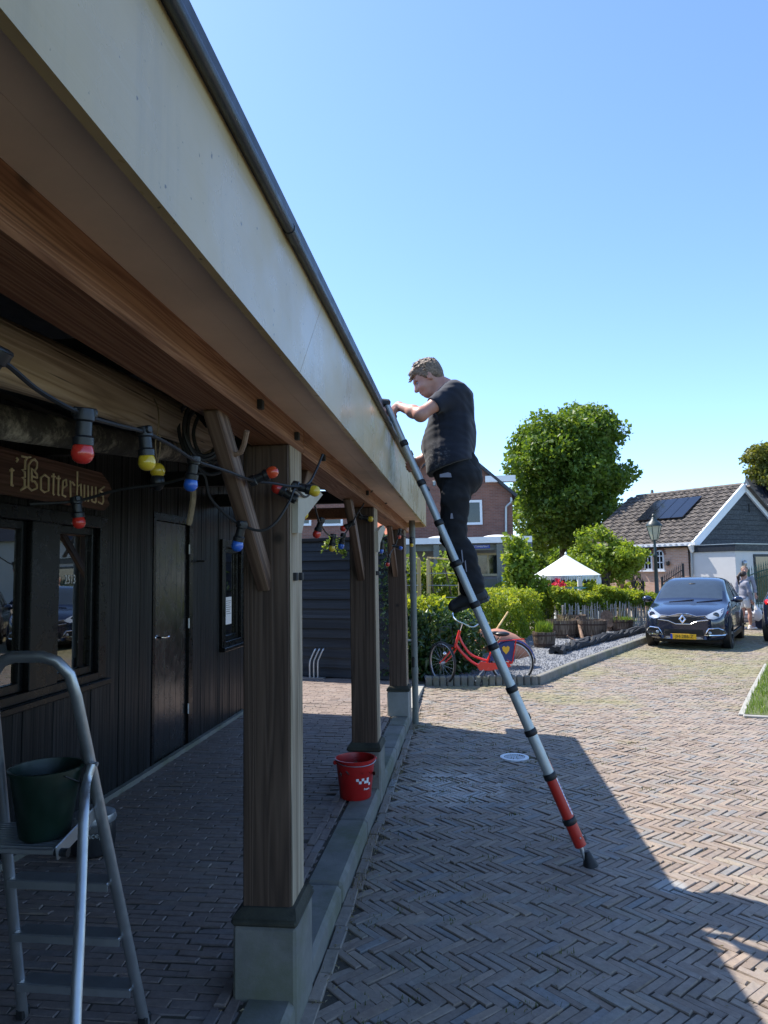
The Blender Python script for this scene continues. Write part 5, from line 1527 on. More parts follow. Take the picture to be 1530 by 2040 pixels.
# ------------------------------------------------------------------ hedge, paling fence
def hedge(name, label, path, width, z0, z1, n, rg, mat, size=.06):
    t = thing(name, label, 'hedge', (path[0][0], path[0][1], 0))
    pts = [Vector((x, y, 0)) for x, y in path]; segs = [(a, b, (b - a).length) for a, b in zip(pts[:-1], pts[1:])]
    tot = sum(s[2] for s in segs); Ps = []; Ns = []
    for a, b, L in segs:
        m = int(n * L / tot); d = (b - a).normalized(); nv = Vector((d.y, -d.x, 0))      # nv towards the front
        tt = rg.random(m); typ = rg.random(m)
        off = np.where(typ < .5, 0, np.where(typ < .9, rg.random(m) * width, width))
        top = z1 + .10 * np.sin(tt * L * 2.1 + 1) + .07 * np.sin(tt * L * 5.3) + .04 * np.sin(tt * L * 11)
        z = np.where(typ < .5, z0 + (top - z0) * rg.random(m) ** .85, np.where(typ < .9, top, z0 + (top - z0) * rg.random(m)))
        bulge = .10 * np.sin(tt * L * 3.1 + z * 4) + .07 * np.sin(tt * L * 7.7 - z * 7)
        off = off + np.where(typ < .5, -bulge, 0) + rg.normal(0, .05, m); z = z + rg.normal(0, .045, m)
        P = np.array([list(a)]) + tt[:, None] * np.array([list(b - a)]) - off[:, None] * np.array([list(nv)])
        P[:, 2] = z; Ps.append(P)
        Nn = np.where((typ < .5)[:, None], np.array([list(nv)]) * .7 + np.array([[0, 0, .5]]), np.array([[0, 0, .9]])); Ns.append(Nn)
    P = np.concatenate(Ps); N_ = np.concatenate(Ns); k = P[:, 2] > .06
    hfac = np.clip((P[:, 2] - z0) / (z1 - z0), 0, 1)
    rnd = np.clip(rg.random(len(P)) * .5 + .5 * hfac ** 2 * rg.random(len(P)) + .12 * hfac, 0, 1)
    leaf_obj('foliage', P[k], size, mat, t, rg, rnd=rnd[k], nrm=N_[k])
    b = MB()
    for a, c, L in segs:
        d = (c - a).normalized(); nv = Vector((d.y, -d.x, 0))
        for i in range(int(L / .3)):
            p = a.lerp(c, (i + .5) / int(L / .3)) - nv * width * .5
            b.tube([p, p + Vector((rg.normal(0, .05), rg.normal(0, .05), z1 * .85))], [.022, .009], 5)
    b.build('stems', M['bark'], t)
    return t
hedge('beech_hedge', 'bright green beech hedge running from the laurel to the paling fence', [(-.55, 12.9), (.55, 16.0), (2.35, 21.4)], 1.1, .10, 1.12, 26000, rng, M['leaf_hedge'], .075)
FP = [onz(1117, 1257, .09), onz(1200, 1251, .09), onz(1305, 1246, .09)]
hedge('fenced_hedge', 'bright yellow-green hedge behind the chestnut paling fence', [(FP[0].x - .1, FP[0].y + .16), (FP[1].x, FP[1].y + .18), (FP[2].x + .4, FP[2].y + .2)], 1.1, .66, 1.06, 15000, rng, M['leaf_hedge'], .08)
hedge('rear_hedge', 'second hedge strip seen behind the parasol garden', [(1.2, 25.2), (3.6, 26.0), (6.4, 27.0)], .8, .3, 1.12, 5000, rng, M['leaf_hedge'], .09)
pf_ = thing('paling_fence', 'grey chestnut paling fence of split stakes behind the half barrels', 'fence', tuple(FP[0]))
PALE = []
for k_ in range(6):
    b = MB(); r_ = np.random.default_rng(k_)
    b.tube([(0, 0, 0), (r_.normal(0, .006), 0, .35), (r_.normal(0, .010), 0, .68 + r_.normal(0, .02)), (r_.normal(0, .010), 0, .73)], [.022, .021, .019, .005], 5)
    m = b.mesh('pale'); m.materials.append(M['pale']); PALE.append(m)
for a, c in zip(FP[:-1], FP[1:]):
    L = (c - a).length; n = int(L / .066)
    for i in range(n):
        o = new_obj('pale', PALE[rng.integers(6)], pf_); o.location = a.lerp(c, (i + rng.uniform(.3, .7)) / n) - base_of(pf_)
        o.rotation_euler = (rng.normal(0, .03), rng.normal(0, .06), rng.uniform(0, 6)); s_ = rng.uniform(.92, 1.08); o.scale = (1, 1, s_)
b = MB()
for z in (.2, .55): b.tube([p + Vector((0, -.025, z)) for p in FP], .004, 5)
b.build('wire', M['galv'], pf_)

# ------------------------------------------------------------------ half barrels and harbour bits on the gravel
def tub(label, loc, r, h, rg_seed):
    t = thing('half_barrel', label, 'half barrel', loc, 0, 'half barrels on the gravel bed')
    n = 18; rg_ = np.random.default_rng(rg_seed)
    STV = MB()
    a0 = math.pi / n * .96
    for (z, rr) in ((0, r * .86), (h * .5, r * .97), (h, r)):
        for (rad_, a) in ((rr, -a0), (rr, a0), (rr - .025, a0), (rr - .025, -a0)):
            STV.v.append(Vector((rad_ * math.cos(a), rad_ * math.sin(a), z)))
    for j in range(2):
        for k_ in range(4): STV.f.append((j * 4 + k_, j * 4 + (k_ + 1) % 4, (j + 1) * 4 + (k_ + 1) % 4, (j + 1) * 4 + k_))
    STV.f.append((8, 9, 10, 11)); STV.f.append((3, 2, 1, 0))
    m = STV.mesh('stave'); m.materials.append(M['tub'])
    for i in range(n):
        o = new_obj('stave', m, t); o.rotation_euler = (0, 0, 2 * math.pi * i / n); o.scale = (1, 1, rg_.uniform(.97, 1.02))
    for z in (.14, .74):
        rr = r * (.86 + .14 * z * 1.05) + .003
        MB().lathe([(rr, h * z), (rr + .006, h * z), (rr + .009, h * z + .035), (rr + .003, h * z + .035)], 24, cap=False).build('hoop', M['hoop'], t, smooth=True, local=True)
    MB().lathe([(0, h * .86), (r - .03, h * .86)], 20, cap=False).build('soil', M['soil'], t, local=True)
    return t
p = onz(1087, 1291, .09)
t1 = tub('small half barrel full of fresh green grass at the corner of the gravel bed', (p.x, p.y + .25, .09), .255, .34, 1)
Pq = rng.normal(0, .10, (700, 3)); Pq[:, 2] = .29; Pq = Pq[np.hypot(Pq[:, 0], Pq[:, 1]) < .2]
blade_obj('grass', Pq, .26, .014, M['grass'], t1, rng, lean=.45, local=True)
p = onz(1126, 1272, .09); t2 = tub('large half barrel left of the anchor with sparse plants', (p.x, p.y + .4, .09), .42, .44, 2)
blade_obj('sprouts', np.c_[rng.normal(0, .18, (60, 2)), np.full(60, .37)], .22, .012, M['drygrass'], t2, rng, local=True)
p = onz(1184, 1273, .09); t3 = tub('large half barrel right of the anchor beside the rusty winch', (p.x, p.y + .4, .09), .395, .44, 3)
p = onz(1245, 1259, .09); t4 = tub('half barrel with grass and dry twigs nearest to the parked car', (p.x, p.y + .3, .09), .30, .32, 4)
Pq = np.c_[rng.normal(0, .12, (420, 2)), np.full(420, .27)]
blade_obj('grass', Pq, .13, .014, M['grass'], t4, rng, lean=.7, local=True)
blade_obj('twigs', np.c_[rng.normal(-.08, .09, (26, 2)), np.full(26, .27)], .42, .010, M['drygrass'], t4, rng, lean=.35, local=True)
p = onz(1146, 1262, .09); t5 = tub('half barrel standing behind the two large ones, only its rim showing', (p.x, p.y + .5, .09), .38, .46, 5)
an = thing('anchor', 'old rusty iron anchor leaning against the large half barrels', 'anchor', tuple(onz(1163, 1284, .09)))
ya = 17.75
MB().tube([ony(1151, 1236, ya + .6), ony(1163, 1281, ya)], [.034, .046], 8).build('shank', M['rust'], an, smooth=True)
MB().tube(catmull([ony(1130, 1266, ya), ony(1137, 1272, ya), ony(1150, 1279, ya - .02), ony(1163, 1282, ya - .05), ony(1175, 1279, ya - .02), ony(1184, 1270, ya)], 5), [.020] * 6 + [.034] * 13 + [.022] * 7, 8).build('arms', M['rust'], an, smooth=True)
MB().prism([(-.07, -.05), (.07, 0), (-.05, .09)], -.01, .01, axes(tuple(ony(1184, 1272, ya)), (1, 0, 0), (0, 0, 1), (0, -1, 0))).build('fluke', M['rust'], an)
MB().tube(catmull([ony(1151, 1236, ya + .6) + Vector((.05 * math.cos(t), 0, .05 * math.sin(t) + .04)) for t in np.linspace(0, 6.28, 9)[:-1]], 3, True), .010, 6, closed=True).build('ring', M['rust'], an, smooth=True)
wn = thing('winch', 'rusty iron winch with a gear wheel before the paling fence', 'winch', tuple(onz(1215, 1266, .09)))
yw = 20.2
MB().beam(ony(1206, 1262, yw), ony(1240, 1259, yw), .12, .10, bev=.01).build('bed_beam', M['rust'], wn)
MB().beam(ony(1214, 1260, yw), ony(1212, 1226, yw), .10, .16, bev=.02).build('standard', M['rust'], wn)
MB().tube([ony(1209, 1228, yw - .1), ony(1209, 1228, yw + .15)], .17, 18).tube([ony(1214, 1240, yw - .12), ony(1214, 1240, yw + .2)], .13, 16).build('gear_wheel', M['rust'], wn, smooth=True, angle=50)
MB().tube(catmull([ony(1216, 1250, yw - .1), ony(1222, 1240, yw - .1), ony(1229, 1232, yw - .1), ony(1227, 1228, yw - .1)], 4), .03, 8).build('crank_arm', M['rust'], wn, smooth=True)
nr = thing('rolled_net', 'rolled black fishing net laid along the edge of the gravel bed', 'fishing net', (2.0, 15.6, .1))
path = [Vector((1.75, 14.9, .13)), Vector((2.25, 15.9, .14)), Vector((3.0, 17.2, .15)), Vector((3.9, 18.7, .14)), Vector((4.8, 20.2, .15)), Vector((5.3, 21.2, .13))]
path = catmull(path, 10)
b = MB()
for s_ in range(9):
    ph = 2 * math.pi * s_ / 9; pp = []; rr = []
    for i, q in enumerate(path):
        t = (path[min(i + 1, len(path) - 1)] - path[max(i - 1, 0)]).normalized(); x = t.cross(Vector((0, 0, 1))); a = ph + i * .14 + .6 * math.sin(i * .7 + s_)
        R_ = .085 * (1 + .25 * math.sin(i * .9)) 
        pp.append(q + x * math.cos(a) * R_ * 1.25 + Vector((0, 0, 1)) * math.sin(a) * R_ * .8); rr.append(.030 + .038 * rng.random())
    b.tube(pp, rr, 6)
b.build('net', M['netrope'], nr, smooth=True)
am = thing('terracotta_amphora', 'big terracotta amphora lying on its side behind the red bicycle', 'amphora', tuple(onz(1005, 1320, .09)))
m0, m1 = ony(952, 1268, 12.9), ony(1060, 1301, 13.15)
d = (m1 - m0); L = d.length; qz = d.to_track_quat('Z', 'Y').to_matrix().to_4x4()
MB().lathe([(.085, .02), (.135, -.005), (.14, .02), (.105, .05), (.085, .10), (.11, .15), (.19, .20), (.24, .30), (.255, .42), (.235, L * .62), (.17, L * .8), (.09, L * .93), (.045, L)], 26, Matrix.Translation(m0) @ qz, cap=False).build('body', M['terra'], am, smooth=True, angle=60)
MB().lathe([(.08, .02), (.075, .10)], 16, Matrix.Translation(m0) @ qz, cap=False).lathe([(0, .10), (.08, .10)], 16, Matrix.Translation(m0) @ qz, cap=False).build('throat', M['soil'], am)
for sg in (-1, 1):
    x_ = qz.to_3x3() @ Vector((0, sg, 0))
    MB().tube(catmull([m0 + d.normalized() * .06 + x_ * .09, m0 + d.normalized() * .09 + x_ * .19, m0 + d.normalized() * .2 + x_ * .17], 5), .022, 8).build('handle', M['terra'], am, smooth=True)
po = thing('wooden_pole', 'thin wooden pole leaning into the hedge behind the red bicycle', 'pole', tuple(ony(952, 1312, 13.4)))
MB().tube([ony(950, 1314, 13.2), ony(1012, 1219, 13.9)], [.020, .017], 8).build('pole', M['trellis'], po, smooth=True)

# ------------------------------------------------------------------ red bicycle
YB = 11.62
def Bp(u, v, dy=0): return ony(u, v, YB + dy)
bk = thing('bicycle', 'red ladies bicycle with blue rear coat guard parked before the hedge', 'bicycle', (.05, YB, 0))
def wheel(par, c, axis, r=.345):
    axis = Vector(axis).normalized(); q = axis.to_track_quat('Z', 'Y').to_matrix().to_4x4(); Mw = Matrix.Translation(c) @ q
    circ = lambda R_, n=36: [Mw @ Vector((R_ * math.cos(a), R_ * math.sin(a), 0)) for a in np.linspace(0, 2 * math.pi, n + 1)[:-1]]
    w = MB().tube(circ(r - .018), .018, 8, closed=True).build('wheel', M['rubber'], par, smooth=True, label=None)
    MB().tube(circ(r - .040), .011, 6, closed=True).build('rim', M['alu'], w, smooth=True)
    b = MB()
    for i in range(26):
        a = 2 * math.pi * i / 26; sg = .028 if i % 2 else -.028
        b.tube([Mw @ Vector((.02 * math.cos(a + .9), .02 * math.sin(a + .9), sg)), Mw @ Vector(((r - .04) * math.cos(a), (r - .04) * math.sin(a), 0))], .0016, 4)
    b.build('spokes', M['alu'], w)
    MB().tube([Mw @ Vector((0, 0, -.045)), Mw @ Vector((0, 0, .045))], .022, 10).build('hub', M['alu'], w, smooth=True)
    return w
rc = Vector((Bp(1020, 1312).x, YB, .345)); fc = Vector((Bp(881, 1312).x, YB - .03, .345))
wheel(bk, rc, (0, 1, 0)); st_a = R(50)
fax = Vector((math.sin(st_a), math.cos(st_a), 0)); wheel(bk, fc, fax)
hb, ht = Bp(906, 1290), Bp(916, 1256); bb = Bp(965, 1331); sc_ = Bp(986, 1283)
fr = MB().tube([hb, ht], .024, 10).tube(catmull([hb.lerp(ht, .2), Bp(920, 1300), Bp(942, 1320), bb], 6), .022, 10).tube(catmull([hb.lerp(ht, .75), Bp(922, 1283), Bp(940, 1305), Bp(972, 1317)], 6), .019, 10).tube([bb, sc_], .020, 10)
for dy in (-.055, .055): fr.tube([bb, rc + Vector((0, dy, 0))], .012, 8).tube([sc_ + Vector((-.02, 0, -.12)), rc + Vector((0, dy, 0))], .011, 8)
fr.build('frame', M['redbike'], bk, smooth=True)
fk = MB()
for s_ in (-.055, .055): fk.tube(catmull([hb + fax * s_ * .8, (hb + fc) / 2 + fax * s_ + Vector((.02, 0, 0)), fc + fax * s_], 4), .013, 8)
fk.build('fork', M['redbike'], bk, smooth=True)
MB().tube(catmull([Bp(902, 1220, -.1), Bp(903, 1229, -.12), Bp(912, 1238, -.08), Bp(922, 1242, 0), Bp(934, 1248, .08), Bp(944, 1249, .14), Bp(953, 1244, .18)], 5), .012, 8).tube([ht, Bp(921, 1241)], .013, 8).build('handlebar', M['chrome'], bk, smooth=True)
MB().tube([sc_, Bp(996, 1268)], .013, 8).build('seat_post', M['chrome'], bk, smooth=True)
MB().sphere(Bp(1000, 1263), (.125, .085, .04), 16, 10).sphere(Bp(986, 1261), (.09, .035, .03), 12, 8).build('saddle', M['blackplastic'], bk, smooth=True)
rk = MB()
for dy in (-.06, .06): rk.tube([Bp(989, 1285, dy), Bp(994, 1277, dy), Bp(1044, 1273, dy), Bp(1046, 1279, dy)], .009, 7)
for u in (1003, 1017, 1031, 1043): rk.tube([Bp(u, 1277 - (u - 994) * .08, -.06), Bp(u, 1277 - (u - 994) * .08, .06)], .006, 6)
for dy in (-.065, .065): rk.tube([Bp(1028, 1275, dy), rc + Vector((0, dy, 0))], .009, 7)
rk.build('luggage_rack', M['redbike'], bk, smooth=True)
def arc(c, r, a0, a1, n=18): return [c + Vector((r * math.cos(a), 0, r * math.sin(a))) for a in np.linspace(a0, a1, n)]
g_ = MB()
inn, out = arc(rc, .352, .15, 3.35), arc(rc, .375, .15, 3.35)
for i in range(17):
    vs = [inn[i] + Vector((0, -.03, 0)), out[i], inn[i] + Vector((0, .03, 0)), inn[i + 1] + Vector((0, -.03, 0)), out[i + 1], inn[i + 1] + Vector((0, .03, 0))]
    g_.add(vs, [(0, 1, 4, 3), (1, 2, 5, 4)])
g_.build('mudguard', M['blueplastic'], bk, smooth=True)
for dy in (-.05, .05):
    pl_ = [rc + Vector((.04, dy, .02))] + [p_ + Vector((0, dy, 0)) for p_ in arc(rc, .345, 1.45, 3.05, 14)]
    b = MB(); b.add(pl_ + [q_ + Vector((0, .004, 0)) for q_ in pl_], [tuple(range(15)), tuple(range(15, 30))[::-1]] + [(i, 15 + i, 15 + (i + 1) % 15, (i + 1) % 15) for i in range(15)])
    cg = b.build('coat_guard', M['blueplastic'], bk)
    if dy < 0:
        MB().prism([(-.06, .05), (-.03, .075), (0, .05), (.03, .075), (.06, .05), (.05, 0), (0, -.06), (-.05, 0)], 0, .003, axes(tuple(Bp(1008, 1296, dy - .004)), (1, 0, 0), (0, 0, 1), (0, -1, 0))).build('yellow_emblem', M['plate'], cg)
fcar = MB()
c0 = Bp(888, 1287)
xd = Vector((-fax.y, fax.x, 0))
if xd.x > 0: xd = -xd
for i in range(7): fcar.tube([c0 + fax * (-.13 + .043 * i) - xd * .10, c0 + fax * (-.13 + .043 * i) + xd * .18 + Vector((0, 0, .02))], .006, 6)
for s_ in (-.10, .18): fcar.tube([c0 - fax * .15 + xd * s_, c0 + fax * .15 + xd * s_], .008, 6)
fcar.tube(catmull([c0 - fax * .12 - xd * .06, c0 - fax * .11 + Vector((0, 0, .28)), c0 + fax * .11 + Vector((0, 0, .28)), c0 + fax * .12 - xd * .06], 5), .006, 6)
fcar.tube([c0 + fax * .1, fc + fax * .06], .006, 6).tube([c0 - fax * .1, fc - fax * .06], .006, 6)
fcar.build('front_carrier', M['iron'], bk, smooth=True)
MB().sphere(Bp(886, 1302, -.1), (.035, .045, .035), 12, 8).build('headlight', M['chrome'], bk, smooth=True)
MB().tube([bb + Vector((0, -.06, 0)), Bp(948, 1353, -.09)], .010, 8).beam(Bp(943, 1356, -.13), Bp(954, 1352, -.05), .08, .02).build('crank', M['alu'], bk, smooth=True)
MB().prism([(p_.x, p_.z) for p_ in (Bp(950, 1326), Bp(958, 1317), Bp(975, 1320), Bp(1012, 1318), Bp(1018, 1327), Bp(975, 1335), Bp(955, 1334))], -.012, .012, axes((0, YB - .06, 0), (1, 0, 0), (0, 0, 1), (0, -1, 0))).build('chain_case', M['redbike'], bk)
MB().tube([bb + Vector((.03, 0, -.03)), Vector((Bp(957, 1372).x, YB - .20, .0))], .009, 7).build('kickstand', M['iron'], bk, smooth=True)
MB().box(rc + Vector((.36, 0, .03)), (.02, .05, .10), bev=.01).build('mud_flap', M['rubber'], bk)

# ------------------------------------------------------------------ trellis with vines
yt = 15.3
tr = thing('vine_trellis', 'pale wooden trellis frames with wires and vines behind the laurel', 'trellis', tuple(onz(870, 1290)))
for u0, u1 in ((800, 834), (853, 915)):
    for u in (u0, u1):
        q = ony(u, 1112, yt); MB().bx((q.x - .042, yt - .03, 0), (q.x + .042, yt + .03, q.z - (.03 if u != 915 else .09)), .004).build('post', M['trellis'], tr)
    a, c = ony(u0 - 2, 1111, yt), ony(u1 + 2, 1113 if u0 < 850 else 1116, yt)
    MB().beam(a, c, .07, .035, bev=.004).build('rail', M['trellis'], tr)
    b = MB()
    for v in (1142, 1166, 1190): b.tube([ony(u0, v, yt - .03), ony(u1, v, yt - .03)], .006, 5)
    b.build('wire', M['galv'], tr)
uu = rng.uniform(792, 935, 5200); vv = rng.uniform(1098, 1290, 5200)
k = np.sin(uu * .09) * 14 + np.sin(uu * .21 + vv * .03) * 10 + 1122 + rng.normal(0, 10, 5200) < vv
Pq = np.array([list(ony(u, v, yt + .75 + rng.normal(0, .22))) for u, v in zip(uu[k], vv[k])])
vine = thing('grape_vine', 'leafy bright green vines growing thickly behind the trellis wires', 'vine', tuple(onz(880, 1285)))
leaf_obj('foliage', Pq[Pq[:, 2] > .05], .095, M['leaf_vine'], vine, rng, aspect=.8)
b = MB()
for i in range(6): b.tube(catmull([(-1.4 + i * .32, yt + .3, 0), (-1.35 + i * .32 + rng.normal(0, .05), yt + .3, 1.0), (-1.4 + i * .3, yt + .3, 1.9)], 4), .018, 6)
b.build('stem', M['bark'], vine, smooth=True)
# ------------------------------------------------------------------ brick house behind the garden
yg = 30.0
bh = thing('brick_house', 'brown brick gable house with white window and lean-to porch behind the garden', 'house', (-.7, 30.0, 0))
ap = ony(900, 884, yg); eR = ony(1020, 985, yg); eL = ony(776, 985, yg)
MB().prism([(eL.x, 0), (eR.x, 0), (eR.x, eR.z), (ap.x, ap.z), (eL.x, eL.z)], 0, -7, axes((0, yg, 0), (1, 0, 0), (0, 0, 1), (0, -1, 0))).build('wall', M['brick_w1'], bh)
for sg, e in ((1, eR), (-1, eL)):
    q = Vector((e.x + sg * .18, yg, e.z - .15)); b = MB()
    b.beam(Vector((ap.x, yg + 3.3, ap.z + .05)), Vector((q.x, yg + 3.3, q.z + .06)), 7.2, .12, up=Vector((sg * .6, 0, .8)))
    b.build('roof', M['slate'], bh)
MB().bx((ony(1003, 985, yg).x - .75, yg - .3, ony(0, 991, yg).z), (ony(1027, 985, yg).x, yg + .1, ony(0, 980, yg).z)).build('eaves_box', M['white'], bh)
MB().tube(catmull([ony(1018, 991, yg - .15), ony(1018, 1000, yg - .15), ony(1010, 1008, yg - .1), ony(1008, 1015, yg - .08), ony(1008, 1060, yg - .08)], 4), .05, 8).build('downpipe', M['galv'], bh, smooth=True)
def flat_window(par, u0, u1, v0, v1, y, fr=.10, mats=('white', 'glassdark'), mull=0, name='window'):
    a, c = ony(u0, v1, y), ony(u1, v0, y)
    b = MB(); b.bx((a.x, y - .05, a.z), (a.x + fr, y + .05, c.z)); b.bx((c.x - fr, y - .05, a.z), (c.x, y + .05, c.z)); b.bx((a.x + fr, y - .05, c.z - fr), (c.x - fr, y + .05, c.z)); b.bx((a.x + fr, y - .05, a.z), (c.x - fr, y + .05, a.z + fr))
    for i in range(mull):
        x = a.x + (c.x - a.x) * (i + 1) / (mull + 1); b.bx((x - fr * .45, y - .05, a.z + fr), (x + fr * .45, y + .05, c.z - fr))
    w = b.build(name, M[mats[0]], par)
    MB().bx((a.x + fr * .8, y - .01, a.z + fr * .8), (c.x - fr * .8, y + .0, c.z - fr * .8)).build('pane', M[mats[1]], w)
    return w
flat_window(bh, 922, 960, 996, 1046, yg - .02)
# lower wing on the left, seen under the veranda roof
MB().bx((ony(540, 1100, 29.0).x, 28.6, 0), (ony(775, 1100, 28.6).x, 34, 5.2)).build('wing_wall', M['brick_w1'], bh)
for u0, u1 in ((585, 620), (643, 683), (706, 742)):
    flat_window(bh, u0, u1, 1018, 1048, 28.58, fr=.09)
# lean-to porch with white fascia
yp = 26.0
fz0, fz1 = ony(900, 1083, yp).z, ony(900, 1071, yp).z
MB().bx((ony(560, 1080, yp).x, yp - .04, fz0), (ony(1060, 1080, yp).x, yp + .04, fz1)).build('porch_fascia', M['white'], bh)
MB().bx((ony(560, 1080, yp).x, yp + .041, fz1 - .10), (ony(1060, 1080, yp).x, 29.9, fz1 - .03)).build('porch_roof', M['galv'], bh)
MB().bx((ony(560, 1080, yp).x, 28.3, 0), (ony(1060, 1080, 28.3).x, 28.55, fz1 - .12)).build('porch_wall', M['greycloth'], bh)
for u in (815, 870, 996):
    q = ony(u, 1120, yp + .15); MB().bx((q.x - .11, yp + .04, 0), (q.x + .11, yp + .26, fz0 - .02), .01).build('porch_post', M['pvc'], bh)
MB().bx((ony(560, 1090, 27).x, 26.3, fz0 - .25), (ony(1050, 1090, 26.3).x, 26.4, fz0 - .03)).build('porch_beam', M['pvc'], bh)
for u in (878, 990):
    q = ony(u, 1072, yp + 1.2)
    MB().sphere((q.x, yp + 1.5, fz1 - .02), (.62, .6, .16), 18, 10).build('skylight_dome', M['white'], bh, smooth=True)
flat_window(bh, 946, 999, 1101, 1148, 28.27, fr=.09, mull=1, mats=('creamwood', 'glassdark'))
sb = thing('blue_sign', 'narrow blue sign with white lettering under the white porch fascia', 'sign', tuple(ony(956, 1089, 26.2)))
a, c = ony(937, 1093, 26.27), ony(976, 1085, 26.27)
MB().bx((a.x, 26.25, a.z), (c.x, 26.28, c.z)).build('board', M['plateblue'], sb)
text_obj('lettering', 'WATTIMMERSTRAAT', .095, M['white'], sb, axes(tuple((a + c) / 2 + Vector((0, -.025, 0)) - base_of(sb)), (1, 0, 0), (0, 0, 1), (0, -1, 0)), .001, .70)
bn = thing('porch_bench', 'grey wooden bench under the cream window on the porch', 'bench', tuple(ony(968, 1185, 27)))
a, c = ony(945, 1176, 27), ony(995, 1150, 27)
MB().bx((a.x, 26.9, a.z), (c.x, 27.4, a.z + .08)).build('seat', M['pvc'], bn); MB().bx((a.x, 27.4, a.z), (c.x, 27.46, c.z - .05)).build('backrest', M['pvc'], bn)
for x in (a.x + .1, c.x - .1): MB().bx((x - .04, 26.95, 0), (x + .04, 27.35, a.z)).build('leg', M['pvc'], bn)
bl = thing('hanging_towel', 'light blue towel hanging beside the porch post', 'towel', tuple(ony(1003, 1160, 25.8)))
b = MB(); t0 = ony(1003, 1146, 25.85)
for i in range(6):
    x = t0.x - .07 + i * .045
    b.bx((x, 25.8 + .02 * (i % 2), t0.z - .65 + .05 * (i % 3)), (x + .044, 25.83 + .02 * (i % 2), t0.z))
b.build('cloth', paint('light_blue_cloth', (.20, .50, .62), .9), bl)

# ------------------------------------------------------------------ tiled wing and white annex on the right
rd = Vector((-.648, .762, 0)); gd = Vector((.762, .648, 0))
P1 = Vector((12.4, 32.0, 5.40)); Wd = 3.98; LEN = 5.3
E1 = Vector((9.37, 29.42, 2.90))
wg = thing('tiled_wing', 'brick wing with brown tiled roof, solar panels and arched white windows', 'house', (9.37, 29.42, 0))
SHIFT = Vector((-.42, 0, -.12))          # survey correction of the wing and annex, applied below
def hit(u, v, p, n):
    d = ray(u, v); o_ = CAMPOS - SHIFT; return o_ + d * ((p - o_).dot(n) / d.dot(n))
nw = Vector((-gd.x, -gd.y, 0))                       # outward normal of the long wall
Mw = axes(Vector((E1.x, E1.y, 0)), rd, gd, (0, 0, 1))
def wbuild(b, name, mat, par, **k):
    return b.build(name, mat, par, **k)
wl = MB().bx((0, 0, 0), (LEN, .25, 2.90)); wo = wl.mesh('wall'); wo.materials.append(M['brick_w2'])
w_ = new_obj('wall', wo, wg); w_.rotation_euler = (0, 0, math.atan2(rd.y, rd.x))
for v_ in wo.vertices: v_.co.y = -v_.co.y if False else v_.co.y
# rotation puts local y at rd x 90deg; flip so the wall thickness goes inward
w_.scale = (1, -1, 1)
rn = Vector((-gd.x * 2.5, -gd.y * 2.5, Wd)).normalized()
sl_ = (P1 - E1); sl_ = (gd * Wd + Vector((0, 0, 2.5)))
slu = sl_.normalized(); SLL = sl_.length
RT = axes(E1 + Vector((0, 0, .05)) - slu * .3, rd, slu, rn)         # roof frame: x along ridge, y up slope, z out
nx, ny = int((LEN + .6) / .052), 15
V = []; F = []
rowh = (SLL + .3) / ny
for j in range(ny):
    for e in (0, 1):
        for i in range(nx + 1):
            x = -.06 + i * .052; z = .030 * math.cos(2 * math.pi * x / .26) + (.045 if e == 0 else 0.0)
            V.append((x, j * rowh + e * rowh * 1.0, z + .01 * math.sin(i * 3.1 + j * 5)))
    b0 = 2 * j * (nx + 1)
    for i in range(nx): F.append((b0 + i, b0 + i + 1, b0 + nx + 1 + i + 1, b0 + nx + 1 + i))
    if j:
        a0 = b0 - (nx + 1)
        for i in range(nx): F.append((a0 + i, a0 + i + 1, b0 + i + 1, b0 + i))
V = np.array(V); Rm = np.array([list(r) for r in RT]); V = V @ Rm[:3, :3].T + Rm[:3, 3] - np.array(base_of(wg))
me = mesh_np('roof_tiles', V, np.array(F), smooth=True, angle=50); me.materials.append(M['tile'])
o = new_obj('roof_tiles', me, wg); o['kind'] = 'stuff'
MB().tube([P1 + rd * -.06 + Vector((0, 0, .03)), P1 + rd * (LEN + .1) + Vector((0, 0, .03))], .11, 10).build('ridge', M['tile'], wg, smooth=True)
b = MB(); b.bx((-.05, .0, -.10), (LEN + .3, SLL + .3, -.05), M=RT); b.build('roof_deck', M['ceil'], wg)
RT2 = axes(Vector((E1.x, E1.y, 2.95)) + gd * (2 * Wd + .3) - Vector((0, 0, .2)), rd, (-gd * Wd + Vector((0, 0, 2.5))).normalized(), Vector((gd.x * 2.5, gd.y * 2.5, Wd)).normalized())
b = MB(); b.bx((-.3, .0, -.08), (LEN + .3, SLL + .3, .0), M=RT2); b.build('roof_slope', M['tile'], wg)
b = MB().bx((-.3, -.12, -.02), (LEN + .2, .0, .10), M=axes(E1 - gd * .15 - Vector((0, 0, .1)), rd, gd, (0, 0, 1))); b.build('gutter', M['white'], wg)
MB().tube([hit(1377, 1090, Vector((E1.x, E1.y, 0)) + nw * .08, nw), hit(1381, 1205, Vector((E1.x, E1.y, 0)) + nw * .08, nw)], .05, 8).build('downpipe', M['galv'], wg, smooth=True)
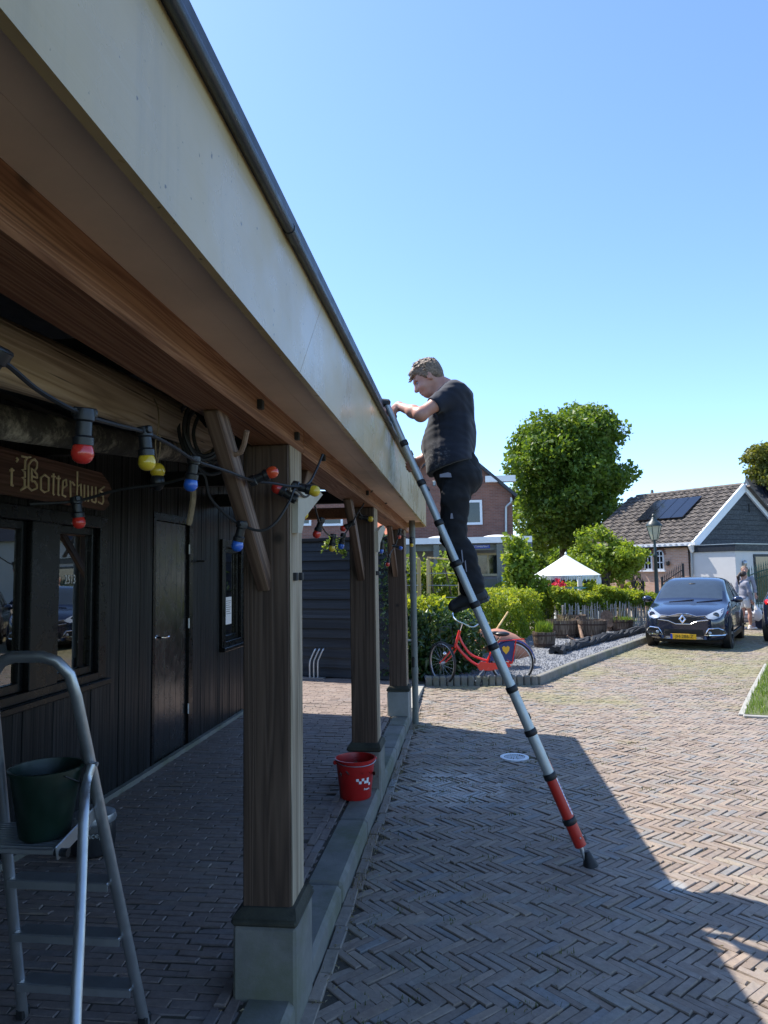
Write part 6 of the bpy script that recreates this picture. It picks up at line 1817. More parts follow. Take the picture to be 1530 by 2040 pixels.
# solar panels lying on the tiles
pp = [hit(u, v, E1 + Vector((0, 0, .15)), rn) for u, v in ((1274.6, 1037), (1302.5, 999), (1398, 991), (1360, 1033))]
RI = RT.inverted()
loc = [RI @ p_ for p_ in pp]
xs = sorted(l.x for l in loc); x0, x1 = (xs[0] + xs[1]) / 2, (xs[2] + xs[3]) / 2; ysv = sorted(l.y for l in loc); y0, y1 = (ysv[0] + ysv[1]) / 2, (ysv[2] + ysv[3]) / 2
for i in range(4):
    a, c = x0 + (x1 - x0) * i / 4, x0 + (x1 - x0) * (i + 1) / 4
    b = MB().bx((a + .015, y0, .10), (c - .015, y1, .14), M=RT); b.build('solar_panel', M['solar'], wg)
for u in (1246, 1269, 1292, 1315.5):
    c = hit(u, 1112, Vector((E1.x, E1.y, 0)), nw); 
    zb_, zt_ = hit(u, 1136, Vector((E1.x, E1.y, 0)), nw).z, hit(u, 1096, Vector((E1.x, E1.y, 0)), nw).z
    hw = .185; Mx = axes((c.x, c.y, 0) , rd * -1, (0, 0, 1), nw)
    arcp = lambda r_, zc: [(r_ * math.cos(a), zc + r_ * math.sin(a)) for a in np.linspace(0, math.pi, 9)]
    zc = zt_ - hw
    f = MB().prism([(hw, zb_)] + arcp(hw, zc) + [(-hw, zb_)], .0, .05, Mx); w = f.build('arched_window', M['white'], wg)
    for sx in (-1, 1):
        for z0_, z1_ in ((zb_ + .07, zb_ + .30), (zb_ + .34, zb_ + .57), (zb_ + .61, zc + .12)):
            MB().bx((sx * .022 if sx > 0 else -.135, z0_, .05), (.135 if sx > 0 else -.022, z1_, .056), M=Mx).build('pane', M['glassdark'], w)
    MB().bx((-hw - .06, zb_ - .06, 0), (hw + .06, zb_, .10), M=Mx).build('sill', M['white'], w)
    rg_ = MB()
    for a in np.linspace(.1, math.pi - .1, 9): rg_.beam(Mx @ Vector((hw * 1.08 * math.cos(a), zc + hw * 1.08 * math.sin(a), .012)), Mx @ Vector((hw * 1.5 * math.cos(a), zc + hw * 1.5 * math.sin(a), .012)), .075, .03, up=nw)
    rg_.build('brick_arch', M['brick_w1'], w)
MB().box(hit(1330, 1122, Vector((E1.x, E1.y, 0)) + nw * .1, nw), (.12, .2, .2), bev=.03).build('wall_lamp', M['iron'], wg)
# boarded gable with white verges
MG = axes(Vector((E1.x, E1.y, 0)), gd, (0, 0, 1), Vector((gd.y, -gd.x, 0)))
zl, zr = 2.90, 5.40
nb = 13
for i in range(nb):
    z0_, z1_ = 2.62 + (zr - 2.62) * i / nb, 2.62 + (zr - 2.62) * (i + 1) / nb - .012
    if z1_ > zr - .05: continue
    f0 = lambda z: max(.0, (z - zl) / (zr - zl)) * Wd
    a0, a1 = f0(z0_), f0(z1_)
    b = MB().prism([(a0, z0_), (2 * Wd - a0, z0_), (2 * Wd - a1, z1_), (a1, z1_)], .0, .03, MG); b.build('gable_board', M['darkboard'], wg)
MB().prism([(0, 0), (2 * Wd, 0), (2 * Wd, zl), (Wd, zr), (0, zl)], -.2, -.01, MG).build('gable_wall', M['ceil'], wg)
for sg in (0, 1):
    a = MG @ Vector((-.25 if sg == 0 else 2 * Wd + .25, zl - .28, .07)); c = MG @ Vector((Wd, zr - .06, .07))
    MB().beam(a, c, .10, .34, up=Vector((0, 0, 1)), bev=.01).build('verge_board', M['white'], wg)
MB().bx((Wd + .3, 4.25, .03), (Wd + .36, 4.62, .05), M=MG).build('hatch_batten', M['ceil'], wg)
MB().tube([hit(1299, 985, P1, rn) , hit(1299, 978, P1, rn)], .07, 8).build('roof_vent', M['iron'], wg)
# white annex
ax = thing('white_annex', 'white rendered flat-roofed annex with dark fascia below the boarded gable', 'annex', (10.5, 28.07, 0))
C0 = Vector((10.5, 28.07, 0)); MA = axes(C0, gd, rd, (0, 0, 1))
MB().bx((0, 0, 0), (6.5, 1.75, 2.50), M=MA).build('wall', M['whitewall'], ax)
MB().bx((-.05, -.06, 2.502), (6.6, 1.8, 2.76), M=MA).build('fascia', M['darkboard'], ax)
MB().bx((-.07, -.08, 2.762), (6.6, 1.8, 2.79), M=MA).build('roof_edge', M['galv'], ax)
MB().bx((-.01, -.01, 0), (6.5, .0, .28), M=MA).build('plinth', M['pvc'], ax)
nA = Vector((-rd.x, -rd.y, 0))
q = hit(1500, 1104, C0, nA); ql = MA.inverted() @ q
w = MB().bx((ql.x, -.03, .5), (ql.x + 2.6, .02, q.z), M=MA).build('window_frame', M['darkboard'], ax)
MB().bx((ql.x + .1, -.04, .6), (ql.x + 2.5, -.03, q.z - .1), M=MA).build('pane', M['glassdark'], w)
q = hit(1480, 1122, C0, nA); MB().sphere(q + nA * .08, (.09, .09, .12), 10, 8).build('wall_lamp', M['galv'], ax, smooth=True)
wg.location += SHIFT; ax.location += SHIFT
# far roof at the right edge
fr_ = thing('far_house', 'distant house with dark tiled roof and solar panel at the right edge', 'house', (20.5, 44, 0))
MB().bx((18.2, 44, 0), (27, 50, 4.2)).build('wall', M['whitewall'], fr_)
MB().prism([(43.6, 4.2), (50.4, 4.2), (47, 7.4)], 17.8, 27.5, axes((0, 0, 0), (0, 1, 0), (0, 0, 1), (1, 0, 0))).build('roof', M['slate'], fr_)
MB().beam((19.4, 44.6, 5.3), (19.4, 46.0, 6.62), 2.2, .06, up=Vector((0, -.7, .7))).build('solar_panel', M['solar'], fr_)

# ------------------------------------------------------------------ iron fences, lamp post, vase
def iron_fence(name, label, a, c, h0, h1, n, mat, arch=0.0, lower=None):
    t = thing(name, label, 'fence', tuple(a)); a = Vector(a); c = Vector(c)
    m = MB().tube([(0, 0, 0), (0, 0, 1)], .011, 6).lathe([(.02, 1.0), (0, 1.10)], 6).mesh('bar'); m.materials.append(M[mat])
    hh = lambda f: h0 + (h1 - h0) * f + arch * math.sin(math.pi * f)
    for i in range(n):
        f = (i + .5) / n; o = new_obj('bar', m, t); o.location = a.lerp(c, f) - base_of(t); o.scale = (1, 1, hh(f))
    for off in (.14, .34):
        MB().tube([a.lerp(c, f) + Vector((0, 0, hh(f) - off)) for f in np.linspace(0, 1, 9)], .02, 6).build('rail', M[mat], t)
    MB().tube([a + Vector((0, 0, .2)), c + Vector((0, 0, .2))], .02, 6).tube([a + Vector((0, 0, .55)), c + Vector((0, 0, .55))], .018, 6).build('bottom_rail', M[mat], t)
    for p_ in (a, c): MB().beam(p_, p_ + Vector((0, 0, hh(0 if p_ is a else 1) + .08)), .07, .07, up=Vector((1, 0, 0))).build('post', M[mat], t)
    return t
yf = 26.8
q = lambda u, v=1160: (ony(u, v, yf).x, yf, 0)
iron_fence('iron_fence', 'black iron fence with rising spear tops beside the lamp post', q(1319), q(1362), 1.38, 1.86, 12, 'iron')
iron_fence('iron_gate', 'narrow arched black iron gate before the brick wing', q(1263), q(1281), 1.25, 1.25, 6, 'iron', arch=.35)
yf2 = 25.0
g0 = ony(1492, 1160, yf2); g1 = ony(1585, 1160, yf2)
iron_fence('green_gate', 'green iron gate with arched spear-topped bars at the right edge', (g0.x, yf2, 0), (g1.x, yf2 - .5, 0), 1.62, 1.75, 22, 'greeniron', arch=.18)
lpz = 24.3
l0 = ony(1309, 1180, lpz); lp = thing('lamp_post', 'old-fashioned dark lamp post with a milk-glass lantern behind the car', 'lamp post', (l0.x, lpz, 0))
zt2 = ony(1302, 1078, lpz).z
MB().lathe([(.0, 0), (.14, 0), (.14, .5), (.10, .62), (.085, .9), (.095, .95), (.07, 1.0), (.052, zt2 - .55), (.075, zt2 - .52), (.075, zt2 - .44), (.045, zt2 - .4), (.04, zt2), (.10, zt2 + .01), (.10, zt2 + .04), (0, zt2 + .04)], 14).build('column', M['lampiron'], lp, smooth=True, local=True, angle=50)
MB().lathe([(.12, zt2 + .05), (.235, zt2 + .50)], 6, cap=False).lathe([(0, zt2 + .05), (.12, zt2 + .05)], 6, cap=False).build('lantern_glass', M['lampshade'], lp, local=True)
b = MB()
for i in range(6):
    a = 2 * math.pi * i / 6; b.tube([(.122 * math.cos(a), .122 * math.sin(a), zt2 + .05), (.24 * math.cos(a), .24 * math.sin(a), zt2 + .51)], .012, 5)
b.build('lantern_frame', M['lampiron'], lp, local=True)
MB().lathe([(.265, zt2 + .50), (.26, zt2 + .53), (.20, zt2 + .62), (.10, zt2 + .70), (.08, zt2 + .76), (.05, zt2 + .80), (.06, zt2 + .86), (.0, zt2 + .93)], 12, cap=False).build('lantern_roof', M['lampiron'], lp, smooth=True, local=True)
va = thing('terracotta_vase', 'tall slender terracotta vase standing before the brick wing', 'vase', (ony(1236, 1165, 27.0).x, 27.0, 0))
zv = ony(1236, 1178, 27).z; MB().lathe([(0, zv), (.08, zv), (.13, zv + .2), (.135, zv + .33), (.09, zv + .48), (.08, zv + .5), (0, zv + .5)], 16).build('body', M['terra'], va, smooth=True, local=True)
MB().bx((-.12, -.12, 0), (.12, .12, zv)).build('plinth', M['pvc'], va, local=True)

# ------------------------------------------------------------------ parasol garden
ps = ony(1127, 1104, 23.0); pr_ = thing('parasol', 'white fringed garden parasol standing behind the hedge', 'parasol', (ps.x, 23.0, 0))
R_ = (ony(1198, 1146, 23).x - ony(1062, 1146, 23).x) / 2; ze = ony(1130, 1146, 23).z; zt3 = ps.z
n = 10
for i in range(n):
    b = MB(); a0, a1 = 2 * math.pi * i / n, 2 * math.pi * (i + 1) / n
    for j in range(5):
        f0, f1 = j / 5, (j + 1) / 5; zz = lambda f: zt3 - (zt3 - ze) * f ** .92
        b.add([(R_ * f0 * math.cos(a0), R_ * f0 * math.sin(a0), zz(f0)), (R_ * f0 * math.cos(a1), R_ * f0 * math.sin(a1), zz(f0)), (R_ * f1 * math.cos(a1), R_ * f1 * math.sin(a1), zz(f1)), (R_ * f1 * math.cos(a0), R_ * f1 * math.sin(a0), zz(f1))], [(0, 3, 2, 1)])
    b.build('canopy_panel', M['fringe'], pr_, local=True)
b = MB()
for i in range(120):
    a = 2 * math.pi * i / 120; seg = math.cos(math.pi / n) / math.cos((a % (2 * math.pi / n)) - math.pi / n); r2 = R_ * seg
    l_ = .13 + .05 * (i % 3 == 0); p0 = Vector((r2 * math.cos(a), r2 * math.sin(a), ze + .005)); tg = Vector((-math.sin(a), math.cos(a), 0)) * .022
    b.add([p0 - tg, p0 + tg, p0 + tg * .7 - Vector((0, 0, l_)), p0 - tg * .7 - Vector((0, 0, l_))], [(0, 1, 2, 3)])
b.build('fringe', M['fringe'], pr_, local=True)
MB().tube([(-.1, 0, 0), (-.1, 0, zt3 - .02)], .024, 8).build('pole', M['hoop'], pr_, smooth=True, local=True)
MB().lathe([(.04, zt3), (.03, zt3 + .05), (0, zt3 + .08)], 10).build('finial', M['white'], pr_, smooth=True, local=True)
pt = thing('flower_pot', 'pot of bright pink flowers under the white parasol', 'flower pot', tuple(ony(1110, 1185, 21.9)))
b0 = base_of(pt); MB().lathe([(0, -.9), (.10, -.9), (.14, -.02), (.12, -.02)], 14).build('pot', M['white'], pt, smooth=True, local=True)
leaf_obj('blooms', np.array(ony(1111, 1167, 21.9)) + rng.normal(0, .085, (160, 3)) * np.array([1.5, 1, .8]), .09, M['flower'], pt, rng, aspect=.9, kind='stuff')
gt = thing('garden_table', 'pale green garden table half hidden by the hedge under the parasol', 'table', tuple(ony(1145, 1172, 22.5)))
q0 = ony(1145, 1171, 22.5); MB().lathe([(0, q0.z), (.45, q0.z), (.45, q0.z + .04), (0, q0.z + .04)], 20, Matrix.Translation((0, 0, -q0.z))).build('table_top', paint('pale_green', (.25, .5, .4), .5), gt, local=True)
MB().tube([(0, 0, -q0.z), (0, 0, 0)], .05, 8).build('leg', M['iron'], gt, local=True)
for i, (u, lab) in enumerate(((1155, 'white garden post right of the parasol pole'), (1193, 'white garden post beneath the right rim of the parasol'))):
    gp = thing('garden_post', lab, 'post', (ony(u, 1160, 24.2).x, 24.2, 0), 0, 'white posts in the parasol garden')
    zt4 = ony(u, 1150, 24.2).z; MB().bx((-.07, -.07, 0), (.07, .07, zt4), .01).build('shaft', M['white'], gp, local=True)
gs = thing('garden_screen', 'dark green garden screen behind the parasol', 'screen', (ony(1120, 1160, 27.5).x, 27.5, 0))
b = MB(); x0, x1 = ony(1075, 1160, 27.5).x, ony(1215, 1160, 27.5).x
for i in range(12): MB().bx((x0 + (x1 - x0) * i / 12, 27.45, 0), (x0 + (x1 - x0) * (i + 1) / 12 - .01, 27.5, 1.75)).build('board', M['darkboard'], gs)
# ------------------------------------------------------------------ trees
def tree(name, label, base, trunk_h, crown_c, crown_r, nl, lobes, leaf, mat, rg, lobe_r=(.22, .36), trunk_r=.2, group=None, flat=1.0, lean=(0, 0), boxy=2.0):
    t = thing(name, label, 'tree', base, 0, group)
    bx, by, bz = base; cc = np.array(crown_c); cr = np.array(crown_r)
    L = []
    for i in range(lobes):
        d = rg.normal(size=3); d /= (np.abs(d) ** boxy).sum() ** (1 / boxy); d[2] = d[2] * .95 + .02
        r = rg.uniform(.45, .86) if i > lobes * .2 else rg.uniform(0, .45)
        c = cc + d * cr * r; rr = cr.mean() * rg.uniform(*lobe_r) * np.array([1.1, 1.1, .78])
        L.append((c, rr))
    w = np.array([r[0] ** 2 for c, r in L]); w /= w.sum()
    P = np.concatenate([clump(c, r, int(nl * wi) + 1, rg, .50) for (c, r), wi in zip(L, w)])
    P += rg.normal(0, leaf * .6, P.shape)
    rnd = np.clip(rg.random(len(P)) * .75 + np.repeat(rg.random(len(L)) * .25, [int(nl * wi) + 1 for wi in w]), 0, 1)
    leaf_obj('crown', P, leaf, mat, t, rg, rnd=rnd, nrm=np.array([0, 0, .5]), aspect=.75)
    b = MB(); top = Vector((cc[0], cc[1], cc[2] + cr[2] * .35)); p0 = Vector(base)
    mid = Vector((bx + lean[0], by + lean[1], bz + trunk_h))
    b.tube(catmull([p0, p0.lerp(mid, .5) + Vector((rg.normal(0, .02), 0, 0)), mid, mid.lerp(top, .5), top], 5), [trunk_r * (1 - .85 * (i / 20) ** .8) for i in range(21)], 10)
    for i in range(min(lobes, 16)):
        c = Vector(L[i][0]); s0 = mid.lerp(top, rg.uniform(0, .6))
        b.tube(catmull([s0, s0.lerp(c, .5) + Vector((rg.normal(0, .1), rg.normal(0, .1), rg.normal(.1, .1))) * cr.mean() * .2, c], 4), [trunk_r * .38 * (1 - .8 * k_ / 8) for k_ in range(9)], 6)
    b.build('trunk', M['bark'], t, smooth=True)
    return t
rg = np.random.default_rng(77)
def px_c(u, v, y): return tuple(ony(u, v, y))
# large lime behind the garden
yb = 40.0
c0, e0, t0, b0 = ony(1128, 945, yb), ony(1268, 950, yb), ony(1105, 793, yb), ony(1120, 1115, yb)
tree('large_tree', 'big dense green tree rising between the brick house and the tiled wing', (c0.x - .4, yb, 0), 1.6, (c0.x, yb, (t0.z + b0.z) / 2 - .1), ((e0.x - c0.x) * .97, 3.8, (t0.z - b0.z) / 2 * 1.06), 90000, 170, .19, M['leaf_tree'], rg, lobe_r=(.13, .26), trunk_r=.42, boxy=2.25)
# young trees and shrubs of the garden
y2 = 23.5; c = ony(1203, 1108, y2 + 1.5)
tree('young_tree', 'small light green tree right of the white parasol before the tiled wing', (ony(1217, 1190, 25).x, 25.0, 0), 1.0, (c.x, 25.0, c.z), (1.32, 1.05, 1.15), 8500, 46, .10, M['leaf_young'], rg, lobe_r=(.15, .30), trunk_r=.055)
c = ony(1262, 1108, 26.0)
tree('young_tree', 'slender young tree with a low side branch before the arched windows', (ony(1260, 1190, 26).x, 26.0, 0), .9, (c.x, 26.0, c.z), (.62, .6, .85), 2600, 15, .10, M['leaf_young'], rg, lobe_r=(.22, .42), trunk_r=.035)
c = ony(1034, 1122, 21.5)
tree('young_tree', 'airy light green young tree standing before the porch window', (ony(1048, 1190, 21.5).x, 21.5, 0), .5, (c.x, 21.5, c.z), (.50, .45, .98), 3000, 24, .12, M['leaf_young'], rg, lobe_r=(.20, .40), trunk_r=.04)
c = ony(1075, 1165, 21.0)
shrub('garden_shrub', 'leafy shrub beside the pink flowers in the parasol garden', 'shrub', (c.x, 21.2, 0), [((c.x, 21.2, 1.15), (.4, .3, .45)), ((c.x - .3, 21.1, .9), (.35, .3, .4))], 1500, .11, M['leaf_young'], rg, 3)
c = ony(1000, 1185, 19.0)
shrub('garden_shrub', 'low shrub with red flowers near the porch post', 'shrub', (c.x + .3, 20.5, 0), [((c.x + .3, 20.5, 1.0), (.5, .3, .35))], 900, .10, M['leaf_vine'], rg, 3)
c = ony(1540, 925, 46)
tree('edge_tree', 'yellow-green tree cut off by the right edge above the far roof', (c.x + .5, 46, 0), 4, (c.x, 46, c.z), (1.75, 1.6, 2.0), 9000, 30, .18, M['leaf_far'], rg, trunk_r=.25)
# far greenery closing the horizon
for i, (u, v, y, r, lab) in enumerate(((1070, 1085, 47, 3.4, 'dark far bush left of the big tree trunk'), (1185, 1080, 48, 3.4, 'dark far bush right of the big tree trunk'), (1020, 1070, 50, 2.6, 'far bush beside the brick house wall'), (1262, 1070, 56, 3.0, 'far bush behind the tiled wing roof'))):
    c = ony(u, v, y)
    tree('far_bush', lab, (c.x, y, 0), .8, (c.x, y, r * .62), (r * 1.2, r, r * .7), 5500, 20, .22, M['leaf_tree'], rg, lobe_r=(.3, .5), trunk_r=.1)

# ------------------------------------------------------------------ car
from mathutils.bvhtree import BVHTree
def make_car(label, loc, rz):
    t = thing('parked_car', label, 'car', loc, rz, 'parked dark cars')
    # stations from nose (y=0) to tail: y, half width, sill z, belt z, top z, inset of the roof edge, roof edge z
    S = [(.02, .58, .24, .66, .74, .42, .70), (.10, .74, .20, .72, .80, .52, .77), (.30, .845, .18, .80, .90, .62, .86), (.62, .875, .18, .87, .965, .68, .925), (.95, .885, .19, .93, 1.02, .70, .985),
         (1.12, .888, .19, .955, 1.075, .76, 1.05), (1.42, .888, .19, .97, 1.30, .72, 1.275), (1.78, .888, .19, .98, 1.53, .665, 1.505), (2.2, .888, .19, .995, 1.58, .66, 1.55), (2.8, .888, .19, 1.01, 1.57, .65, 1.54), (3.3, .882, .20, 1.03, 1.52, .63, 1.485), (3.72, .865, .24, 1.04, 1.41, .60, 1.36), (3.98, .82, .30, 1.02, 1.12, .58, 1.07), (4.10, .72, .36, .95, .99, .52, .97)]
    prof = []
    for (y, w, zs, zb, zt, xr, ze) in S:
        hood = y < 1.0 or y > 3.9
        half = [(0, zs), (w * .80, zs), (w * .975, zs + .07), (w, zs + .26), (w * 1.0, zb * .80), (w * .985, zb), (xr + (w - xr) * (.30 if not hood else .45), zb + (ze - zb) * (.62 if not hood else .6)), (xr, ze), (xr * .55, zt - .008), (0, zt)]
        ring = [(x, y, z) for x, z in half] + [(-x, y, z) for x, z in half[-2:0:-1]]
        prof.append(ring)
    n = len(prof[0]); V = [p for r_ in prof for p in r_]; F = []; mi = []
    for i in range(len(S) - 1):
        for k_ in range(n):
            F.append((i * n + k_, i * n + (k_ + 1) % n, (i + 1) * n + (k_ + 1) % n, (i + 1) * n + k_))
            kk = k_ if k_ < 9 else n - 1 - k_
            m = 0
            if S[i][0] in (1.12, 1.42) and kk in (7, 8): m = 1
            if 1.42 <= S[i][0] <= 3.3 and kk in (5, 6) and S[i][0] != 2.2: m = 2
            if S[i][0] == 2.2 and kk in (5, 6): m = 2
            if S[i][0] in (3.3, 3.72) and kk in (7, 8): m = 3
            mi.append(m)
    F.append(tuple(range(n))); mi.append(0); F.append(tuple(range((len(S) - 1) * n, len(S) * n))[::-1]); mi.append(0)
    me = bpy.data.meshes.new('body'); me.from_pydata(V, [], F); me.update()
    me.polygons.foreach_set('material_index', mi)
    for m in ('carpaint', 'carglass', 'carglass', 'carglass'): me.materials.append(M[m])
    tmp = new_obj('tmp_body', me); md = tmp.modifiers.new('s', 'SUBSURF'); md.levels = 3; md.render_levels = 3
    dg = bpy.context.evaluated_depsgraph_get(); em = bpy.data.meshes.new_from_object(tmp.evaluated_get(dg))
    bpy.data.objects.remove(tmp)
    co = np.empty(len(em.vertices) * 3, np.float32); em.vertices.foreach_get('co', co); co = co.reshape(-1, 3)
    fl = np.array([list(p.vertices) for p in em.polygons], np.int32); mt = np.array([p.material_index for p in em.polygons])
    bvh = BVHTree.FromPolygons([tuple(c) for c in co], [tuple(f) for f in fl])
    for k_, nm, mm in ((0, 'body', 'carpaint'), (1, 'windscreen', 'carglass'), (2, 'side_window', 'carglass'), (3, 'rear_window', 'carglass')):
        f = fl[mt == k_]; ids = np.unique(f); rm = np.zeros(len(co), int); rm[ids] = np.arange(len(ids))
        m2 = mesh_np(nm, co[ids], rm[f], smooth=True); m2.materials.append(M[mm]); new_obj(nm, m2, t)
    def onbody(x, z, out=.008, frm=-1):
        h = bvh.ray_cast(Vector((x, -2.0 if frm < 0 else 7.0, z)), Vector((0, 1 if frm < 0 else -1, 0)))
        if h[0] is None: return Vector((x, .05, z))
        return h[0] + Vector((0, -out if frm < 0 else out, 0)) + (h[1] * out * .4 if h[1].y * frm > 0 else Vector())
    def patch(poly, out=.008, b=None, frm=-1):
        """outline projected on the nose, filled with a small grid, with a rim of real depth"""
        b = b or MB()
        cx = sum(p[0] for p in poly) / len(poly); cz = sum(p[1] for p in poly) / len(poly)
        rings = []
        for f in (1.0, .66, .33):
            rings.append([onbody(cx + (x - cx) * f, cz + (z - cz) * f, out, frm) for x, z in poly])
        m = len(poly); vs = [p for r_ in rings for p in r_] + [onbody(cx, cz, out, frm)] + [onbody(x, z, -.01, frm) for x, z in poly]
        fs = []
        for r_ in range(2):
            for i in range(m): fs.append((r_ * m + i, r_ * m + (i + 1) % m, (r_ + 1) * m + (i + 1) % m, (r_ + 1) * m + i))
        for i in range(m): fs.append((2 * m + i, 2 * m + (i + 1) % m, 3 * m)); fs.append((i, (i + 1) % m, 3 * m + 1 + (i + 1) % m, 3 * m + 1 + i))
        b.add(vs, fs); return b
    def dense(poly, k_=4):
        o = []
        for i in range(len(poly)):
            a, c = poly[i], poly[(i + 1) % len(poly)]
            o += [(a[0] + (c[0] - a[0]) * j / k_, a[1] + (c[1] - a[1]) * j / k_) for j in range(k_)]
        return o
    def strip(pts, r_, mat, nm, par=t, out=.012):
        pp = []
        for i in range(len(pts) - 1):
            for j in range(5): pp.append(onbody(pts[i][0] + (pts[i + 1][0] - pts[i][0]) * j / 5, pts[i][1] + (pts[i + 1][1] - pts[i][1]) * j / 5, out))
        pp.append(onbody(*pts[-1], out)); return MB().tube(pp, r_, 6).build(nm, M[mat], par, smooth=True, local=True)
    # upper grille with the diamond badge, chrome line, lamps
    gp = [(-.50, .745), (-.30, .725), (-.12, .775), (.12, .775), (.30, .725), (.50, .745), (.46, .665), (.28, .640), (.14, .575), (-.14, .575), (-.28, .640), (-.46, .665)]
    patch(dense(gp, 2), .006).build('grille', M['carblack'], t, local=True)
    strip([(-.52, .66), (-.30, .632), (-.15, .565), (.15, .565), (.30, .632), (.52, .66)], .009, 'chrome', 'chrome_strip')
    strip([(-.50, .755), (-.28, .74), (-.10, .79), (.10, .79), (.28, .74), (.50, .755)], .007, 'chrome', 'chrome_strip')
    cpos = onbody(0, .675, .03)
    bd = MB(); ol = [(0, .105), (.078, 0), (0, -.105), (-.078, 0)]; il = [(0, .048), (.034, 0), (0, -.048), (-.034, 0)]
    vs = [(x, cpos.y - .012, cpos.z + z) for x, z in ol] + [(x, cpos.y - .025, cpos.z + z) for x, z in [(p[0] * .72, p[1] * .72) for p in ol]] + [(x, cpos.y - .012, cpos.z + z) for x, z in il] + [(x, cpos.y + .02, cpos.z + z) for x, z in ol]
    bd.add(vs, [(i, (i + 1) % 4, 4 + (i + 1) % 4, 4 + i) for i in range(4)] + [(4 + i, 4 + (i + 1) % 4, 8 + (i + 1) % 4, 8 + i) for i in range(4)] + [(i, (i + 1) % 4, 12 + (i + 1) % 4, 12 + i) for i in range(4)])
    bd.build('diamond_badge', M['chrome'], t, local=True)
    for sg in (-1, 1):
        hl = [(.455, .745), (.55, .80), (.68, .865), (.775, .895), (.785, .80), (.74, .715), (.62, .675), (.52, .69)]
        o = patch(dense([(sg * x, z) for x, z in hl], 2), .010).build('headlight', M['lamp_glass'], t, smooth=True, local=True)
        q_ = onbody(sg * .665, .765, .014); MB().sphere(q_, (.052, .025, .052), 14, 8).build('projector_lens', M['carglass'], o, smooth=True, local=True)
        MB().lathe([(.052, 0), (.064, 0), (.064, .012), (.052, .012)], 18, axes(tuple(q_ + Vector((0, -.005, 0))), (1, 0, 0), (0, 0, 1), (0, -1, 0)), cap=False).build('lens_ring', M['chrome'], o, smooth=True, local=True)
        fg = [(.43, .335), (.52, .475), (.70, .485), (.80, .43), (.835, .35), (.80, .33)]
        o = patch(dense([(sg * x, z) for x, z in fg], 2), .006).build('fog_recess', M['carblack'], t, local=True)
        pp = [onbody(sg * x, z, .012) for x, z in dense(fg, 3)]; MB().tube(pp, .014, 6, closed=True).build('chrome_surround', M['chrome'], o, smooth=True, local=True)
        MB().sphere(onbody(sg * .54, .385, .010), (.035, .02, .035), 12, 8).build('fog_lamp', M['lamp_glass'], o, smooth=True, local=True)
        mm = MB().sphere((sg * 1.00, 1.32, 1.06), (.115, .09, .075), 14, 10).beam((sg * .86, 1.34, 1.02), (sg * .94, 1.33, 1.04), .05, .04); mm.build('mirror', M['carpaint'], t, smooth=True, local=True)
        tl_ = [(.50, .86), (.74, .90), (.80, .98), (.74, 1.03), (.55, .98)]
        patch(dense([(sg * x, z) for x, z in tl_], 2), .010, frm=1).build('tail_light', M['tail'], t, smooth=True, local=True)
        # black sill and arch cladding, wheels
        for y in (.80, 3.40):
            MB().lathe([(.30, -.16), (.385, -.14), (.395, .005), (.36, .02), (.30, .02)], 24, axes((sg * .875, y, .345), (0, 1, 0), (0, 0, sg), (1 * sg, 0, 0)), cap=False).build('wheel_arch', M['carblack'], t, smooth=True, local=True)
            Mw_ = axes((sg * .80, y, .325), (0, 1, 0), (0, 0, sg), (sg, 0, 0))
            w = MB().lathe([(.20, -.12), (.30, -.12), (.325, -.09), (.325, .07), (.305, .10), (.225, .105), (.21, .06)], 28, Mw_, cap=False).build('wheel', M['rubber'], t, smooth=True, local=True)
            b = MB().lathe([(.0, .03), (.06, .05), (.07, .04)], 14, Mw_, cap=False).lathe([(.215, .02), (.225, .10), (.20, .10)], 28, Mw_, cap=False)
            for j in range(5):
                a = 2 * math.pi * j / 5; b.beam(Mw_ @ Vector((.05 * math.cos(a), .05 * math.sin(a), .06)), Mw_ @ Vector((.205 * math.cos(a), .205 * math.sin(a), .085)), .05, .02, up=(sg, 0, 0))
            b.build('rim', M['galv'], w, local=True)
        MB().beam((sg * .885, 1.18, .26), (sg * .885, 3.02, .26), .03, .13, bev=.01).build('sill_trim', M['carblack'], t, local=True)
        for y in (2.30, 3.02): MB().beam((sg * .882, y, 1.0), (sg * .70, y + .06, 1.40), .05, .012, up=(sg, 0, .4)).build('door_pillar', M['carblack'], t, local=True)
        for y in (2.12, 3.0): MB().beam((sg * .892, y - .09, .88), (sg * .892, y + .09, .88), .02, .025, bev=.006).build('door_handle', M['carpaint'], t, local=True)
        for y in (1.30, 2.28): MB().beam((sg * .889, y, .33), (sg * .878, y, .95), .006, .008, up=(0, 1, 0)).build('door_gap', M['carblack'], t, local=True)
    lg = [(-.42, .315), (-.40, .45), (.40, .45), (.42, .315)]
    lgo = patch(dense(lg, 4), .004).build('lower_grille', M['carblack'], t, local=True)
    for z in (.345, .385, .42): strip([(-.40, z), (.40, z)], .006, 'carblack', 'grille_bar', lgo, .010)
    patch(dense([(-.46, .235), (-.34, .29), (.34, .29), (.46, .235), (.34, .225), (-.34, .225)], 2), .012).build('skid_plate', M['alu'], t, local=True)
    pz_ = onbody(0, .295, .028).y
    pl = MB().box((0, pz_, .295), (.53, .012, .115), bev=.004).build('number_plate', M['plate'], t, local=True)
    MB().box((-.245, pz_ - .0075, .295), (.042, .002, .11)).build('plate_band', M['plateblue'], pl, local=True)
    text_obj('lettering', 'JH-286-Z', .098, M['ink'], pl, axes((.022, pz_ - .0085, .294), (1, 0, 0), (0, 0, 1), (0, -1, 0)), .001, 1.0)
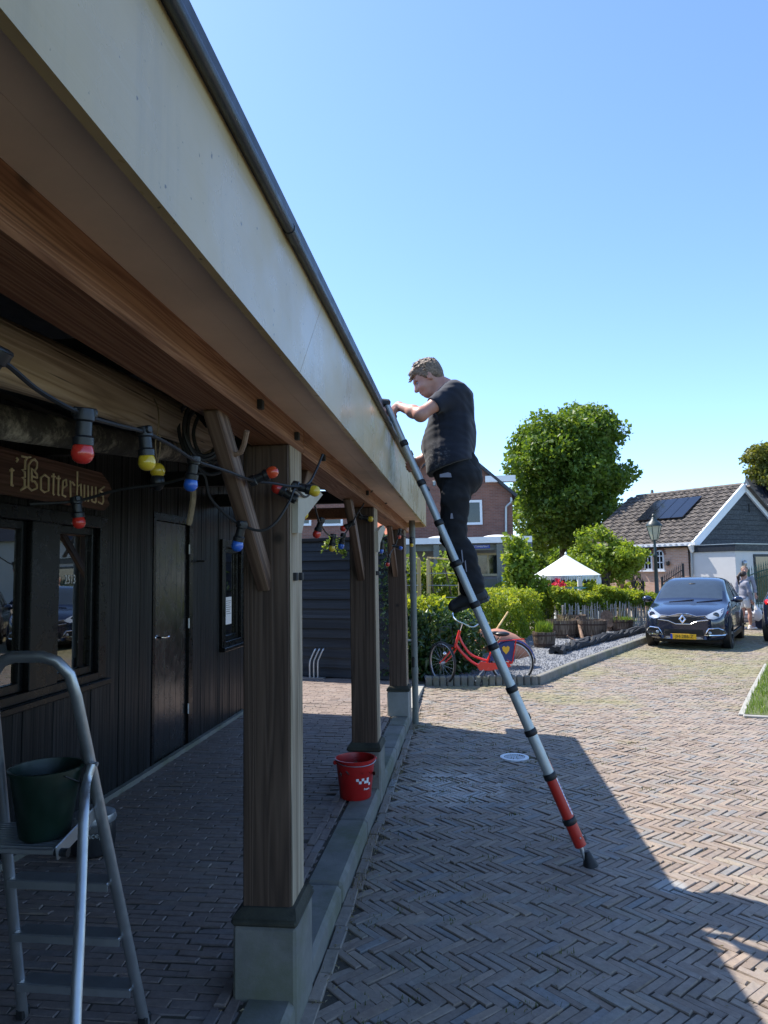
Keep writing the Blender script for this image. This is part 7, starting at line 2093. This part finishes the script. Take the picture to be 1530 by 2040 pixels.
    for sg, x in ((-1, -.42), (1, .18)):
        pp = [onbody(x + .0, 1.01, .02) , onbody(x + .28, 1.035, .03), onbody(x + .52, 1.06, .03)]
        MB().tube(pp, .010, 5).build('wiper', M['carblack'], t, local=True)
    MB().bx((-.78, .5, .12), (.78, 3.7, .22)).build('underbody', M['carblack'], t, local=True)
    MB().sphere((0, 1.62, 1.40), (.10, .03, .035), 10, 6).build('rear_mirror', M['carblack'], t, local=True)
    return t
car = make_car('dark blue hatchback with yellow number plate parked at the kerb facing the viewer', (4.70, 16.38, 0), R(-25))
p = ony(1518, 1235, 21.0)
car2 = copy_tree(car); car2.location = (p.x + 1.52, 20.9, 0); car2.rotation_euler = (0, 0, R(150))
ROOT[car2.name] = Vector(car2.location)
tag(car2, 'second dark car cut off by the right edge showing its red tail light', 'car')

# ------------------------------------------------------------------ people by the gate
def figure(label, x, y, face, h, top, legs, shirt_mat, leg_mat, shoe_mat, hair_mat, arm_pose, pony=False, bare=True):
    """standing person; face = horizontal direction looked at"""
    t = thing('person', label, 'person', (x, y, 0))
    f = Vector((face[0], face[1], 0)).normalized(); r = Vector((f.y, -f.x, 0)); k = h / 1.70
    P = lambda a, b, c: tuple(Vector((x, y, 0)) + f * a * k + r * b * k + Vector((0, 0, c * k)))
    lo = (x - .6, y - .6, 0); hi = (x + .6, y + .6, h + .1)
    s = SDF(lo, hi, .0115)
    s.ell(P(.01, 0, 1.60), (.092 * k, .075 * k, .105 * k), .02); s.ell(P(.045, 0, 1.545), (.05 * k, .05 * k, .06 * k), .03); s.cap(P(.09, 0, 1.585), P(.108, 0, 1.56), .010, .014, .015)
    s.cap(P(-.01, 0, 1.52), P(-.02, 0, 1.40), .048, .055, .03)
    s.ell(P(-.01, 0, 1.27), (.10, .16, .17), .05); s.ell(P(-.01, 0, 1.05), (.095, .135, .13), .05); s.ell(P(-.015, 0, .93), (.11, .155, .11), .05)
    for sg in (-1, 1):
        e, w = arm_pose[0 if sg < 0 else 1]
        s.cap(P(-.01, sg * .18, 1.36), P(*e), .045, .036, .02); s.cap(P(*e), P(*w), .035, .024, .02)
        d = (Vector(P(*w)) - Vector(P(*e))).normalized()
        hand(s, Vector(P(*w)), d, f, .6, sg, k=.008)
        kn = P(.03 + .06 * sg, sg * .085, .49); an = P(-.02 + .10 * sg, sg * .085, .09)
        s.cap(P(-.01, sg * .09, .88), kn, .078, .052, .03); s.cap(kn, an, .052, .036, .02); s.ell(tuple(Vector(kn) * .65 + Vector(an) * .35 - f * .015), (.05, .05, .10), .03)
        s.cap(an, P(-.02 + .10 * sg + .13, sg * .09, .05), .036, .03, .02)
    s.build('body', M['skin'], t)
    hh = SDF((x - .3, y - .3, 1.0), (x + .3, y + .3, h + .12), .009)
    hh.ell(P(-.012, 0, 1.625), (.103 * k, .086 * k, .098 * k), .01); hh.ell(P(.11, 0, 1.54), (.10, .12, .085), .02, sub=True)
    if pony: hh.cap(P(-.10, 0, 1.64), P(-.16, 0, 1.55), .035, .04, .03); hh.cap(P(-.16, 0, 1.55), P(-.15, 0, 1.33), .04, .018, .02)
    hh.noise(.003, 120, 3); hh.build('hair', M[hair_mat], t)
    c = SDF(lo, hi, .0115)
    c.ell(P(-.01, 0, 1.30), (.125, .19, .16), .05); c.ell(P(-.01, 0, 1.08), (.125, .17, .18), .06); c.ell(P(-.015, 0, .92), (.135, .18, .10), .04)
    for sg in (-1, 1):
        e, w = arm_pose[0 if sg < 0 else 1]; c.cap(P(-.01, sg * .18, 1.36), P(*e), .065, .058, .04); c.cap(P(*e), tuple(Vector(P(*e)).lerp(Vector(P(*w)), .75)), .056, .048, .02)
    c.cap(P(0, 0, 1.55), P(0, 0, 1.455), .075, .06, .01, sub=True); c.noise(.006, 24, 6); c.cut((0, 0, -1), -top * k)
    c.build('top', M[shirt_mat], t)
    g = SDF(lo, hi, .0115)
    g.ell(P(-.015, 0, .93), (.125, .165, .12), .04)
    for sg in (-1, 1):
        g.cap(P(-.01, sg * .09, .88), P(.0 + .03 * sg, sg * .09, legs), .098, .088 if legs > .5 else .07, .03)
        if legs < .4: g.cap(P(-.0 + .05 * sg, sg * .09, .45), P(-.02 + .10 * sg, sg * .085, .10), .078, .065, .03)
    g.noise(.004, 30, 5); g.build('shorts' if legs > .5 else 'trousers', M[leg_mat], t)
    for sg in (-1, 1):
        sh_ = SDF(lo, (hi[0], hi[1], .3), .010); b_ = -.02 + .10 * sg
        sh_.cap(P(b_ - .03, sg * .088, .045), P(b_ + .15, sg * .092, .04), .048, .040, .02); sh_.cap(P(b_ - .015, sg * .088, .06), P(b_ - .015, sg * .088, .11), .045, .045, .02); sh_.cut((0, 0, -1), -.004)
        sh_.build('shoe', M[shoe_mat], t)
    return t, P
wq = ony(1487, 1250, 21.4)
wm, WPt = figure('woman with dark ponytail in grey cardigan and white shorts carrying bags', wq.x, 21.4, (1, .12), 1.66, .80, .70, 'greycloth', 'whitecloth', 'whitecloth', 'hairdark', (((.06, -.21, 1.10), (.16, -.17, .86)), ((.04, .21, 1.10), (.10, .20, .85))), pony=True)
mq = ony(1493, 1250, 23.4)
figure('grey-haired man half hidden behind the woman with the ponytail', mq.x - .05, 23.4, (-.3, -1), 1.80, .92, .30, 'greycloth', 'darkcloth', 'shoe', 'hair', (((.02, -.24, 1.10), (.06, -.25, .86)), ((.02, .24, 1.10), (.06, .25, .86))))
bag = thing('striped_bag', 'large striped cloth shopping bag hanging from the woman\'s hand', 'bag', WPt(.16, -.22, .35))
bc = Vector(WPt(.10, -.26, .42))
sb_ = SDF((bc.x - .4, bc.y - .3, .1), (bc.x + .4, bc.y + .3, .8), .013)
sb_.cap((bc.x - .20, bc.y, .32), (bc.x + .20, bc.y, .30), .125, .125, .05, sq=(1, .7, 1)); sb_.cap((bc.x - .15, bc.y, .42), (bc.x + .15, bc.y, .42), .10, .10, .06, sq=(1, .6, 1)); sb_.noise(.012, 22, 9); sb_.build('sack', M['whitecloth'], bag)
for i in range(3):
    b = MB().tube(catmull([(bc.x - .30, bc.y - .10, .26 + i * .10), (bc.x, bc.y - .125, .22 + i * .10), (bc.x + .30, bc.y - .10, .26 + i * .10)], 4), .018, 5); b.build('stripe', M['greycloth'], bag)
wr_ = Vector(WPt(.18, -.17, .82))
b = MB()
for sx in (-.12, .12): b.tube([wr_, (bc.x + sx, bc.y, .50)], .010, 5)
b.build('strap', M['whitecloth'], bag)
pb = thing('white_carrier_bag', 'white plastic carrier bag held in front of the woman beside the dark bin', 'bag', WPt(.34, -.1, .35))
pc = Vector(WPt(.42, -.12, .40)); s_ = SDF((pc.x - .25, pc.y - .25, .15), (pc.x + .25, pc.y + .25, .9), .012)
s_.ell((pc.x, pc.y, .40), (.13, .09, .17), .03); s_.cap((pc.x, pc.y, .5), (pc.x - .06, pc.y, .72), .07, .02, .04); s_.noise(.012, 25, 4); s_.build('sack', M['white'], pb)
bp = thing('dark_shoulder_bag', 'small dark bag on the chest of the woman with the ponytail', 'bag', WPt(.14, -.05, 1.2))
s_ = SDF(tuple(Vector(WPt(.13, 0, 1.17)) - Vector((.2, .2, .2))), tuple(Vector(WPt(.13, 0, 1.17)) + Vector((.2, .2, .2))), .011); s_.ell(WPt(.125, 0, 1.16), (.055, .10, .13), .02); s_.build('sack', M['darkcloth'], bp)
bn_ = ony(1514, 1240, 21.9)
bi = thing('waste_bin', 'dark navy square bin on the pavement beside the woman', 'bin', (bn_.x, 21.9, 0))
MB().add([(-.19, -.17, .0), (.19, -.17, 0), (.19, .17, 0), (-.19, .17, 0), (-.22, -.2, .46), (.22, -.2, .46), (.22, .2, .46), (-.22, .2, .46)], [(3, 2, 1, 0), (0, 1, 5, 4), (1, 2, 6, 5), (2, 3, 7, 6), (3, 0, 4, 7), (4, 5, 6, 7)]).build('box', M['navybin'], bi, local=True)
MB().box((0, 0, .475), (.47, .43, .03), bev=.008).build('lid', M['navybin'], bi, local=True)
